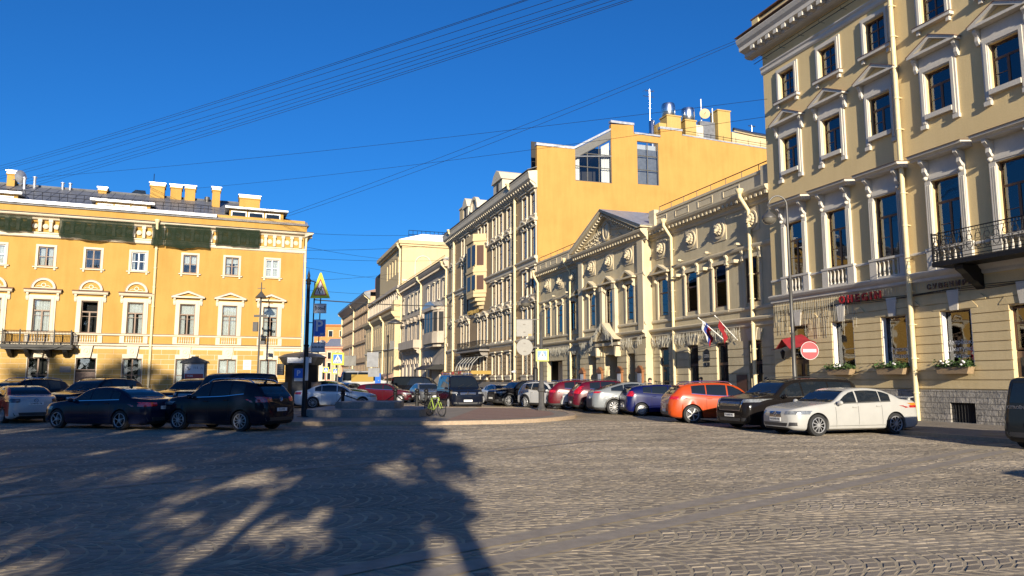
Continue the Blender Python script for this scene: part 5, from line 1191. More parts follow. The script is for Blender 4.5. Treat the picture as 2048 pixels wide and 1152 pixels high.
b=MB(); b.box(17,30,2,16,23.3,26.4); b.build('brick_penthouse',MT['brick'],r); b=MB(); b.box(19,25,5,9,26.5,29.6); b.box(18.5,25.5,4.5,9.5,29.6,29.9); b.build('roof_plant',MT['zinc'],r); b=MB(); b.box(11,13,3,5,22.9,25.2); b.box(10.6,13.4,2.6,5.4,25.2,26); b.build('roof_vent',MT['copper'],r)
r=far_house('pale_house','pale ornate house with a grey gable at the far end of the street',-64,-57.5,232,0,10.0,'white',2,3,'roofm',3.6,2.4,1.0)
b=MB(); b.extr([(2,10.5),(6.5,10.5),(4.4,14.2)],'y',-.9,4); b.build('gable',MT['roofm'],r)
r=far_house('pink_house','narrow pink house with white window frames at the far end of the street',-57.3,-47.5,228,0,11.5,'pink',3,4,'zinc',3.2,2.0,1.0)
r=far_house('green_house','small greenish white house seen past the kiosk at the street end',-71,-64.3,236,0,8.5,'grey4',3,3,'roofm',3.0,2.0,1.0)
# ================================================================ LEFT HOUSE: yellow corner building
def build_left():
    r=thing('yellow_house','long yellow three storey corner house with white trim, torn green netting and roof chimneys','building',LP(0),ROTL)
    B=[-2.23-2.78*k for k in range(3)]+[-11.08-2.76*k for k in range(13)]
    X0=B[-1]-1.6
    holes=[]
    for i,u in enumerate(B):
        holes+=[(u-.46,u+.46,9.22,10.52),(u-.5,u+.5,4.83,7.0)]
        holes.append((u-.6,u+.6,.25,3.17) if i==4 else ((u-.6,u+.6,.9,3.16)))
    b=MB(); wall_mb(b,X0,-10.0,4.05,13.6,[h for h in holes if h[1]<-10 and h[2]>4],0,.16); wall_mb(b,-10.0,0,4.05,13.6,[h for h in holes if h[0]>-10 and h[2]>4],-.10,.26); b.quad((-10,-.1,4.05),(-10,0,4.05),(-10,0,12.5),(-10,-.1,12.5)); b.build('wall',MT['yell'],r)
    b=MB(); wall_mb(b,X0,-10.0,-.2,4.0,[h for h in holes if h[1]<-10 and h[2]<4],0,.2); wall_mb(b,-10.0,0,-.2,4.0,[h for h in holes if h[0]>-10 and h[2]<4],-.10,.3); b.build('ground_floor_wall',MT['white'],r)
    b=MB(); zs=[.35+.345*k for k in range(11)]
    ex=lambda hs:[(h[0]-.04,h[1]+.04,h[2],h[3]) for h in hs]+[((h[0]+h[1])/2-.36,(h[0]+h[1])/2+.36,3.15,4.0) for h in hs]
    courses(b,X0,-10.02,zs,ex([h for h in holes if h[1]<-10 and h[2]<4]),0.025,.020,blocks=.98); b.build('stone_blocks',MT['yell2'],r); b=MB(); courses(b,-9.98,0,zs,ex([h for h in holes if h[0]>-10 and h[2]<4]),.025,.028,y=-.1,blocks=.98)
    b.build('stone_blocks',MT['yell2'],r)
    b=MB(); b.box(X0,.04,-.16,-.001,-.2,.33); b.build('plinth',MT['gran'],r)
    for u in B:
        b=MB(); b.extr([(u-.24,3.18),(u+.24,3.18),(u+.36,3.98),(u-.36,3.98)],'y',-.2,0); b.arch(u,3.6,.15,.05,-.24,-.201,14,0,0,2*PI,1.25); b.ball((u,-.2,3.6),.09,.06,.12,8,5); b.build('keystone',MT['white'],r)
    def band(nm,pr,m='white',x0=X0,x1=.03,roofcap=True):
        b=MB(); mould(b,x0,x1,pr); return b.build(nm,MT[m],r)
    band('string_course',[(.12,3.98),(.2,4.02),(.2,4.1),(.14,4.12),(.14,4.15)]); band('sill_course',[(.10,4.68),(.16,4.72),(.16,4.78),(.1,4.82)])
    b=MB(); b.extr([(.0,4.151),(-.26,4.155),(-.26,4.17),(0,4.2)],'x',X0,.05); b.extr([(.0,4.821),(-.2,4.825),(-.2,4.84),(0,4.85)],'x',X0,.05); b.build('flashing',MT['roofr'],r)
    band('architrave',[(.11,11.1),(.2,11.15),(.2,11.34),(.26,11.38),(.26,11.45),(.12,11.48)],x1=.12)
    band('cornice',[(.12,12.3),(.2,12.34),(.26,12.42),(.55,12.5),(.6,12.56),(.62,12.62),(.3,12.66)],x0=X0,x1=.55)
    b=MB(); b.box(X0,.12,-.5,-.0,12.67,13.1); b.build('attic_band',MT['yell'],r)
    b=MB(); b.box(X0,.6,-.66,.2,12.662,12.69); b.build('cornice_flashing',MT['wood'],r); b=MB(); b.extr([(.1,13.11),(-.62,13.13),(-.64,13.17),(.3,13.6)],'x',X0,.2); b.build('eaves_gutter',MT['zinc'],r)
    b=MB(); u=-.3; k=0
    while u>X0:
        b.box(u-.09,u+.09,-.30,-.0,11.5,12.3); b.box(u-.12,u+.12,-.34,-.0,12.12,12.31); u-=.62
    b.build('triglyphs',MT['white'],r)
    b=MB(); u=-.61
    while u>X0:
        b.lathe([(.001,0),(.10,.0),(.15,.03),(.17,.03),(.17,.08)],(u,-.17,11.87),12,0,'y',caps=False); u-=.62
    b.build('frieze_rosettes',MT['white'],r)
    def s3(w,h):
        b=MB(); t=.14
        for s in (-1,1): b.box(*sorted((s*w/2,s*(w/2+t))),-.05,0,-.05,h+t); b.box(*sorted((s*(w/2+.02),s*(w/2+.14))),-.09,0,-.26,-.12)
        b.box(-w/2,w/2,-.05,0,h,h+t); b.box(-w/2-.26,w/2+.26,-.14,0,-.119,-.05); b.box(-w/2-.28,w/2+.28,-.16,0,-.049,-.03,1)
        return b.mesh('window_surround',[MT['white'],MT['roofr']])
    def base2(b,w,h):
        t=.28
        for s in (-1,1):
            b.box(*sorted((s*w/2,s*(w/2+t))),-.08,0,-.02,h+t); b.box(*sorted((s*(w/2+.02),s*(w/2+t-.1))),-.11,-.081,0,h+.16)
            b.box(*sorted((s*(w/2+t),s*(w/2+t+.17))),-.10,0,h+.0,h+.40); bracket(b,s*(w/2+t+.085),h+.42,.5,.2,.13)
            b.box(*sorted((s*(w/2+.08),s*(w/2+t+.08))),-.10,0,-.68,-.16)
        b.box(-w/2,w/2,-.08,0,h,h+t); b.box(-w/2-.02,w/2+.02,-.11,-.082,h+.03,h+.15)
        b.box(-w/2-.08,w/2+.08,-.10,0,-.68,-.60)
        n=7
        for i in range(n):
            x=-w/2+(w)*(i+.5)/n; b.lathe([(.03,0),(.03,.05),(.055,.15),(.02,.3),(.03,.42)],(x,-.06,-.6),6)
    def sP(w,h):
        b=MB(); base2(b,w,h); pediment_mb(b,w+1.15,h+.42,.5,.32,0,2,1); return b.mesh('window_surround',[MT['white'],MT['roofr'],MT['yell']])
    def sL(w,h):
        b=MB(); base2(b,w,h); b.extr([(0,h+.42),(-.22,h+.42),(-.3,h+.5),(-.32,h+.58),(0,h+.6)],'x',-w/2-.55,w/2+.55); b.extr([(0,h+.72),(-.36,h+.6),(-.36,h+.585),(0,h+.68)],'x',-w/2-.6,w/2+.6,1)
        b.arch(0,h+.72,.56,.13,-.12,0,16); b.arch(0,h+.72,.69,.03,-.16,0,16,1); b.box(-.69,.69,-.09,0,h+.725,h+.78)
        b.arch(0,h+.95,.10,.05,-.06,0,12,0,0,2*PI); b.tube([(-.4,-.03,h+.85),(-.25,-.03,h+.92),(-.12,-.03,h+.88)],.03,5); b.tube([(.4,-.03,h+.85),(.25,-.03,h+.92),(.12,-.03,h+.88)],.03,5)
        return b.mesh('window_surround',[MT['white'],MT['roofr']])
    for i,u in enumerate(B):
        yo=-.10 if i<3 else 0
        window(r,u,9.22,.92,1.3,'4','woodl' if i%3 else 'white_d','glassl',[4,1,2,3,-1,0][i%6],.08+yo,s3,wy=yo)
        o=window(r,u,4.83,1.0,2.17,'TT','woodl','glassl',[1,4,1,1,-1,4][i%6],.08+yo,sP if i<3 else sL,wy=yo)
        if i==4:
            b=MB(); b.box(-.6,.6,0,.06,0,2.0)
            for s in (-.3,.3): b.box(s-.2,s+.2,-.03,-.001,.3,1.7)
            d=b.build('door',MT['wood'],r,(u,.12+yo,.25)); window(r,u,2.35,1.2,.82,'1','wood','glass',y=.12+yo)
        else: window(r,u,.9,1.2,2.26,'4','woodl','glassl',[4,2,0,3,-1,-1][i%6],.12+yo)
    pipe(r,-10.0,12.6,.3,-.75,-.2,.09); pipe(r,.12,12.3,.3,-.3,-.1,.08)
    # balcony at the sixth window
    u=-16.6; b=MB(); b.box(u-1.95,u+2.05,-1.2,0,3.78,3.96); b.box(u-1.9,u+2,-1.1,0,3.66,3.78)
    for x in (u-1.5,u-.55,u+.65,u+1.6): b.extr([(0,3.66),(-1.0,3.66),(-.9,3.5),(-.3,3.2),(0,3.2)],'x',x-.12,x+.12)
    bal=b.build('balcony',MT['iron'],r); b=MB(); x0,x1=u-1.85,u+1.95
    for z in (4.05,4.85): b.tube([(x0,0,z),(x0,-1.12,z),(x1,-1.12,z),(x1,0,z)],.022,5)
    n=46
    for k in range(n+1): b.tube([(x0+(x1-x0)*k/n,-1.12,3.96),(x0+(x1-x0)*k/n,-1.12,4.85)],.010,4)
    for s in (x0,x1):
        for k in range(8): b.tube([(s,-.14*k,3.96),(s,-.14*k,4.85)],.010,4)
    for k in range(5): b.box(x0+(x1-x0)*k/4-.03,x0+(x1-x0)*k/4+.03,-1.15,-1.09,3.96,4.95)
    b.build('balcony_railing',MT['iron'],bal)
    b=MB(); b.tube([(x0+.6+k*.3,-1.25,3.98-.36*math.sin(PI*k/10)) for k in range(11)],.02,4); b.build('cable',MT['signbk'],bal)
    # wall plate and fixings
    b=MB(); b.box(-.27,.27,-.04,0,-.35,.35); o=b.build('memorial_plaque',MT['signg'],r,(-3.68,-.13,2.78)); b=MB(); 
    for k in range(5): b.box(-.18+.03*(k%2),.18-.03*(k%2),-.045,-.041,.2-.11*k,.23-.11*k)
    b.build('engraving',MT['gran'],o)
    b=MB(); b.box(-.32,.32,-.04,0,-.2,.2); b.build('wall_grille',MT['gran'],r,(-15.0,-.03,2.4))
    # interior, ends
    b=MB(); b.box(X0+.3,-.4,.75,.8,.3,11); b.build('interior',MT['room'],r)
    b=MB(); b.quad((0,-.1,-.2),(0,22,-.2),(0,22,12.7),(0,-.1,12.7)); b.quad((X0,0,-.2),(X0,16,-.2),(X0,16,12.7),(X0,0,12.7)); b.build('side_wall',MT['yell'],r)
    b=MB(); b.extr([(0.0,12.3),(.62,12.6),(.62,12.64),(0,12.66)],'y',-.6,22); b.build('side_cornice',MT['white'],r)
    # roof: hipped at the corner
    b=MB(); b.add([(X0,-.5,13.15),(.3,-.5,13.2),(-4.5,7,16.15),(X0,7,16.05),(.3,22,13.2),(-4.5,15,16.15),(X0,15,16.05),(X0,22,13.2)],[(0,1,2,3),(1,4,5,2),(3,2,5,6),(4,7,6,5)]); roof=b.build('roof',MT['roofm'],r)
    b=MB(); u=-.6
    while u>X0:
        top=(min(u,-4.5)); t=1.0 if u<-4.5 else max(.05,(u-.3)/(-4.8)); b.tube([(u,-.45,13.22),(u,-.45+7.4*t,13.22+2.9*t)],.022,4); u-=.72
    b.tube([(X0,7,16.12),(-4.5,7,16.2)],.08,5); b.build('roof_seams',MT['roofm'],roof)
    b=MB(); b.extr([(-.3,13.28),(-.6,13.28),(-.56,13.5),(.9,13.86),(.9,13.6)],'x',X0,-6.2); b.build('snow_board',MT['zinc'],roof)
    b=MB(); 
    u=X0
    while u<-6.5:
        b.tube([(u,1.2,13.9),(u,1.1,14.45)],.015,4); u+=.5
    b.tube([(X0,1.1,14.45),(-6.5,1.1,14.45)],.018,4); b.tube([(X0,1.12,14.2),(-6.5,1.12,14.2)],.018,4); b.build('snow_guard',MT['iron'],roof)
    def dormer(u0,u1,z0,z1,y0=.6,win=3):
        b=MB(); b.box(u0,u1,y0,4.5,z0,z1); b.extr([(y0-.45,z1),(y0-.45,z1+.12),(5.2,z1+.45),(5.2,z1)],'x',u0-.3,u1+.3,1)
        d=b.build('dormer',[MT['yell'],MT['zinc']],roof); n=win
        for k in range(n):
            a=u0+.12+(u1-u0-.24)*k/n; e=u0+.12+(u1-u0-.24)*(k+1)/n-.1; w=MB(); w.box(a,e,y0-.04,y0-.002,z0+.12,z1-.12); w.build('dormer_window',MT['white_d'],d); g=MB(); g.box(a+.08,e-.08,y0-.05,y0-.041,z0+.2,z1-.2); g.build('dormer_pane',MT['cgl'],d)
    dormer(-14.0,-10.6,13.3,14.0); dormer(-23.5,-18.6,13.3,14.0); dormer(-5.35,-1.55,13.25,14.15,.2,3)
    def chim(u0,u1,z0,z1,y=6.4,d=.9):
        b=MB(); b.box(u0,u1,y,y+d,z0,z1-.28); b.box(u0-.06,u1+.06,y-.06,y+d+.06,z1-.28,z1-.18); c=b.build('chimney',MT['yell'],roof); b=MB(); b.box(u0-.02,u1+.02,y-.02,y+d+.02,z1-.18,z1-.02); b.box(u0-.1,u1+.1,y-.1,y+d+.1,z1-.02,z1+.06); b.build('chimney_cap',MT['zinc'],c)
    for a in ((-11.1,-10.08,15.5,17.08),(-9.65,-8.85,15.5,17.08),(-8.6,-7.85,15.5,17.1),(-20.6,-20.1,15.3,17.0),(-14.65,-14.1,15.4,16.35),(-31,-30,15.4,17),(-27,-26.2,15.4,17)): chim(*a)
    chim(-6.58,-6.0,14.4,16.68,4.4,.7); chim(-4.56,-3.02,14.6,16.3,4.6,1.2)
    for u,z,y in ((-19.3,16.35,5.5),(-18.8,16.62,6.2),(-17.1,16.5,6.8),(-16.6,16.5,6.8)):
        b=MB(); b.lathe([(.09,z-1.4),(.09,z),(.15,z),(.15,z+.05)],(u,y,0),9); b.build('vent_pipe',MT['zinc'],roof,smooth=40)
    b=MB(); b.lathe([(.14,15.7),(.14,16.1),(.2,16.1),(.2,16.35),(.05,16.4)],(-6.95,6.6,0),10); b.build('vent_pipe',MT['irong'],roof,smooth=40)
    b=MB(); b.lathe([(.001,0),(.3,.05),(.48,.16),(.5,.16)],(0,0,0),18,0,'y',caps=False); b.tube([(0,.05,-.0),(-.5,.3,-.35)],.03,4); b.build('satellite_dish',MT['zinc'],roof,loc=(-19.6,6.2,16.6),rot=(0,0,.9),smooth=40)
    b=MB(); b.tube([(-10.9,6.7,17),(-10.9,6.7,17.9)],.025,4); b.build('aerial',MT['iron'],roof)
    b=MB(); b.extr([(-12.9,15.9),(-11.3,15.9),(-11.5,16.6),(-12.2,16.6)],'y',7.2,9.5); b.build('skylight',MT['cgl'],roof)
    return r
build_left()
# green netting hung over the crumbling cornice
def net(u0,u1,z0,z1,lab,seed,sag=.12,y=-.72):
    b=MB(); rnd=random.Random(seed); n=max(6,int((u1-u0)*5)); m=7; vs=[];fs=[]
    for i in range(n+1):
        for j in range(m+1):
            u=u0+(u1-u0)*i/n; t=j/m; e=(rnd.uniform(-.03,.03) if j==0 else 0); yy=y+.30*(1-t)*.9+.025*math.sin(i*1.3+j+seed)+.03*math.sin(j*2.1+i*.5)
            z=z0+(z1-z0)*t+e-sag*math.sin(PI*min(1,i/n))*(1-t)*math.sin(seed*2+i*.4)
            vs.append((u+.04*math.sin(j+seed),yy,z))
    fs=[(i*(m+1)+j,(i+1)*(m+1)+j,(i+1)*(m+1)+j+1,i*(m+1)+j+1) for i in range(n) for j in range(m)]
    b.add(vs,fs); tag(b.build('cornice_net',MT['net'],loc=LP(0),rot=(0,0,ROTL),smooth=70),lab,'netting','torn nets along the yellow house cornice')
net(-21.5,-17.45,11.40,12.36,'dark net along the cornice at the left edge of the photo',1)
net(-15.9,-11.45,11.15,12.42,'widest dark green net, sagging and torn along its middle',2,.1)
net(-10.3,-9.55,11.0,12.42,'narrow strip of net behind the bent top of the yellow house downpipe',4,.05)
net(-9.5,-6.55,10.98,12.5,'dark green net right of the downpipe with a ragged low right corner',3,.10)
net(-6.2,-3.2,11.3,12.55,'neat rectangular net nearest the street corner',5,.03)
# ================================================================ CARS
def interp(pts,x):
    """smooth monotone interpolation through (x,y) points"""
    if x<=pts[0][0]: return pts[0][1]
    if x>=pts[-1][0]: return pts[-1][1]
    n=len(pts)
    for i in range(n-1):
        if pts[i][0]<=x<=pts[i+1][0]:
            x0,y0=pts[i];x1,y1=pts[i+1]; h=x1-x0; d=(y1-y0)/h
            def slope(k):
                if k<=0 or k>=n-1: return None
                a=(pts[k][1]-pts[k-1][1])/(pts[k][0]-pts[k-1][0]); b=(pts[k+1][1]-pts[k][1])/(pts[k+1][0]-pts[k][0])
                return 0.0 if a*b<=0 else 2*a*b/(a+b)
            m0=slope(i);m1=slope(i+1); m0=d if m0 is None else m0; m1=d if m1 is None else m1
            t=(x-x0)/h
            return y0*(2*t**3-3*t*t+1)+h*m0*(t**3-2*t*t+t)+y1*(-2*t**3+3*t*t)+h*m1*(t**3-t*t)
PAINT={}
def body_paint(key,col,metal=0.2):
    if key not in PAINT: PAINT[key]=paint('car_paint_'+key,col,metal)
    return PAINT[key]
RIMS={}
def rim_mesh(r,style):
    k=(round(r,3),style)
    if k in RIMS: return RIMS[k]
    b=MB(); R=r*(.70 if style!='cover' else .68)
    b.lathe([(R,.0),(R*1.03,-.03),(R*.98,-.045),(R*.9,-.02)],(0,0,0),28,0,'y',caps=False)
    b.lathe([(.001,.06),(R*.95,.06)],(0,0,0),20,1,'y',caps=False)
    b.lathe([(.001,-.05),(.045,-.05),(.07,-.02),(.07,.05)],(0,0,0),12,0,'y',caps=False)
    if style=='cover':
        b.lathe([(.05,-.03),(R*.62,-.045),(R*.92,-.025)],(0,0,0),24,0,'y',caps=False)
        for i in range(12):
            a=2*PI*i/12; c,s=math.cos(a),math.sin(a); b.ball((R*.74*c,-.04,R*.74*s),.028,.012,.028,6,4,1)
    else:
        n=int(style.strip('wd')); wd=(.30 if 'w' in style else .17)*(10/n if n>5 else 1)**.5
        for i in range(n):
            for q in ((-.13,.13) if 'd' in style else (0,)):
                a=2*PI*i/n; c0,s0=math.cos(a+q*.3),math.sin(a+q*.3); c1,s1=math.cos(a+q),math.sin(a+q)
                w0=R*wd*.55;w1=R*wd*(.42 if 'w' not in style else .62)
                if 'd' in style: w0*=.5;w1*=.55
                pts=[]
                for (rad,cc,ss,w,y) in ((.05,c0,s0,w0,-.045),(R*.55,(c0+c1)/2,(s0+s1)/2,(w0+w1)*.48,-.05),(R*.97,c1,s1,w1,-.03)):
                    pts.append([(rad*cc-w*.5*ss,y,rad*ss+w*.5*cc),(rad*cc+w*.5*ss,y,rad*ss-w*.5*cc),(rad*cc+w*.5*ss,y+.035,rad*ss-w*.5*cc),(rad*cc-w*.5*ss,y+.035,rad*ss+w*.5*cc)])
                vs=[p for g in pts for p in g]; fs=[(g*4+k,g*4+(k+1)%4,(g+1)*4+(k+1)%4,(g+1)*4+k) for g in range(2) for k in range(4)]
                b.add(vs,fs,0)
    RIMS[k]=b.mesh('rim',[MT['alloy'],MT['darkrim']],smooth=45); return RIMS[k]
TYRES={}
def tyre_mesh(r,wd):
    k=(round(r,3),round(wd,3))
    if k not in TYRES:
        b=MB(); i=r*.69
        b.lathe([(i,wd*.42),(r*.9,wd*.5),(r*.97,wd*.46),(r,wd*.36),(r,-wd*.36),(r*.97,-wd*.46),(r*.9,-wd*.5),(i,-wd*.42),(i,wd*.42)],(0,0,0),32,0,'y',caps=False)
        TYRES[k]=b.mesh('tyre',MT['rubber'],smooth=40)
    return TYRES[k]
KINDS_=dict(
 # top: roof line over the centre; belt: window sill line; fractions of length from the nose, heights as fractions of H
 sedan=dict(L=4.85,W=1.86,H=1.46,wb=2.92,fo=.86,wr=.335,top=[(0,.46),(.012,.53),(.05,.58),(.15,.635),(.285,.69),(.31,.715),(.42,.935),(.50,.99),(.58,1.0),(.68,.975),(.78,.87),(.845,.755),(.90,.735),(.97,.715),(.99,.68),(1,.60)],
   belt=[(0,.42),(.05,.52),(.28,.645),(.6,.68),(.85,.70),(1,.58)],cowl=.285,roof0=.43,roof1=.685,tail=.845,win=[(.305,.478),(.49,.665),(.672,.75)],zb=.17),
 hatch=dict(L=4.0,W=1.72,H=1.49,wb=2.49,fo=.80,wr=.31,top=[(0,.44),(.015,.52),(.06,.59),(.16,.655),(.24,.69),(.38,.93),(.48,.99),(.60,1.0),(.75,.975),(.88,.93),(.93,.86),(.975,.70),(.99,.62),(1,.48)],
   belt=[(0,.42),(.05,.52),(.25,.64),(.6,.69),(.9,.74),(1,.45)],cowl=.24,roof0=.40,roof1=.885,tail=.965,win=[(.27,.48),(.495,.69),(.70,.80)],zb=.16),
 suv=dict(L=4.6,W=1.88,H=1.69,wb=2.70,fo=.88,wr=.37,top=[(0,.46),(.012,.56),(.05,.62),(.15,.66),(.265,.69),(.385,.915),(.46,.978),(.57,1.0),(.70,.99),(.80,.965),(.865,.93),(.91,.845),(.95,.735),(.98,.665),(.992,.58),(1,.48)],
   belt=[(0,.44),(.05,.54),(.27,.635),(.6,.672),(.86,.725),(1,.5)],cowl=.265,roof0=.405,roof1=.862,tail=.95,win=[(.295,.475),(.488,.665),(.675,.80)],zb=.20),
 coupe=dict(L=4.7,W=1.92,H=1.60,wb=2.75,fo=.88,wr=.37,top=[(0,.46),(.012,.56),(.05,.62),(.15,.665),(.27,.70),(.40,.93),(.49,.99),(.56,1.0),(.66,.97),(.80,.87),(.92,.755),(.965,.735),(.985,.66),(1,.50)],
   belt=[(0,.44),(.05,.54),(.27,.645),(.6,.69),(.9,.72),(1,.5)],cowl=.27,roof0=.415,roof1=.64,tail=.93,win=[(.30,.48),(.492,.66),(.668,.80)],zb=.2),
 mpv=dict(L=5.15,W=1.99,H=1.76,wb=3.09,fo=.95,wr=.37,top=[(0,.45),(.01,.55),(.04,.61),(.14,.645),(.23,.68),(.36,.92),(.44,.975),(.58,1.0),(.78,.995),(.92,.965),(.95,.92),(.98,.72),(.99,.6),(1,.45)],
   belt=[(0,.44),(.05,.54),(.24,.62),(.6,.64),(.9,.66),(1,.48)],cowl=.23,roof0=.375,roof1=.925,tail=.975,win=[(.27,.46),(.472,.69),(.70,.90)],zb=.17),
 van=dict(L=4.9,W=1.95,H=1.98,wb=3.0,fo=.92,wr=.34,top=[(0,.40),(.008,.48),(.03,.53),(.10,.575),(.165,.61),(.30,.925),(.36,.975),(.50,1.0),(.85,.995),(.955,.975),(.975,.93),(.99,.65),(.995,.5),(1,.35)],
   belt=[(0,.40),(.05,.5),(.2,.57),(.6,.575),(.95,.575),(1,.4)],cowl=.165,roof0=.31,roof1=.955,tail=.99,win=[(.20,.38),(.39,.64),(.65,.93)],zb=.16),
 box=dict(L=4.8,W=1.98,H=1.92,wb=2.9,fo=.86,wr=.38,top=[(0,.44),(.01,.54),(.03,.60),(.14,.625),(.28,.635),(.30,.66),(.37,.93),(.43,.985),(.58,1.0),(.85,.99),(.95,.975),(.97,.92),(.985,.65),(.993,.6),(1,.45)],
   belt=[(0,.44),(.05,.54),(.3,.61),(.6,.62),(.95,.63),(1,.5)],cowl=.285,roof0=.38,roof1=.955,tail=.982,win=[(.325,.50),(.512,.70),(.712,.92)],zb=.2),
)
def car(kind,label,pos,heading,col,rim='10',cat='car',metal=.25,clad=False,roofrails=None,plate=None,emblem=None,two=None,grille='bars',group=None,name='parked_car',detail=True,rear_amber=False,**ov):
    """heading: compass-like angle of the nose, clockwise from +y (degrees)"""
    K=dict(KINDS_[kind]); K.update(ov)
    Lc,W,H,wb,fo,wr=K['L'],K['W'],K['H'],K['wb'],K['fo'],K['wr']; hw=W/2
    top=[(p*Lc,z*H) for p,z in K['top']]; belt=[(p*Lc,z*H) for p,z in K['belt']]
    zb0=K['zb']; xf,xr=fo,fo+wb; Ra=wr+.055
    plan=[(0,.60),(.008,.70),(.025,.80),(.055,.89),(.10,.955),(.17,.99),(.3,1.0),(.75,1.0),(.88,.985),(.94,.95),(.975,.89),(.992,.80),(1,.70)]
    if kind in('van','box','mpv'): plan=[(0,.72),(.008,.82),(.02,.89),(.05,.955),(.10,.985),(.2,1),(.8,1),(.93,.99),(.98,.95),(.995,.88),(1,.80)]
    plan=[(p*Lc,s) for p,s in plan]
    tum=.30 if kind not in ('van','box') else .16
    zbp=[(0,zb0+.10),(.03*Lc,zb0+.02),(.1*Lc,zb0),(.9*Lc,zb0),(.97*Lc,zb0+.05),(Lc,zb0+.14)]
    def section(p):
        w=hw*interp(plan,p); zt=interp(top,p); zs=min(interp(belt,p),zt-.015); zb=interp(zbp,p); ze=zb
        for c in (xf,xr):
            if abs(p-c)<Ra: ze=max(ze,wr+math.sqrt(Ra*Ra-(p-c)**2)-.01)
        h=zs-zb; cab=max(0,zt-zs)
        yb=w*.945; yr=yb-tum*cab-.02
        pts=[(0,zb),(w*.86,zb),(w*.955,zb+.05),(w*.985,zb+.16*h),(w*1.0,zb+.34*h),(w*.995,zb+.60*h),(w*.985,zb+.80*h),(w*.97,zb+.93*h),(yb,zs)]
        pts=[(y,max(z,ze)) for y,z in pts]
        if pts[0][1]==ze and ze>zb+.01: pts[0]=(0,ze); 
        for f in (.25,.5,.75): pts.append((yb+(yr-yb)*f+.012*math.sin(PI*f)*min(1,cab*3),zs+cab*.9*f))
        pts+= [(yr-.012*min(1,cab*8),zs+cab*.90),(yr-.05*min(1,cab*4)-.01,zs+cab*.965),(yr*.80,zs+cab*.992),(yr*.45,zs+cab*1.0),(0,zs+cab*1.0+.004)]
        return pts
    ps=set(); n=int(Lc/.05)
    for i in range(n+1): ps.add(round(Lc*i/n,4))
    for c in (xf,xr):
        for k in range(19): ps.add(round(c-Ra*math.cos(PI*k/18),4))
    for e in (.004,.012,.03,.06): ps.add(round(e*Lc,4)); ps.add(round(Lc-e*Lc*.5,4))
    ps=sorted(ps); q=[ps[0]]
    for p in ps[1:]:
        if p-q[-1]>.004: q.append(p)
    ps=q; xc=Lc/2
    vs=[];fs=[];ms=[]; m=len(section(1.0)); full=2*m-1-1
    for p in ps:
        s=section(p); ring_=[(y,z) for y,z in s]+[(-y,z) for y,z in s[-2:0:-1]]
        for y,z in ring_: vs.append((xc-p,y,z))
    nr=len(ring_)
    for i in range(len(ps)-1):
        pm=(ps[i]+ps[i+1])/2
        for k in range(nr):
            a=i*nr+k;b_=i*nr+(k+1)%nr;c=(i+1)*nr+(k+1)%nr;d=(i+1)*nr+k
            kk=min(k,nr-1-k); mi=0
            if kk==0: mi=1
            elif kk<=(2 if clad else 1) : mi=2 if clad else (1 if kk==0 else 0)
            if two and kk>=3:
                if two(pm/Lc,kk): mi=3
            fs.append((a,b_,c,d)); ms.append(mi)
    fs.append(tuple(range(nr-1,-1,-1))); ms.append(2 if clad else 0); o=(len(ps)-1)*nr; fs.append(tuple(range(o,o+nr))); ms.append(2 if clad else 0)
    bm=bmesh.new(); bv=[bm.verts.new(v) for v in vs]
    for f,mi in zip(fs,ms):
        try: fc=bm.faces.new([bv[k] for k in f]); fc.material_index=mi; fc.smooth=True
        except ValueError: pass
    bmesh.ops.remove_doubles(bm,verts=bm.verts,dist=.0004); bmesh.ops.recalc_face_normals(bm,faces=bm.faces)
    bvh=BVHTree.FromBMesh(bm)
    me=bpy.data.meshes.new('body'); bm.to_mesh(me); bm.free()
    for x in (col,MT['under'],MT['trim'],two and K.get('col2') or MT['trim']): me.materials.append(x)
    me.set_sharp_from_angle(angle=math.radians(38))
    rz=math.radians(90-heading)
    root=thing(name,label,cat,(pos[0],pos[1],K.get('z',0.0)),rz,group)
    link('body',me,root)
    def cast(o,d):
        h=bvh.ray_cast(Vector(o),Vector(d)); return h[0],h[1]
    def panel(b,P,axis,nx=8,nz=4,off=.005,m=0):
        """P(s,t)->ray origin; axis: ray direction"""
        g=[]
        for i in range(nx+1):
            for j in range(nz+1):
                o=P(i/nx,j/nz); h,nn=cast(o,axis)
                if h is None: g.append(None); continue
                if nn.dot(Vector(axis))>0: nn=-nn
                g.append(h+nn*off)
        ok=[]
        for i in range(nx):
            for j in range(nz):
                q=[g[i*(nz+1)+j],g[(i+1)*(nz+1)+j],g[(i+1)*(nz+1)+j+1],g[i*(nz+1)+j+1]]
                if any(v is None for v in q): continue
                if max((q[a]-q[b2]).length for a in range(4) for b2 in range(4))>.6: continue
                b.quad(*q,m)
    def side(s,quad):  # quad: four (p,z) corners bl,br,tr,tl
        def P(u,v):
            a=Vector(quad[0]).lerp(Vector(quad[1]),u); c=Vector(quad[3]).lerp(Vector(quad[2]),u); e=a.lerp(c,v); return (xc-e.x,s*3,e.y)
        return P,(0,-s,0)
    def endp(front,quad): # quad of (y,z)
        sg=1 if front else -1
        def P(u,v):
            a=Vector(quad[0]).lerp(Vector(quad[1]),u); c=Vector(quad[3]).lerp(Vector(quad[2]),u); e=a.lerp(c,v); return (sg*5,e.x,e.y)
        return P,(-sg,0,0)
    # glass
    cow,r0,r1,tl=K['cowl']*Lc,K['roof0']*Lc,K['roof1']*Lc,K['tail']*Lc
    def yr(p):
        zt=interp(top,p); zs=min(interp(belt,p),zt-.015); return hw*interp(plan,p)*.945-tum*(zt-zs)-.02
    b=MB(); panel(b,lambda u,v:(xc-(cow+.05+(r0-.05-cow-.05)*v),(u-.5)*2*(yr(cow+.05+(r0-.1-cow)*v)-.075),4),(0,0,-1),10,8)
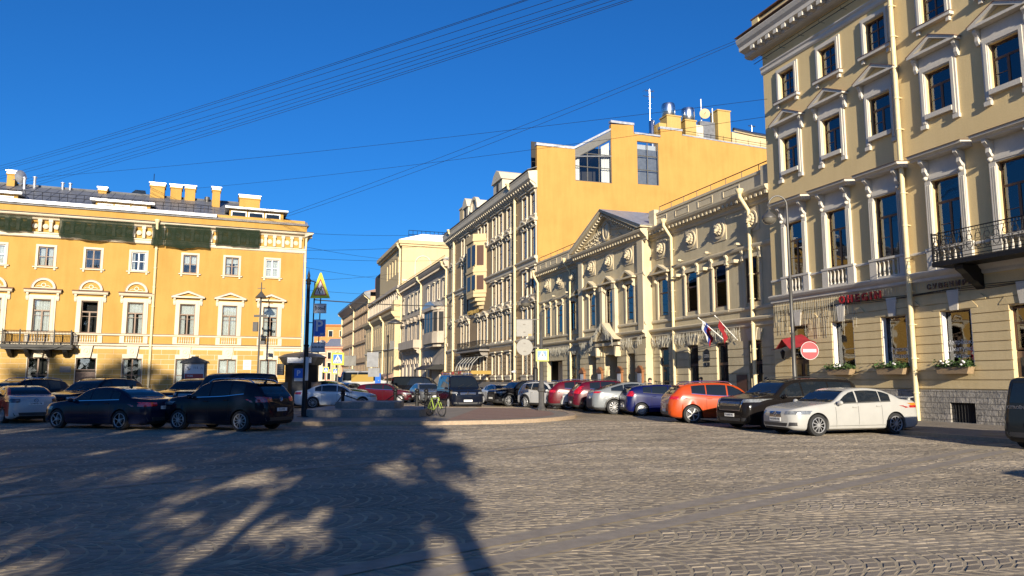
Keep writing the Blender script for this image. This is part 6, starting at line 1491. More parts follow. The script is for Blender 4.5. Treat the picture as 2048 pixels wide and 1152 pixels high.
    ws=b.build('windscreen',MT['cgl'],root,smooth=40)
    if detail:
        b=MB()
        for s in (.1,-.42): 
            b2=[]
            for k in range(6):
                p=cow+.07+.30*k/5*.5; y=(s+.38*k/5)*hw*1.2*.8; h,nn=cast((xc-p,y,4),(0,0,-1)); b2.append(h+Vector((0,0,.02)))
            b.tube(b2,.009,4)
        b.build('wiper',MT['trim'],ws)
    b=MB()
    if kind in('sedan','coupe'): panel(b,lambda u,v:(xc-(tl-.04+(r1+.06-tl)*v),(u-.5)*2*(yr(tl-.04+(r1+.06-tl)*v)-.09),4),(0,0,-1),10,8)
    else:
        z0=interp(top,tl)-.03; z1=interp(top,r1)-.05; panel(b,*endp(False,[(-hw*.74,z0),(hw*.74,z0),(hw*.60,z1),(-hw*.60,z1)]),10,6)
    b.build('rear_window',MT['cgl'],root,smooth=40)
    gap=.085 if kind not in('van','mpv','box') else .12
    for s in (1,-1):
        for (a,c) in K['win']:
            a,c=a*Lc,c*Lc; b=MB()
            def P(u,v,a=a,c=c,s=s):
                p=a+(c-a)*u; zl=interp(belt,p)+.03; zu=max(zl+.004,interp(top,p)-gap-.02*(p<r0)); return (xc-p,s*3,zl+(zu-zl)*v)
            panel(b,P,(0,-s,0),12,5,.006); 
            if b.f: b.build('side_window',K.get('sglass',MT['cgl']),root,smooth=40)
        if detail:
            b=MB(); a,c=K['win'][0][0]*Lc,K['win'][-1][1]*Lc
            panel(b,lambda u,v,s=s:(xc-(a+(c-a)*u),s*3,interp(belt,a+(c-a)*u)+.004+.02*v),(0,-s,0),20,1,.009); b.build('window_trim',MT['chrome'] if K.get('chrome',1) else MT['trim'],root)
            # door gaps and handles
            b=MB(); z0=zb0+.10
            for p in (K['win'][0][0]*Lc+.02,K['win'][0][1]*Lc+.03,min(K['win'][1][1]*Lc+.03,xr-Ra*.2)):
                panel(b,lambda u,v,p=p,s=s:(xc-p-.010*(u-.5),s*3,(z0 if abs(p-xr)>Ra else wr+Ra+.02)+(interp(belt,p)-.01-(z0 if abs(p-xr)>Ra else wr+Ra+.02))*v),(0,-s,0),1,8,.0025)
            panel(b,lambda u,v,s=s:(xc-(xf+Ra+.02+(wb-2*Ra-.04)*u),s*3,zb0+.13+.010*v),(0,-s,0),20,1,.0025); b.build('door_gap',MT['seam'],root)
            for (a,c) in K['win'][:2]:
                p=c*Lc-.10; z=interp(belt,p)-.11*H/1.5; h,nn=cast((xc-p,s*3,z),(0,-s,0))
                if h: b=MB(); b.box(-.09,.09,-.018,.018,-.013,.013); b.build('door_handle',K.get('handle',col),root,h+Vector((0,s*.016,0)))
        p=K['win'][0][0]*Lc+.10; z=interp(belt,p)+.05; h,nn=cast((xc-p,s*3,interp(belt,p)-.02),(0,-s,0))
        b=MB(); b.ball((0,s*.13,.05),.075,.115,.075,10,7); b.box(-.03,.03,min(0,s*.1),max(0,s*.1),-.02,.02); b.build('wing_mirror',K.get('mirror',col),root,h+Vector((0,0,.02)),smooth=50)
    # lamps
    zl=interp(top,.03*Lc)-.10
    for s in (1,-1):
        b=MB(); hy0,hy1=hw*K.get('hl0',.50),hw*.955; hz=K.get('hlz',0)+zl
        panel(b,*endp(True,[(s*hy0,hz-.07),(s*hy1,hz-.055),(s*hy1,hz+.055),(s*hy0,hz+.03)]),12,4,.007); b.build('headlight',MT['lampw'],root,smooth=50)
        b=MB(); tz=interp(top,.97*Lc)*K.get('tlz',.86 if kind in('sedan','coupe') else .90); ty0,ty1=hw*K.get('tl0',.52),hw*.975; th=K.get('tlh',.075)
        panel(b,*endp(False,[(s*ty0,tz-th*.8),(s*ty1,tz-th),(s*ty1,tz+th),(s*ty0,tz+th*.7)]),12,4,.007); b.build('taillight',K.get('tlmat',MT['lampr']),root,smooth=50)
        if rear_amber: b=MB(); panel(b,*endp(False,[(s*hw*.8,tz),(s*ty1,tz),(s*ty1,tz+th),(s*hw*.8,tz+th)]),6,3,.010); b.build('indicator',MT['lampo'],root)
    # grille, lower intake, plates, bumpers
    gz=zl-.06
    b=MB()
    if grille=='kidney':
        for s in (1,-1): panel(b,*endp(True,[(s*.03,gz-.10),(s*.27,gz-.09),(s*.25,gz+.06),(s*.03,gz+.065)]),6,4,.008)
        b.build('grille',MT['signk'],root); b=MB()
        for s in (1,-1):
            for k in range(8): panel(b,*endp(True,[(s*(.045+.028*k),gz-.095),(s*(.052+.028*k),gz-.095),(s*(.052+.027*k),gz+.055),(s*(.045+.027*k),gz+.055)]),1,3,.014)
            panel(b,*endp(True,[(s*.02,gz-.115),(s*.285,gz-.105),(s*.285,gz-.09),(s*.02,gz-.098)]),6,1,.014); panel(b,*endp(True,[(s*.02,gz+.06),(s*.265,gz+.055),(s*.265,gz+.07),(s*.02,gz+.075)]),6,1,.014)
        b.build('grille_bars',MT['chrome'],root)
    elif grille=='big':
        panel(b,*endp(True,[(-hw*.55,gz-.22),(hw*.55,gz-.22),(hw*.66,gz+.08),(-hw*.66,gz+.08)]),10,5,.008); b.build('grille',MT['signk'],root); b=MB()
        for k in range(7): panel(b,*endp(True,[(-hw*.55,gz-.19+.038*k),(hw*.55,gz-.19+.038*k),(hw*.55,gz-.182+.038*k),(-hw*.55,gz-.182+.038*k)]),8,1,.013)
        panel(b,*endp(True,[(-hw*.57,gz-.245),(hw*.57,gz-.245),(hw*.56,gz-.215),(-hw*.56,gz-.215)]),8,1,.014)
        for s in (1,-1): panel(b,*endp(True,[(s*hw*.55,gz-.235),(s*hw*.59,gz-.235),(s*hw*.70,gz+.08),(s*hw*.67,gz+.08)]),2,6,.014)
        b.build('grille_bars',MT['chrome'],root)
    else:
        gw=hw*.46; panel(b,*endp(True,[(-gw,gz-.07),(gw,gz-.07),(gw*1.05,gz+.05),(-gw*1.05,gz+.05)]),8,3,.008); b.build('grille',MT['signk'],root); b=MB()
        for k in range(3): panel(b,*endp(True,[(-gw*.98,gz-.055+.045*k),(gw*.98,gz-.055+.045*k),(gw*.98,gz-.043+.045*k),(-gw*.98,gz-.043+.045*k)]),8,1,.013)
        b.build('grille_bars',MT['chrome'],root)
    b=MB(); panel(b,*endp(True,[(-hw*.55,zb0+.13),(hw*.55,zb0+.13),(hw*.6,zb0+.23),(-hw*.6,zb0+.23)]),8,3,.008)
    for s in (1,-1): panel(b,*endp(True,[(s*hw*.62,zb0+.14),(s*hw*.84,zb0+.15),(s*hw*.84,zb0+.25),(s*hw*.66,zb0+.25)]),5,3,.008)
    b.build('lower_intake',MT['trim'],root)
    b=MB(); panel(b,*endp(False,[(-hw*.80,zb0+.15),(hw*.80,zb0+.15),(hw*.85,zb0+.27),(-hw*.85,zb0+.27)]),8,3,.008); b.build('rear_bumper_trim',MT['trim'],root)
    for front in (True,False):
        z=(zb0+.33) if front else K.get('plz',zb0+.30 if kind in('suv','hatch','box','mpv') else .52*H); h,nn=cast(((5 if front else -5),0,z),((-1 if front else 1),0,0))
        if h is None: continue
        b=MB(); b.box(-.26,.26,-.012,.0,-.056,.056); rt=(0,0,PI/2) if front else (0,0,-PI/2)
        pl=b.build('licence_plate',MT['plate'],root,h+Vector((.012*(1 if front else -1),0,0)),rt)
        if plate and detail:
            t=MB(); add_text(t,plate,.085,(-.02,-.0135,0),0,0,1.0,.002); t.build('plate_lettering',MT['signk'],pl)
    if emblem:
        for front in (True,False):
            z=gz if front else tz; h,nn=cast(((5 if front else -5),0,z),((-1 if front else 1),0,0))
            if h is None: continue
            b=MB(); rr=.075
            b.lathe([(rr*.86,-.0),(rr*.86,-.02),(rr,-.02),(rr,0)],(0,0,0),20,0,'y',caps=False)
            if emblem=='vw':
                b.tube([(-.045,-.015,.05),(-.015,-.015,.008),(0,-.015,.03),(.015,-.015,.008),(.045,-.015,.05)],.007,4); b.tube([(-.062,-.015,.02),(-.03,-.015,-.058),(0,-.015,-.005),(.03,-.015,-.058),(.062,-.015,.02)],.007,4)
            elif emblem=='star':
                for k in range(3): a=PI/2+2*PI*k/3; b.tube([(0,-.015,0),(rr*.9*math.cos(a),-.015,rr*.9*math.sin(a))],.008,4)
            else: b.ball((0,-.012,0),rr*.5,.012,rr*.35,8,5)
            b.build('emblem',MT['chrome'],root,h+Vector((.006*(1 if front else -1),0,0)),(0,0,PI/2) if front else (0,0,-PI/2))
    if kind=='sedan' and K.get('decktrim',0):
        pass
    # wheels
    for p,s in ((xf,1),(xf,-1),(xr,1),(xr,-1)):
        y=s*(hw*.985-.115); t=link('wheel',tyre_mesh(wr,.225),root,(xc-p,y,wr),(0,0,0 if s<0 else PI))
        link('rim',rim_mesh(wr,rim),t,(0,-.085,0),(0,random.uniform(0,1.2),0))
    b=MB(); b.box(-Lc/2+.5,Lc/2-.5,-hw+.36,hw-.36,zb0-.01,zb0+.35); b.build('underbody',MT['under'],root)
    for s in (1,-1):
        if clad:
            for c in (xf,xr):
                b=MB(); g=[]
                for k in range(17):
                    a=PI*k/16
                    for rr in (Ra-.005,Ra+.07):
                        h,nn=cast((xc-c-rr*math.cos(a),s*3,wr+rr*math.sin(a)),(0,-s,0))
                        if h is None: h=Vector((xc-c-rr*math.cos(a),s*hw*.985,wr+rr*math.sin(a)))
                        g.append((h.x,max(abs(h.y),hw*.93)*s+s*.012,h.z))
                for k in range(16): b.quad(g[2*k],g[2*k+1],g[2*k+3],g[2*k+2])
                b.build('arch_trim',MT['trim'],root)
        if roofrails:
            b=MB(); pts=[]
            for k in range(14):
                p=r0+.08+(r1-.14-r0)*k/13; pts.append((xc-p,s*(yr(p)-.10),interp(top,p)+(.055 if 0<k<13 else .0)))
            b.tube(pts,.017,6); b.build('roof_rail',MT[roofrails],root)
    if K.get('fin'):
        b=MB(); b.extr([(-.09,0),(.07,0),(-.08,.10)],'y',-.02,.02); p=r1-.12; b.build('roof_aerial',MT['trim'],root,(xc-p,0,interp(top,p)-.005))
    if K.get('spoiler'):
        b=MB(); p=Lc*.965; z=interp(top,p); b.extr([(-.12,.10),(.12,.07),(.12,.09),(-.10,.125)],'y',-hw*.72,hw*.72)
        for s in (-1,1): b.box(-.05,.05,s*hw*.6-.03,s*hw*.6+.03,-.02,.09)
        b.build('spoiler',col,root,(xc-p,0,z))
    if K.get('visor'):
        b=MB(); p=r1; z=interp(top,p); b.extr([(.15,-.02),(-.16,-.05),(-.17,-.01),(.15,.02)],'y',-hw*.68,hw*.68); b.build('rear_spoiler',K.get('visormat',col),root,(xc-p,0,z))
    return root
def place(kind,hd,fw=None,rw=None,side_=None,W=None,yfix=None,**ov):
    """centre of a car whose near-side wheel (front and/or rear) touches the ground at the given photo pixels"""
    K=dict(KINDS_[kind]); K.update(ov); h=math.radians(hd); f=Vector((math.sin(h),math.cos(h),0)); rt=Vector((math.cos(h),-math.sin(h),0))
    hw=K['W']/2-.1; cands=[]
    for px,loc in ((fw,K['L']/2-K['fo']),(rw,K['L']/2-K['fo']-K['wb'])):
        if px is None: continue
        g=Vector(gnd(*px)); 
        cc=[g-f*loc-rt*hw*s for s in (1,-1)]
        cands.append(max(cc,key=lambda c:c.y) if side_ is None else g-f*loc-rt*hw*side_)
    c=sum(cands,Vector((0,0,0)))/len(cands); return (c.x,c.y)
P_=body_paint
navy=P_('dark_navy',(.006,.008,.016),.3); black=P_('black',(.006,.006,.008),.2); white=P_('white',(.40,.40,.40),.0); pearl=P_('cream_white',(.37,.365,.35),.0)
burg=P_('burgundy',(.085,.003,.009),.0); burg2=P_('wine',(.07,.003,.012),.0); silver=P_('silver',(.17,.185,.20),.2); blue=P_('deep_blue',(.003,.006,.062),.0); orange=P_('orange',(.38,.05,.007),.0)
brownk=P_('dark_brown',(.010,.0085,.0085),.0); greyv=P_('slate_grey',(.016,.019,.022),.0); limec=P_('lime',(.20,.22,.012),.0); taxired=P_('taxi_red',(.40,.03,.02),.0); oldr=P_('crimson',(.05,.002,.007),.0); grey=P_('grey',(.14,.15,.16),.5)
# --- right-hand row
car('sedan','cream white saloon with kidney grille parked alone in front of the dark minivan',place('sedan',-108,(1636,871),(1791,870),L=4.9,fo=.85,wb=2.97),-108,pearl,'10',plate='К002МВ198',grille='kidney',emblem='round',spoiler=1,chrome=0,wb=2.97,L=4.9,fo=.85,rear_amber=True,tl0=.6,mirror=pearl,hl0=.48)
car('mpv','dark brown minivan with a wide chrome barred grille behind the cream saloon',(10.0,27.0),-110,brownk,'10',plate='Р208ВВ198',grille='big',emblem=None,roofrails='trim',hl0=.62,fin=0,hlz=.05)
car('suv','bright orange compact crossover with silver roof rails',place('suv',88,None,(1385,847),L=4.48,W=1.85,H=1.60,wb=2.68,fo=.90,wr=.36),88,orange,'5w',roofrails='chrome',L=4.48,W=1.85,H=1.60,wb=2.68,fo=.90,wr=.36,visor=1,tl0=.45,tlh=.06)
car('hatch','small deep blue hatchback with white wheel covers beside the orange crossover',place('hatch',84,None,(1283,832)),84,blue,'cover',visor=1,chrome=0,tl0=.62,tlh=.13,tlz=.98)
car('coupe','silver sloping backed crossover between the blue hatchback and the wine red one',place('coupe',84,None,(1228,829)),84,silver,'10',clad=True,tl0=.4,tlh=.045,tlz=.94,chrome=0)
car('suv','wine red crossover with tall upright tail lamps beside the silver sloping backed one',place('suv',84,None,(1184,823.5)),84,burg2,'5d',clad=True,roofrails='trim',tl0=.7,tlh=.22,tlz=1.0,visor=1)
car('suv','burgundy crossover with slim wide tail lamps farther left in the row',place('suv',86,None,(1137,819),L=4.75),86,burg,'5d',clad=True,roofrails='chrome',L=4.75,tl0=.5)
car('suv','white crossover half hidden by the lamp post on the island',place('suv',140,(1107,818.5),(1053,816),L=4.4,W=1.8,H=1.6,wb=2.65),140,white,'10',clad=True,roofrails='chrome',L=4.4,W=1.8,H=1.6,wb=2.65)
car('suv','black crossover parked nose left beside the white crossover',place('suv',-118,(1017,812.5),None,side_=-1),-118,black,'10',clad=True)
car('sedan','white coupe facing the square with dark windows beside the black crossover',(-0.7,52.5),158,white,'10',detail=True,H=1.42,sglass=MT['cgl'])
car('van','dark blue passenger van facing the camera with chrome grille bars',(-3.3,46.4),163,navy,'10',emblem='vw',roofrails='chrome',hl0=.62,hlz=-.02,W=2.02,H=2.03)
# --- van at the right edge
r=car('van','slate grey small van cut off by the right edge of the photo',(14.55,18.85),66,greyv,'cover',plate='ХЗ',name='parked_van',cat='van',L=4.3,W=1.8,H=1.80,wb=2.7,fo=.8,wr=.31,tl0=.90,tlh=.26,tlz=.98,plz=.62,chrome=0,mirror=MT['trim'],handle=MT['trim'])
b=MB(); add_text(b,'CITROËN',.10,(0,0,0),0,.004,1.0,.004); b.build('rear_lettering',MT['chrome'],r,(-2.135,.50,1.03),(0,0,-PI/2))
car('van','unseen black van added beyond the right edge of the photo, its shade on the cobbles',(12.3,6.6),68,black,'cover',name='parked_van',cat='van',detail=False)  # vehicle added out of frame to cast a shadow on the cobbles
# --- left-hand row
car('suv','black navy crossover with rear towards us, nearest car at the left',place('suv',-70,(358,860.5),(478,863),L=4.45,W=1.81,H=1.70,wb=2.60,fo=.87,wr=.345),-70,navy,'10',plate='О111МВ',emblem='vw',roofrails='chrome',L=4.45,W=1.81,H=1.70,wb=2.60,fo=.87,wr=.345,plz=.72,tl0=.50,tlh=.095,visor=1,fin=1)
car('sedan','long dark navy saloon between the taxi and the nearest crossover',place('sedan',-71,(113,857),(243,860),wb=2.87),-71,P_('midnight_blue',(.008,.011,.03),.4),'5',plate='О258МР',emblem='star',wb=2.87,fin=1,tl0=.45,tlz=.84)
t2=lambda p,k:(k<8 and .30<p<.93) or (k>=8 and .30<p<.84)
car('sedan','white and red taxi saloon cut off by the left edge of the photo',place('sedan',-48,None,(4,847),side_=-1,L=4.48,W=1.75,H=1.47,wb=2.6,fo=.83,wr=.31),-48,white,'10',plate='Т274МВ178',emblem='vw',L=4.48,W=1.75,H=1.47,wb=2.6,fo=.83,wr=.31,two=t2,col2=taxired,tl0=.62,tlh=.085,tlmat=basic('dark_taillamp',(.06,.008,.01),.1,coat=1.0),plz=.78,chrome=0,fin=1)
car('suv','dark crossover with bonnet and slanting headlamp showing behind the navy saloon',(-18.7,33.7),192,navy,'10',L=4.75,W=1.9,H=1.78,hl0=.55,roofrails='trim')
car('suv','black crossover behind the navy saloon roof, second from the boxy one',(-16.2,38.2),190,black,'10',L=4.75,W=1.9,H=1.78)
car('box','tall boxy black off roader with a flat bonnet behind the nearest crossover',(-12.9,34.0),205,black,'10',H=2.03,hl0=.6,chrome=0)
car('suv','dark crossover roof between the taxi and the slanting headlamp crossover',(-23.4,35.6),200,navy,'10',L=4.6,H=1.76,detail=False,roofrails='chrome')
car('suv','black car at the left edge behind the taxi',(-24.8,32.6),205,black,'10',L=4.6,H=1.74,detail=False)
# --- beyond the island
car('coupe','lime green sloping car behind the white saloon and the kiosk pole',(-12.0,49.5),92,limec,'10',H=1.66,L=4.85,chrome=0)
car('sedan','white saloon parked on the far side of the island facing right',place('sedan',80,(727,813),(617,819.5),L=4.95,W=1.88,H=1.46,wb=2.96),80,P_('cold_white',(.50,.54,.58),.1),'10',chrome=0,L=4.95,W=1.88,H=1.46,wb=2.96)
car('hatch','old crimson estate car behind the chain bollards',(-9.6,56.5),96,oldr,'cover',L=4.3,H=1.46)
car('sedan','dark grey saloon facing us left of the blue van',(-6.6,57.5),160,grey,'10',detail=True)
car('van','black delivery van beyond the crimson estate car',(-9.0,72),95,black,'cover',L=5.2,H=2.05,detail=False)
car('van','white delivery van with a yellow advertising panel on its side',(-17.5,90),96,white,'cover',L=6.2,W=2.1,H=2.75,wb=3.7,detail=False,name='delivery_van',cat='van')
o=bpy.data.objects['delivery_van']; b=MB(); b.box(-1.6,1.1,-1.06,-1.045,1.5,2.35); b.build('advert_panel',MT['yellowpaint'],o); b=MB(); b.box(1.3,2.0,-1.06,-1.045,1.3,2.5); b.build('side_stripe',MT['signb'],o)
car('sedan','pale grey saloon in the street left of the crimson estate car',(-14.3,66),25,silver,'10',detail=False)
car('sedan','small white saloon far up the street behind the pale grey one',(-18.9,84),20,white,'10',detail=False)
# ================================================================ STREET FURNITURE
def lamp_right():
    t=thing('street_lamp','tall grey lamp post with a curled arm and glass globe beside the no entry sign','street lamp',(11.3,29.8,.11),0)
    b=MB(); b.lathe([(.24,0),(.24,.12),(.19,.16),(.19,.55),(.15,.62),(.16,.75),(.11,.85),(.11,1.3),(.13,1.36),(.09,1.45),(.085,3.4),(.105,3.45),(.075,3.52),(.07,5.6),(.09,5.64),(.06,5.7),(.05,8.4)],(0,0,0),12); b.build('post',MT['irong'],t,smooth=40)
    b=MB(); pts=[(0,0,8.35)]+[(-.37+.37*math.cos(a),0,8.72+.40*math.sin(a)) for a in [PI*k/12 for k in range(12)]]; b.tube(pts,.032,7)
    sp=[(-.70+.10*(1-k/16)*math.cos(2.4+k*.55),0,8.72+.10*(1-k/16)*math.sin(2.4+k*.55)) for k in range(15)]; b.tube(sp,.018,5); b.tube([(-.735,0,8.85),(-.765,0,8.72),(-.745,0,8.55)],.024,6); b.tube([(-.83,0,8.56),(-.66,0,8.56)],.018,5); b.build('arm',MT['irong'],t)
    b=MB(); b.lathe([(.02,8.56),(.05,8.48),(.13,8.40),(.27,8.28),(.30,8.20),(.30,8.16)],(-.745,0,0),18); b.build('lamp_hood',MT['irong'],t,smooth=45)
    b=MB(); b.lathe([(.285,8.16),(.26,8.05),(.18,7.96),(.08,7.92),(.001,7.91)],(-.745,0,0),18); b.build('lamp_globe',MT['lampglass'],t,smooth=60)
    s=thing('no_entry_sign','red no entry sign with white bar on a bracket of the grey lamp post','traffic sign',(11.85,29.55,2.86),0)
    b=MB(); b.lathe([(.001,-.012),(.36,-.012),(.36,.0),(.001,.0)],(0,0,0),32,0,'y',caps=False); b.lathe([(.345,-.0125),(.36,-.0125),(.36,-.014),(.345,-.014)],(0,0,0),32,1,'y',caps=False); b.box(-.26,.26,-.016,-.0125,-.06,.06,1); b.build('sign_disc',[MT['signr'],MT['signw']],s)
    b=MB(); b.tube([(-.52,.25,.1),(0,.02,.1)],.018,5); b.tube([(-.52,.25,-.1),(0,.02,-.1)],.018,5); b.build('bracket',MT['irong'],s)
lamp_right()
def island_lamp():
    t=thing('sign_post','grey ornamental post at the tip of the traffic island carrying sign backs','post',(1.53,38.9,.13),0)
    b=MB(); b.lathe([(.26,0),(.26,.1),(.2,.16),(.15,.3),(.15,.95),(.2,1.0),(.2,1.1),(.15,1.15),(.15,1.35),(.11,1.45),(.10,2.6),(.13,2.65),(.09,2.72),(.075,4.9),(.10,4.95),(.05,5.1),(.001,5.25)],(0,0,0),8); b.build('post',MT['irong'],t,smooth=30)
    b=MB(); b.tube([(0,0,4.75),(-1.3,0,4.72)],.025,5); b.tube([(0,0,3.28),(-.85,0,3.28)],.025,5); b.tube([(-.85,0,4.72),(-.85,0,2.95)],.03,5); b.build('sign_frame',MT['irong'],t)
    def back(nm,lab,cx,cz,shape):
        s=thing(nm,lab,'traffic sign',(1.53+cx,38.82,cz),0); b=MB()
        if shape=='r': b.lathe([(.001,0),(.43,0),(.43,.02),(.001,.02)],(0,0,0),30,0,'y',caps=False)
        else: b.box(-.42,.42,0,.02,-.43,.43); b.box(.20,.38,-.002,-.0005,-.40,-.30,1)
        b.build('plate',[MT['signbk'],MT['yellowpaint']],s); b=MB()
        for z in (-.2,.2): b.box(-.06,.06,-.03,-.003,z-.02,z+.02)
        b.build('clamp',MT['gran'],s)
    back('road_sign','back of a square sign hung on the island post frame',-.88,4.4,'s'); back('road_sign','back of a round sign hung below the square one on the island post',-.87,3.4,'r')
    ped('yellow crossing sign fixed to the post on the island tip',(1.58,38.78,2.98),.66,.62)
def figure(b,s,m):
    """walking man of the crossing sign, in a white triangle, unit square side s"""
    b.extr([(-.38*s,-.32*s),(.38*s,-.32*s),(0,.36*s)],'y',-.010,-.007,m[0])
    k=s
    b.disc(.01*k,.135*k,.045*k,-.012,10,m[1])
    for p in ([(-.03,.08),(.06,.08),(.05,-.06),(-.04,-.06)],[(.02,-.06),(.05,-.05),(.12,-.24),(.08,-.25)],[(-.04,-.06),(.0,-.05),(-.10,-.25),(-.14,-.24)],[(.05,.08),(.07,.05),(.14,-.04),(.11,-.06)],[(-.03,.08),(-.05,.05),(-.11,-.05),(-.08,-.07)]):
        b.poly([(x*k,-.0125,z*k) for x,z in p],m[1])
    for i in range(4): x=-.26+.14*i; b.poly([((x)*k,-.0122,-.31*k),((x+.07)*k,-.0122,-.31*k),((x+.06)*k,-.0122,-.26*k),((x+.01)*k,-.0122,-.26*k)],m[1])
def ped(lab,loc,w,h,group=None,pole=None):
    t=thing('crossing_sign',lab,'traffic sign',loc,0,group); s=min(w,h)
    b=MB(); b.box(-w/2,w/2,-.004,.015,-h/2,h/2,0); b.box(-w*.36,w*.36,-.007,-.0045,-h*.36,h*.36,1); figure(b,s*.95,(2,3)); b.build('plate',[MT['signy'],MT['signb'],MT['signw'],MT['signk']],t)
    if pole: b=MB(); b.tube([(0,.05,h/2+.1),(0,.05,-loc[2]+.02)],.04,6); b.build('pole',MT['gran'],t)
    return t
island_lamp()
ped('large yellow crossing sign standing over the white saloon roof',(-12.9,55,3.25),.92,.90,pole=1)
ped('tiny yellow crossing sign far up the street, left of the pair',(-29.5,118,3.3),.9,.9,pole=1); ped('tiny yellow crossing sign far up the street, right of the pair',(-26.8,113,3.05),.95,.95,pole=1); ped('small low yellow crossing sign far up the street beside the pink house',(-22.6,97,1.75),.75,.75,pole=1)
def triangle_post():
    t=thing('sign_column','black ornamental column with pointed finial on the island edge','post',(-8.9,32.1,.13),0)
    b=MB(); b.lathe([(.30,0),(.30,.03),(.13,.05),(.115,.8),(.10,3.0),(.13,3.05),(.085,3.1),(.075,5.7),(.11,5.75),(.09,5.8),(.12,5.9),(.05,6.0),(.07,6.1),(.03,6.25),(.001,6.42)],(0,0,0),12); b.build('post',MT['iron'],t,smooth=30)
    b=MB(); b.tube([(0,0,5.9),(.60,0,5.75)],.025,5); b.tube([(.28,0,5.8),(.25,0,2.72)],.03,5); b.tube([(0,0,4.05),(.55,0,4.02)],.02,5); b.tube([(0,0,2.78),(.55,0,2.75)],.02,5); b.tube([(.56,0,5.7),(.52,0,2.7)],.025,5); b.build('sign_frame',MT['iron'],t)
    b=MB(); b.box(.03,.16,-.16,-.13,1.55,2.55); b.build('notice',MT['signg'],t)
    s=thing('children_sign','triangular children warning sign with wide yellow border','traffic sign',(-8.34,31.95,5.62),0,None)
    b=MB(); rot=0
    def tri(q,y0,y1,m): 
        b.extr([(-.60*q,-.45*q),(.60*q,-.45*q),(.56*q,-.5*q+.02),(-.56*q,-.5*q+.02)] if False else [(-.62*q,-.47*q),(.62*q,-.47*q),(.05*q,.86*q),(-.05*q,.86*q)],'y',y0,y1,m)
    tri(1.0,-.004,.015,0); b.extr([(-.42,-.33),(.42,-.33),(0,.58)],'y',-.007,-.0045,1); b.extr([(-.33,-.275),(.33,-.275),(0,.44)],'y',-.010,-.0075,2)
    def kid(x,z,s,f):
        b.disc(x+.02*f*s,z+.15*s,.035*s,-.0125,10,3)
        for p in ([(-.035,.11),(.05,.11),(.03,-.03),(-.05,-.03)],[(.0,-.03),(.03,-.02),(.12,-.12),(.09,-.15)],[(-.05,-.03),(-.01,-.03),(-.10,-.22),(-.14,-.20)],[(.04,.11),(.05,.07),(.15,.09),(.14,.12)],[(-.03,.11),(-.04,.07),(-.13,.0),(-.15,.03)],[(.09,-.12),(.12,-.12),(.10,-.22),(.07,-.22)]):
            b.poly([(x+a*s*f,-.0125,z+c*s) for a,c in p],3)
    kid(.06,.0,1.05,1); kid(-.10,-.06,.9,-1); b.v=[(x*.70,y,z*.84) for x,y,z in b.v]; b.build('plate',[MT['signy'],MT['signr'],MT['signw'],MT['signk']],s)
    def plate(nm,lab,cx,cz,w,h,bg,items,fg='signk',extra=None):
        s=thing(nm,lab,'traffic sign',(-8.9+cx,31.95,cz),0); b=MB(); b.box(-w/2,w/2,-.004,.012,-h/2,h/2,0)
        e=.025
        for q in ((-w/2+e,w/2-e,h/2-e-.012,h/2-e),(-w/2+e,w/2-e,-h/2+e,-h/2+e+.012)): b.box(q[0],q[1],-.0065,-.0045,q[2],q[3],1)
        for q in ((-w/2+e,-w/2+e+.012),(w/2-e-.012,w/2-e)): b.box(q[0],q[1],-.0065,-.0045,-h/2+e+.013,h/2-e-.013,1)
        for tx,sz,x,z,bo in items: add_text(b,tx,sz,(x,-.007,z),1,0,1,bo)
        if extra: extra(b)
        b.build('plate',[MT[bg],MT[fg]],s)
    def arrows(b):
        for s in (-1,1): b.poly([(s*.20-.012,-.007,-.10),(s*.20+.012,-.007,-.10),(s*.20+.012,-.007,.05),(s*.20-.012,-.007,.05)],1); b.poly([(s*.20-.045,-.007,.05),(s*.20+.045,-.007,.05),(s*.20,-.007,.13)],1)
    plate('distance_plate','white plate reading 100 m under the triangular sign',.58,4.78,.54,.42,'signw',[('100м',.17,0,-.005,.004)],extra=arrows)
    plate('parking_sign','blue parking sign with a white P above the hours plate',.58,3.93,.52,.74,'signb',[('P',.66,-.02,.07,.012),('оо',.14,.11,-.25,.004)],'signw')
    plate('hours_plate','grey plate reading 8.00 to 20.00 at the foot of the sign frame',.54,3.10,.60,.42,'signg',[('8.00-20.00',.115,0,0,.004)])
triangle_post()
def round_lamp(lab,loc,hgt,seed=0):
    t=thing('street_lamp',lab,'street lamp',loc,0); b=MB(); b.lathe([(.2,0),(.2,.1),(.12,.2),(.10,1.0),(.07,1.1),(.06,hgt-.9),(.04,hgt-.85),(.035,hgt-.1),(.03,hgt),(.001,hgt+.05)],(0,0,0),9); b.box(-.26,.26,-.02,.02,hgt-.42,hgt-.38); b.build('post',MT['irong'],t,smooth=35)
    b=MB(); b.lathe([(.05,hgt-.62),(.12,hgt-.72),(.34,hgt-.98),(.40,hgt-1.06),(.36,hgt-1.08)],(0,0,0),14); b.build('lamp_shade',MT['irong'],t,smooth=50); return t
t=round_lamp('dark lamp post with a cone shade in front of the yellow house',(-17.4,51,.12),8.3)
for nm,q in (('cross_arm',(-.42,.42,-.06,.06,5.9,6.05)),('signal_box',(-.45,-.12,-.12,.05,4.9,5.55)),('camera_box',(.1,.4,-.08,.04,4.0,4.25))): b=MB(); b.box(*q); b.build(nm,MT['irong'],t)
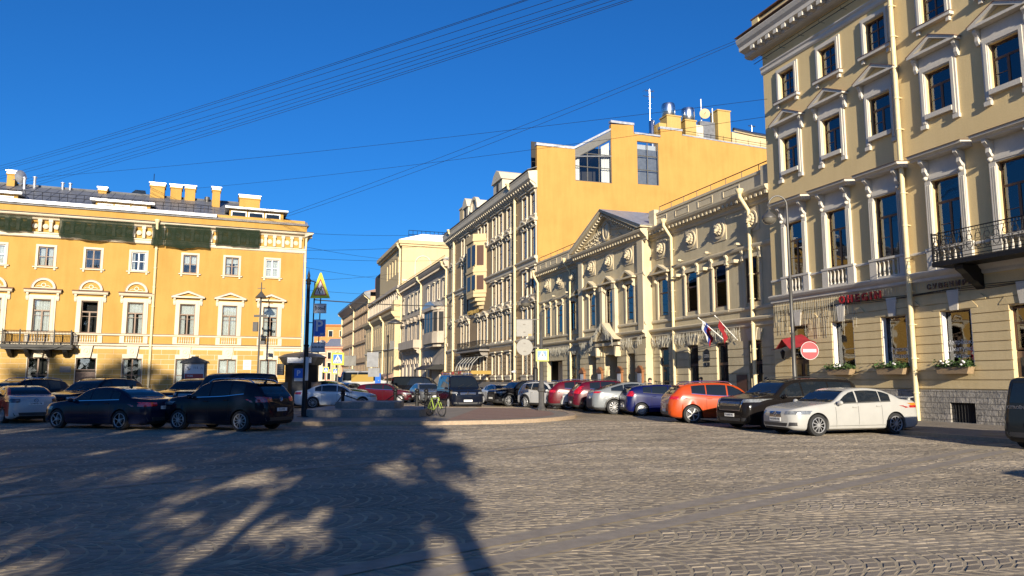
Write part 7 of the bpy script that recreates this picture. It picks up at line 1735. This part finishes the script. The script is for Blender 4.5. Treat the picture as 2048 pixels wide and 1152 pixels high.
def curl_lamp():
    t=thing('street_lamp','dark curled arm lamp post standing beyond the island post signs','street lamp',(1.5,47.5,.0),0)
    b=MB(); b.lathe([(.2,0),(.2,1.2),(.16,1.4),(.16,2.4),(.09,2.5),(.08,6.6)],(0,0,0),10); b.build('post',MT['iron'],t,smooth=30); b=MB(); b.tube([(0,0,6.5)]+[(-.32+.32*math.cos(a),0,7.3+.5*math.sin(a)) for a in [PI*k/10 for k in range(11)]]+[(-.62,0,7.0)],.04,6); b.build('arm',MT['iron'],t)
    b=MB(); b.lathe([(.04,7.0),(.15,6.85),(.33,6.65),(.34,6.6)],(-.62,0,0),14); b.build('lamp_hood',MT['irong'],t,smooth=40); b=MB(); b.lathe([(.32,6.6),(.28,6.45),(.1,6.36),(.001,6.35)],(-.62,0,0),14); b.build('lamp_globe',MT['lampglass'],t,smooth=60)
curl_lamp()
def hanging_lamp():
    p=at(791,646,112); t=thing('hanging_lamp','dark street lamp hung on cables before the cream house wing','street lamp',p,0); b=MB(); b.lathe([(.1,.6),(.3,.45),(1.2,0),(1.2,-.1)],(0,0,0),14); b.build('lamp_shade',MT['irong'],t,smooth=40)
hanging_lamp()
def kiosk():
    t=thing('kiosk','dark octagonal parking kiosk with flared pale roof edge','kiosk',(-13.25,47,.12),math.radians(8))
    R=1.05; oc=[(R*math.cos(PI/8+PI/4*k),R*math.sin(PI/8+PI/4*k)) for k in range(8)]
    b=MB(); b.extr(oc,'z',0,2.55); b.build('body',MT['iron'],t)
    b=MB(); b.lathe([(1.15,2.5),(1.42,2.95),(1.5,2.97),(1.48,3.02),(1.1,3.2),(.2,3.34),(.001,3.36)],(0,0,0),8); b.build('roof',MT['irong'],t)
    b=MB()
    for k in (4,5,6):
        a=PI/4*k+PI/8-PI/8*0; 
    b.box(-.72,.72,-1.38,-1.30,2.62,2.95); b.build('roof_panel',MT['signg'],t)
    for s,lab in ((-1.02,0),(.98,1)):
        b=MB(); b.box(s-.30,s+.30,-.78,-.75,.45,1.45); b.build('notice_board',MT['woodl'],t)
    b=MB(); b.box(-.45,.45,-1.0,-.972,.3,2.3); b.build('door',MT['trim'],t)
    s=thing('parking_sign','small blue P sign on the kiosk door','traffic sign',(-13.15,45.88,1.0+.95),0); b=MB(); b.box(-.26,.26,0,.015,-.12,.45,0); b.box(-.26,.26,0,.015,-.32,-.13,1); add_text(b,'P',.46,(0,-.004,.16),1,0,1,.01)
    for k in range(3): b.box(-.2,.2,-.003,-.001,-.19-.05*k,-.175-.05*k,2)
    b.build('plate',[MT['signb'],MT['signw'],MT['signg']],s)
    c=thing('ticket_display','small grey display box on the left side of the kiosk','display',(-14.42,46.4,2.35),0); b=MB(); b.box(-.2,.2,-.1,.1,-.35,.35)
    for k in range(4): b.box(-.16,.16,-.105,-.1001,.18-.14*k,.25-.14*k,1)
    b.build('case',[MT['irong'],MT['signbk']],c)
kiosk()
def poster_stand():
    t=thing('poster_stand','free standing advert case with red and white poster before the yellow house','advert case',(-19.7,46.2,.1),math.radians(6))
    b=MB(); b.box(-.72,-.60,-.12,.12,0,2.7); b.box(.60,.72,-.12,.12,0,2.7); b.box(-.599,.599,-.10,.10,.4,.6); b.extr([(-.85,2.62),(.85,2.62),(.78,2.75),(.2,2.98),(-.2,2.98),(-.78,2.75)],'y',-.2,.2); b.box(-.2,.2,-.1,.1,2.98,3.06); b.build('frame',MT['irong'],t)
    b=MB(); b.box(-.595,.595,-.06,.06,.61,2.615,0); b.box(-.55,.55,-.064,-.0601,.66,1.98,1)
    add_text(b,'115',.20,(.08,-.066,2.35),2); add_text(b,'14.06',.17,(-.25,-.068,1.85),0,0,1,.005); add_text(b,'ШПАЛИКОВ',.20,(0,-.068,1.55),0,0,.9,.006); add_text(b,'ДОБАВЬ',.14,(-.2,-.068,1.28),0); add_text(b,'СЧАСТЬЯ',.17,(-.05,-.068,1.05),0,0,1,.005)
    b.tube([(-.45,-.066,2.42),(-.32,-.066,2.32),(-.36,-.066,2.2),(-.22,-.066,2.3)],.02,4,2); b.tube([(.38,-.066,2.25),(.44,-.066,2.4),(.5,-.066,2.25)],.015,4,3)
    b.build('poster',[MT['signw'],MT['poster'],MT['signk'],MT['gran']],t)
poster_stand()
# board seen from behind, on its own post, far side of the island
t=thing('sign_gantry','dark blank backs of two panels on a tall post in the street','sign',(-9.7,58,0),0)
b=MB(); b.tube([(0,0,0),(0,0,5.1)],.06,8); b.ball((0,0,5.1),.09,.09,.12); b.tube([(0,0,4.0),(-1.6,0,3.9)],.03,4); b.build('post',MT['iron'],t); b=MB(); b.box(-1.62,-.72,-.02,.02,2.7,3.85); b.box(-1.5,-.62,-.021,.021,1.95,2.62); b.build('panel',MT['roofm'],t); b=MB(); b.box(.15,.5,-.02,.02,4.1,4.75); b.build('flag_plate',MT['irong'],t)
t=thing('sign_gantry','pale grey backs of stacked panels on a post near the pink house','sign',(-22.2,101,0),0); b=MB(); b.tube([(.1,0,0),(.1,0,6)],.07,6); b.build('post',MT['gran'],t); b=MB(); b.box(-.6,1.0,-.05,-.02,3.6,5.0); b.box(-.7,.9,-.05,-.02,2.4,3.2); b.box(-.7,1.0,-.05,-.02,1.3,2.0); b.build('panel',MT['signbk'],t)
t=thing('surveillance_post','slim post with a loudspeaker and lamp by the orange house doorway','post',RP(60.5,21.2,.1),0); b=MB(); b.tube([(0,0,0),(0,0,3.5)],.05,6); b.build('post',MT['signbk'],t); b=MB(); b.lathe([(.05,0),(.18,.35)],(0,0,0),10,0,'x'); b.build('loudspeaker',MT['signw'],t,(-.4,0,2.3)); b=MB(); b.ball((0,0,3.6),.14,.1,.1); b.build('lamp',MT['lampglass'],t)
# red fabric canopy (awning) over the beige house's door
t=thing('awning','red cloth awning over the beige house doorway','awning',RP(29.3,25,0),ROTR)
b=MB()
for k in range(2):
    s=-1 if k else 1
    vs=[];n=8
    for i in range(n+1):
        u=i/n; 
        for j in range(n+1):
            v=j/n; x=s*(.02+1.0*u*(1-.25*v)); y=-(.12+1.15*v); z=3.9-.5*u-.28*v-.10*math.sin(PI*u)*(v)+.05*math.sin(u*9+v*5)*u; vs.append((x,y,z))
    b.add(vs,[(i*(n+1)+j,(i+1)*(n+1)+j,(i+1)*(n+1)+j+1,i*(n+1)+j+1) for i in range(n) for j in range(n)])
b.build('cloth',MT['redcloth'],t,smooth=70); b=MB()
for s in (-1,0,1): b.tube([(s*.9,-.05,3.4+.45*(1-abs(s))),(s*.75,-1.28,3.15+.42*(1-abs(s)))],.015,4)
b.build('frame',MT['iron'],t)
t=thing('wall_lantern','small black wall lantern left of the red awning','lantern',RP(30.4,24.85,2.75),ROTR); b=MB(); b.lathe([(.05,0),(.11,.3),(.13,.32),(.02,.45)],(0,-.2,0),6); b.tube([(0,0,.1),(0,-.1,-.08),(0,-.2,0)],.015,4); b.build('lantern',MT['iron'],t)
# stepped granite base on the island
b=MB(); b.extr([(-8.45,31.75),(-3.95,31.95),(-3.75,32.5),(-4.0,36.6),(-9.0,36.9),(-9.0,32.2)],'z',.136,.44); o=b.build('granite_step',MT['gran']); tag(o,'wide lower granite block of the stepped base on the island','stone step')
b=MB()
b.extr([(-7.55,33.3),(-5.25,33.4),(-5.05,33.75),(-5.2,36.0),(-7.7,36.0),(-7.95,33.7)],'z',.441,.72); o=b.build('granite_step',MT['gran']); tag(o,'smaller upper granite block lying on the wide lower one','stone step')
bol=[]
for i,(px,py,lab) in enumerate(((685,818,'leftmost of the chained iron bollards, left of the upper granite block'),(790,815,'chained iron bollard just behind the right end of the granite block'),(834,817,'iron bollard between the crimson estate car and the bicycles'),(852,818,'iron bollard hidden partly by the lime bicycle'))):
    g=gnd(px,py,.13); t=thing('bollard',lab,'bollard',(g.x,g.y,.13),0,'chained iron bollards round the granite base'); b=MB(); b.lathe([(.14,0),(.14,.08),(.10,.12),(.09,.75),(.13,.8),(.13,.86),(.09,.9)],(0,0,0),10); b.build('shaft',MT['iron'],t,smooth=35); b=MB(); b.ball((0,0,.98),.13,.13,.12); b.build('finial',MT['iron'],t,smooth=60); bol.append(Vector((g.x,g.y,.13)))
def chain(a,c,lab,sag):
    b=MB(); pts=[a.lerp(c,k/24)+Vector((0,0,-sag*4*(k/24)*(1-k/24))) for k in range(25)]
    for k in range(24):
        m=(pts[k]+pts[k+1])/2; d=(pts[k+1]-pts[k]); b.tube([pts[k],pts[k]+d*.98],.028 if k%2 else .036,5)
    o=b.build('chain',MT['iron']); tag(o,lab,'chain')
up=Vector((0,0,.78))
chain(bol[0]+up,Vector(gnd(655,828,.14)),'iron chain slanting from the leftmost bollard down to the paving on its left',.02); chain(bol[0]+up,Vector((bol[0].x+2.1,bol[0].y+1.2,.2)),'iron chain slanting from the leftmost bollard down to its right',.05)
chain(bol[1]+up,bol[2]+up,'sagging iron chain between the two middle bollards',.35); chain(bol[1]+up,Vector((bol[1].x-1.5,bol[1].y+.3,.16)),'iron chain falling to the left of the bollard by the granite block',.12); chain(bol[2]+up,Vector((bol[3].x+.0,bol[3].y,.5)),'short iron chain between the bollard pair near the bicycles',.3)
def bicycle(lab,loc,rz,col,lean=0.0,s=1.0):
    t=thing('bicycle',lab,'bicycle',loc,rz); t.rotation_euler=(lean,0,rz)
    for x in (-.52,.52):
        b=MB(); R=.34; b.tube([(R*math.cos(2*PI*k/28),0,R*math.sin(2*PI*k/28)) for k in range(29)],.02,6,0,False); b.tube([((R-.035)*math.cos(2*PI*k/28),0,(R-.035)*math.sin(2*PI*k/28)) for k in range(29)],.012,5,1,False)
        for k in range(5 if x>0 else 14): a=2*PI*k/(5 if x>0 else 14); b.tube([(0,0,0),((R-.04)*math.cos(a),0,(R-.04)*math.sin(a))],.012 if x>0 else .004,4,1)
        b.tube([(0,-.05,0),(0,.05,0)],.025,6,1); b.build('wheel',[MT['rubber'],MT['trim']],t,(x,0,.36))
    b=MB(); bb=(-.08,0,.30); sd=(-.24,0,.78); hd=(.33,0,.82); hd2=(.36,0,.70)
    b.tube([bb,sd],.022,6); b.tube([sd,hd],.022,6); b.tube([bb,hd2],.028,6); b.tube([hd,hd2],.025,6)
    for y in (-.05,.05): b.tube([(bb[0],y*.6,bb[2]),(-.52,y,.36)],.013,5); b.tube([(sd[0],y*.3,sd[2]-.04),(-.52,y,.36)],.013,5); b.tube([(.37,y,.66),(.52,y,.36)],.016,5)
    b.tube([(.36,-.05,.68),(.36,.05,.68)],.016,5); b.build('frame',MT[col],t)
    b=MB(); b.tube([(.33,0,.80),(.30,0,1.0)],.016,5); b.tube([(.22,-.30,1.02),(.32,-.18,1.0),(.32,.18,1.0),(.22,.30,1.02)],.014,5); b.build('handlebar',MT['trim'],t)
    b=MB(); b.tube([sd,(-.27,0,.90)],.015,5); b.extr([(-.42,-.08),(-.40,.08),(-.2,.04),(-.08,.015),(-.08,-.015),(-.2,-.04)],'z',.89,.94); b.build('saddle',MT['trim'],t)
    b=MB(); b.lathe([(.085,-.01),(.085,.01)],(-.08,0,.30),12,0,'y')
    b.tube([(-.08,-.07,.30),(.06,-.07,.20)],.012,4); b.tube([(-.08,.07,.30),(-.22,.07,.40)],.012,4); b.box(.02,.12,-.16,-.05,.19,.215); b.box(-.28,-.18,.05,.16,.39,.415); b.build('crank',MT['trim'],t)
    return t
g=gnd(871,833,.13); bicycle('lime green bicycle leaning by the granite base, front wheel turned to us',(g.x,g.y,.13),math.radians(-52),'lime',.08)
g=gnd(856,829,.13); bicycle('dark bicycle behind the lime green one',(g.x,g.y+.5,.13),math.radians(-70),'iron',-.06)
for i,(px,lab) in enumerate(((1302,'bicycle on the pavement behind the blue hatchback roof, left one'),(1330,'bicycle on the pavement behind the blue hatchback roof, right one'))):
    p=at(px,770,41.5); bicycle(lab,(p.x,p.y,.62),math.radians(-10+20*i),'steel' if i else 'iron',.05)
# bicycles stand in a raised rack
t=thing('bicycle_rack','low grey rack lifting the two bicycles behind the blue hatchback','rack',(at(1316,770,41.5).x,41.5,.11),0); b=MB(); b.box(-1.2,1.2,-.25,.25,.3,.50)
b.build('deck',MT['irong'],t)
for x in (-1.1,1.1): b=MB(); b.box(x-.04,x+.04,-.2,.2,0,.3); b.build('leg',MT['irong'],t)
# ================================================================ PEOPLE on the far pavement
def person(lab,loc,rz,coat,hairlong,hgt=1.7):
    t=thing('person',lab,'person',loc,rz); k=hgt/1.75
    J=dict(pel=(0,0,.95),wa=(0,0,1.08),ch=(0,.0,1.28),nk=(0,.0,1.47),hd=(0,-.02,1.58),ht=(0,-.01,1.70),
      sl=(.17,0,1.40),el=(.23,.03,1.14),wl=(.24,-.07,.92),hl=(.24,-.10,.84),sr=(-.17,0,1.40),er=(-.23,.03,1.14),wr=(-.22,-.14,.97),hr=(-.21,-.19,.90),
      pl=(.09,0,.90),kl=(.10,-.04,.50),al=(.10,.03,.09),tl=(.10,-.14,.04),pr=(-.09,0,.90),kr=(-.10,.02,.50),ar=(-.10,.12,.09),tr=(-.11,-.03,.04))
    R=dict(pel=.15,wa=.135,ch=.155,nk=.058,hd=.088,ht=.075,sl=.075,el=.048,wl=.034,hl=.036,sr=.075,er=.048,wr=.034,hr=.036,pl=.10,kl=.065,al=.045,tl=.038,pr=.10,kr=.065,ar=.045,tr=.038)
    E_=[('pel','wa'),('wa','ch'),('ch','nk'),('nk','hd'),('hd','ht'),('ch','sl'),('sl','el'),('el','wl'),('wl','hl'),('ch','sr'),('sr','er'),('er','wr'),('wr','hr'),('pel','pl'),('pl','kl'),('kl','al'),('al','tl'),('pel','pr'),('pr','kr'),('kr','ar'),('ar','tr')]
    nm=list(J); vs=[Vector(J[n]) for n in nm]; es=[(nm.index(a),nm.index(c)) for a,c in E_]; rs=[R[n] for n in nm]
    for s,wn,hn in ((1,'wl','hl'),(-1,'wr','hr')):   # five fingers
        base=Vector(J[hn])
        for f in range(5):
            i0=len(vs); off=Vector(((f-1.5)*.018*1.0,-.01,-.035)) if f<4 else Vector((0,-.045,-.0))
            vs.append(base+off); rs.append(.010); es.append((nm.index(hn),i0)); ln=(.05,.06,.055,.042,.03)[f]
            vs.append(base+off+Vector((0,-.02,-ln))); rs.append(.008); es.append((i0,i0+1))
    me=bpy.data.meshes.new('body'); me.from_pydata([v*k for v in vs],es,[]); o=link('body',me); md=o.modifiers.new('s','SKIN'); 
    for v,r_ in zip(me.skin_vertices[0].data,rs): v.radius=(r_*k,r_*k*.85)
    me.skin_vertices[0].data[0].use_root=True; o.modifiers.new('u','SUBSURF').render_levels=2; o.modifiers['u'].levels=2
    dg=bpy.context.evaluated_depsgraph_get(); m2=bpy.data.meshes.new_from_object(o.evaluated_get(dg)); bpy.data.objects.remove(o)
    for x in (MT['skin'],coat,MT['jeans'],MT['shoe']): m2.materials.append(x)
    for p in m2.polygons:
        c=p.center/k; z=c.z; p.use_smooth=True
        p.material_index=3 if z<.10 else (2 if z<.93 and abs(c.x)<.19 else (0 if z>1.47 or (z<.93 and abs(c.x)>=.19) or (z<.96 and c.y<-.1) else 1))
    link('body',m2,t)
    b=MB(); b.ball((0,-.0,1.66),.098,.112,.085,12,8); b.ball((0,.035,1.60),.098,.085,.11,12,8)
    if hairlong: b.ball((0,.06,1.48),.10,.06,.15,10,7)
    for i,v in enumerate(b.v): b.v[i]=(v[0]*k,v[1]*k,v[2]*k)
    b.build('hair',MT['hair'],t,smooth=60)
    b=MB(); b.extr([(-.105,1.575),(-.135,1.555),(-.10,1.545)],'x',-.014,.014); b.v=[(v[0]*k,v[1]*k,v[2]*k) for v in b.v]; b.build('nose',MT['skin'],t)
    for s in (-1,1): b=MB(); b.ball((s*.032,-.098,1.60),.013,.008,.009,8,5); b.v=[(v[0]*k,v[1]*k,v[2]*k) for v in b.v]; b.build('eye',MT['signk'],t); b=MB(); b.ball((s*.085,.0,1.585),.012,.022,.032,7,5); b.v=[(v[0]*k,v[1]*k,v[2]*k) for v in b.v]; b.build('ear',MT['skin'],t)
    b=MB(); b.box(-.025,.025,-.106,-.09,1.522,1.530); b.v=[(v[0]*k,v[1]*k,v[2]*k) for v in b.v]; b.build('mouth',MT['poster'],t)
    return t
for px,py,dp,lab,ct,lg,hg,rz in ((1300,762,39.5,'person with short dark hair on the pavement left of the orange car roof','jacket',0,1.72,.9),(1402,760,39.5,'person with long dark hair and a pale coat behind the orange car roof','jacket2',1,1.76,.5),(1533,762,33.5,'dark haired person whose head shows between the orange car and the dark minivan','jacket',0,1.72,-1.2),(1024,766,57,'person in a dark jacket behind the black crossover','jacket',0,1.7,1.6)):
    p=at(px,py,dp); person(lab,(p.x,p.y,.11),rz,MT[ct],lg,hg)
# ================================================================ OVERHEAD WIRES
def wire(a,b_,da,db,lab,sag=.25,r=.011,ext=.12,mat='iron',grp='overhead wires'):
    A,B=at(a[0],a[1],da),at(b_[0],b_[1],db); B=B+(B-A)*ext; A2=A-(B-A)*.03
    b=MB(); b.tube([A2.lerp(B,k/20)+Vector((0,0,-sag*4*(k/20)*(1-k/20))) for k in range(21)],r,5); tag(b.build('overhead_wire',MT[mat]),lab,'wire',grp)
la='thin dark overhead wire in the fan rising from the yellow house roof to the right'
for a,c in (((0,331),(1020,0)),((0,336),(1027,0)),((0,340),(1075,0)),((0,352),(1120,0)),((0,357),(1160,0)),((60,355),(1160,3)),((60,361),(1200,0)),((80,362),(1215,3)),((85,366),(1235,0))): wire(a,c,64,26,la,.35,.010,.2)
wire((100,352),(1535,198),64,36,'upper of two long wires from the yellow house roof to the beige house wall',.3,.011,.0); wire((390,376),(1535,233),64,36,'lower of two long wires from the yellow house roof to the beige house wall',.3,.011,.0)
wire((560,432),(1519,62),61,40.5,'upper wire of the pair from the yellow house corner to the beige house parapet',.25,.012,0); wire((560,436),(1519,66),61,40.5,'lower wire of the pair from the yellow house corner to the beige house parapet',.5,.012,0)
ls='faint overhead wire spanning the street between the yellow house corner and the ornate house'
for a,c,d in (((612,466),(905,468),80),((615,494),(800,520),100),((615,500),(900,488),85),((612,516),(900,520),90),((615,535),(800,560),110),((617,560),(800,545),110),((620,580),(810,588),120)): wire(a,c,62,d,ls,.2,.014,0)
wire((640,600),(905,612),62,92,'pale cable bundle crossing the street above the parking sign',.15,.05,0,'signbk'); wire((760,640),(900,634),100,92,'cable holding the hanging lamp over the street',.2,.03,0)
# ================================================================ TREES behind the viewer, whose shade lies on the square
def tree(lab,loc,hgt,cb,rad,seed,n=14000,leaf=.11,lean=(0,0)):
    t=thing('shade_tree',lab,'tree',loc,0,'trees whose shadows fall on the square'); rnd=random.Random(seed)
    b=MB(); b.tube([(0,0,0),(.02,.0,cb*.5),(lean[0]*.25,lean[1]*.25,cb),(lean[0],lean[1],(cb+hgt)/2),(lean[0]*1.2,lean[1],hgt*.9)],([.24,.17,.14,.09,.03] if lean[0] else [.13,.10,.09,.06,.03]),8)
    cl=[]
    for k in range(100):
        a=rnd.uniform(0,2*PI); f=rnd.uniform(0,1); z=cb+(hgt-cb)*f; rr=rad*(1.0-.25*f-(.35 if f<.06 else 0))*rnd.uniform(.05,1.0)**.6
        c=Vector((lean[0]+rr*math.cos(a),lean[1]+rr*math.sin(a),z)); cl.append((c,rnd.uniform(.18,.46)*min(1.3,rad*.55)))
        if k%3==0: b.tube([(lean[0]*.6,lean[1]*.6,max(cb*.8,z-rr*.9)),c*.6+Vector((0,0,z*.4-.25)),c],[.05,.03,.010],5)
    b.build('trunk',MT['bark'],t,smooth=50); b=MB()
    for i in range(n):
        c,r_=cl[rnd.randrange(len(cl))]; d=Vector((rnd.gauss(0,1),rnd.gauss(0,1),rnd.gauss(0,.8))); d=d.normalized()*r_*rnd.uniform(.1,1.9)**.8; p=c+d
        u=Vector((rnd.gauss(0,1),rnd.gauss(0,1),rnd.gauss(0,.6))).normalized(); v=u.cross(Vector((rnd.gauss(0,1),rnd.gauss(0,1),rnd.gauss(0,1)))).normalized(); s=leaf*rnd.uniform(.6,1.25)
        b.quad(p-u*s,p+v*s*.55,p+u*s,p-v*s*.55)
    b.build('crown',MT['leaf'],t,recalc=False)
DS=Vector((-math.sin(SUN_AZ),math.cos(SUN_AZ),0)); PS=Vector((math.cos(SUN_AZ),math.sin(SUN_AZ),0)); T0=Vector((-.06,6.76,0))-DS*14
TE=math.tan(SUN_EL)
def tsh(off,dist,first,last,rad,seed,lab,n=9000,lean=(0,0)):
    """tree whose shade starts `first` and ends `last` metres from the trunk line"""
    p=T0+PS*off-DS*dist; tree(lab,(p.x,p.y,0),(last+dist)*TE,(first+dist)*TE,rad,seed,n,lean=lean)

# park wood added out of view behind the viewer to darken reflections
b=MB(); rnd=random.Random(77)
for k in range(90):
    x=-150+300*(k+.5)/90+rnd.uniform(-2,2); y=-128+rnd.uniform(-8,8); h=rnd.uniform(19,25)
    for i in range(130):
        z=h*rnd.uniform(.05,1)**.7; rr=4.2*math.sin(PI*min(.97,.15+.85*z/h))**.6; a=rnd.uniform(0,2*PI); p=Vector((x+rr*math.cos(a)*rnd.uniform(.5,1),y+rr*math.sin(a)*rnd.uniform(.5,1),z))
        u=Vector((rnd.gauss(0,1),rnd.gauss(0,1),rnd.gauss(0,1))).normalized(); v=u.cross(Vector((rnd.gauss(0,1),rnd.gauss(0,1),rnd.gauss(0,1)))).normalized(); b.quad(p-u*1.2,p+v*1.0,p+u*1.2,p-v*1.0)
o=b.build('added_park_wood',MT['leaf'],recalc=False); o['kind']='stuff'; tag(o,'unseen green park wood added far behind the viewer to darken reflections','wood')
tsh(0,0,17.2,46,1.65,1,'young tree standing nearest behind the viewer, rightmost of its row',22000,lean=(-1.35,0))
tsh(-1.15,-1.0,13.6,19,.62,12,'added sapling giving the shade of a low branch between the two rightmost trees',4000)  # added caster for the shade of a low hanging branch
tsh(-2.7,1.0,13.0,56,1.55,2,'second tall tree of the row behind the viewer, counted from the right',24000)
tsh(-4.6,.5,17.0,64,2.0,3,'third tall tree of the row behind the viewer, counted from the right',26000)
tsh(-7.4,.2,16.5,66,2.2,4,'fourth tall tree of the row behind the viewer, counted from the right',28000)
tsh(-10.6,1.0,18.5,66,2.0,5,'fifth tall tree of the row behind the viewer, counted from the right',28000)
tsh(-13.4,.5,18,68,2.2,6,'sixth tall tree of the row behind the viewer, counted from the right',30000)
tsh(-16.6,.5,18,70,2.4,7,'seventh tall tree of the row behind the viewer, counted from the right',30000)
tsh(-20.2,.5,17.5,71,2.6,8,'eighth and tallest tree of the row behind the viewer',32000)
tsh(-24.5,1.0,17,70,2.8,9,'leftmost tree of the row behind the viewer',32000)
tsh(-6.1,4,23,58,1.5,21,'slim shade filler tree in an added row behind the viewer, rightmost of that row',16000)  # second row is added to fill lit streaks in the tree shade
tsh(-9.0,4,22,60,1.6,22,'slim shade filler tree in an added row behind the viewer, second from its right end',17000)
tsh(-12.0,4,22,62,1.7,23,'slim shade filler tree in an added row behind the viewer, third from its right end',18000)
tsh(-15.2,4,22,64,1.8,24,'slim shade filler tree in an added row behind the viewer, leftmost of that row',18000)
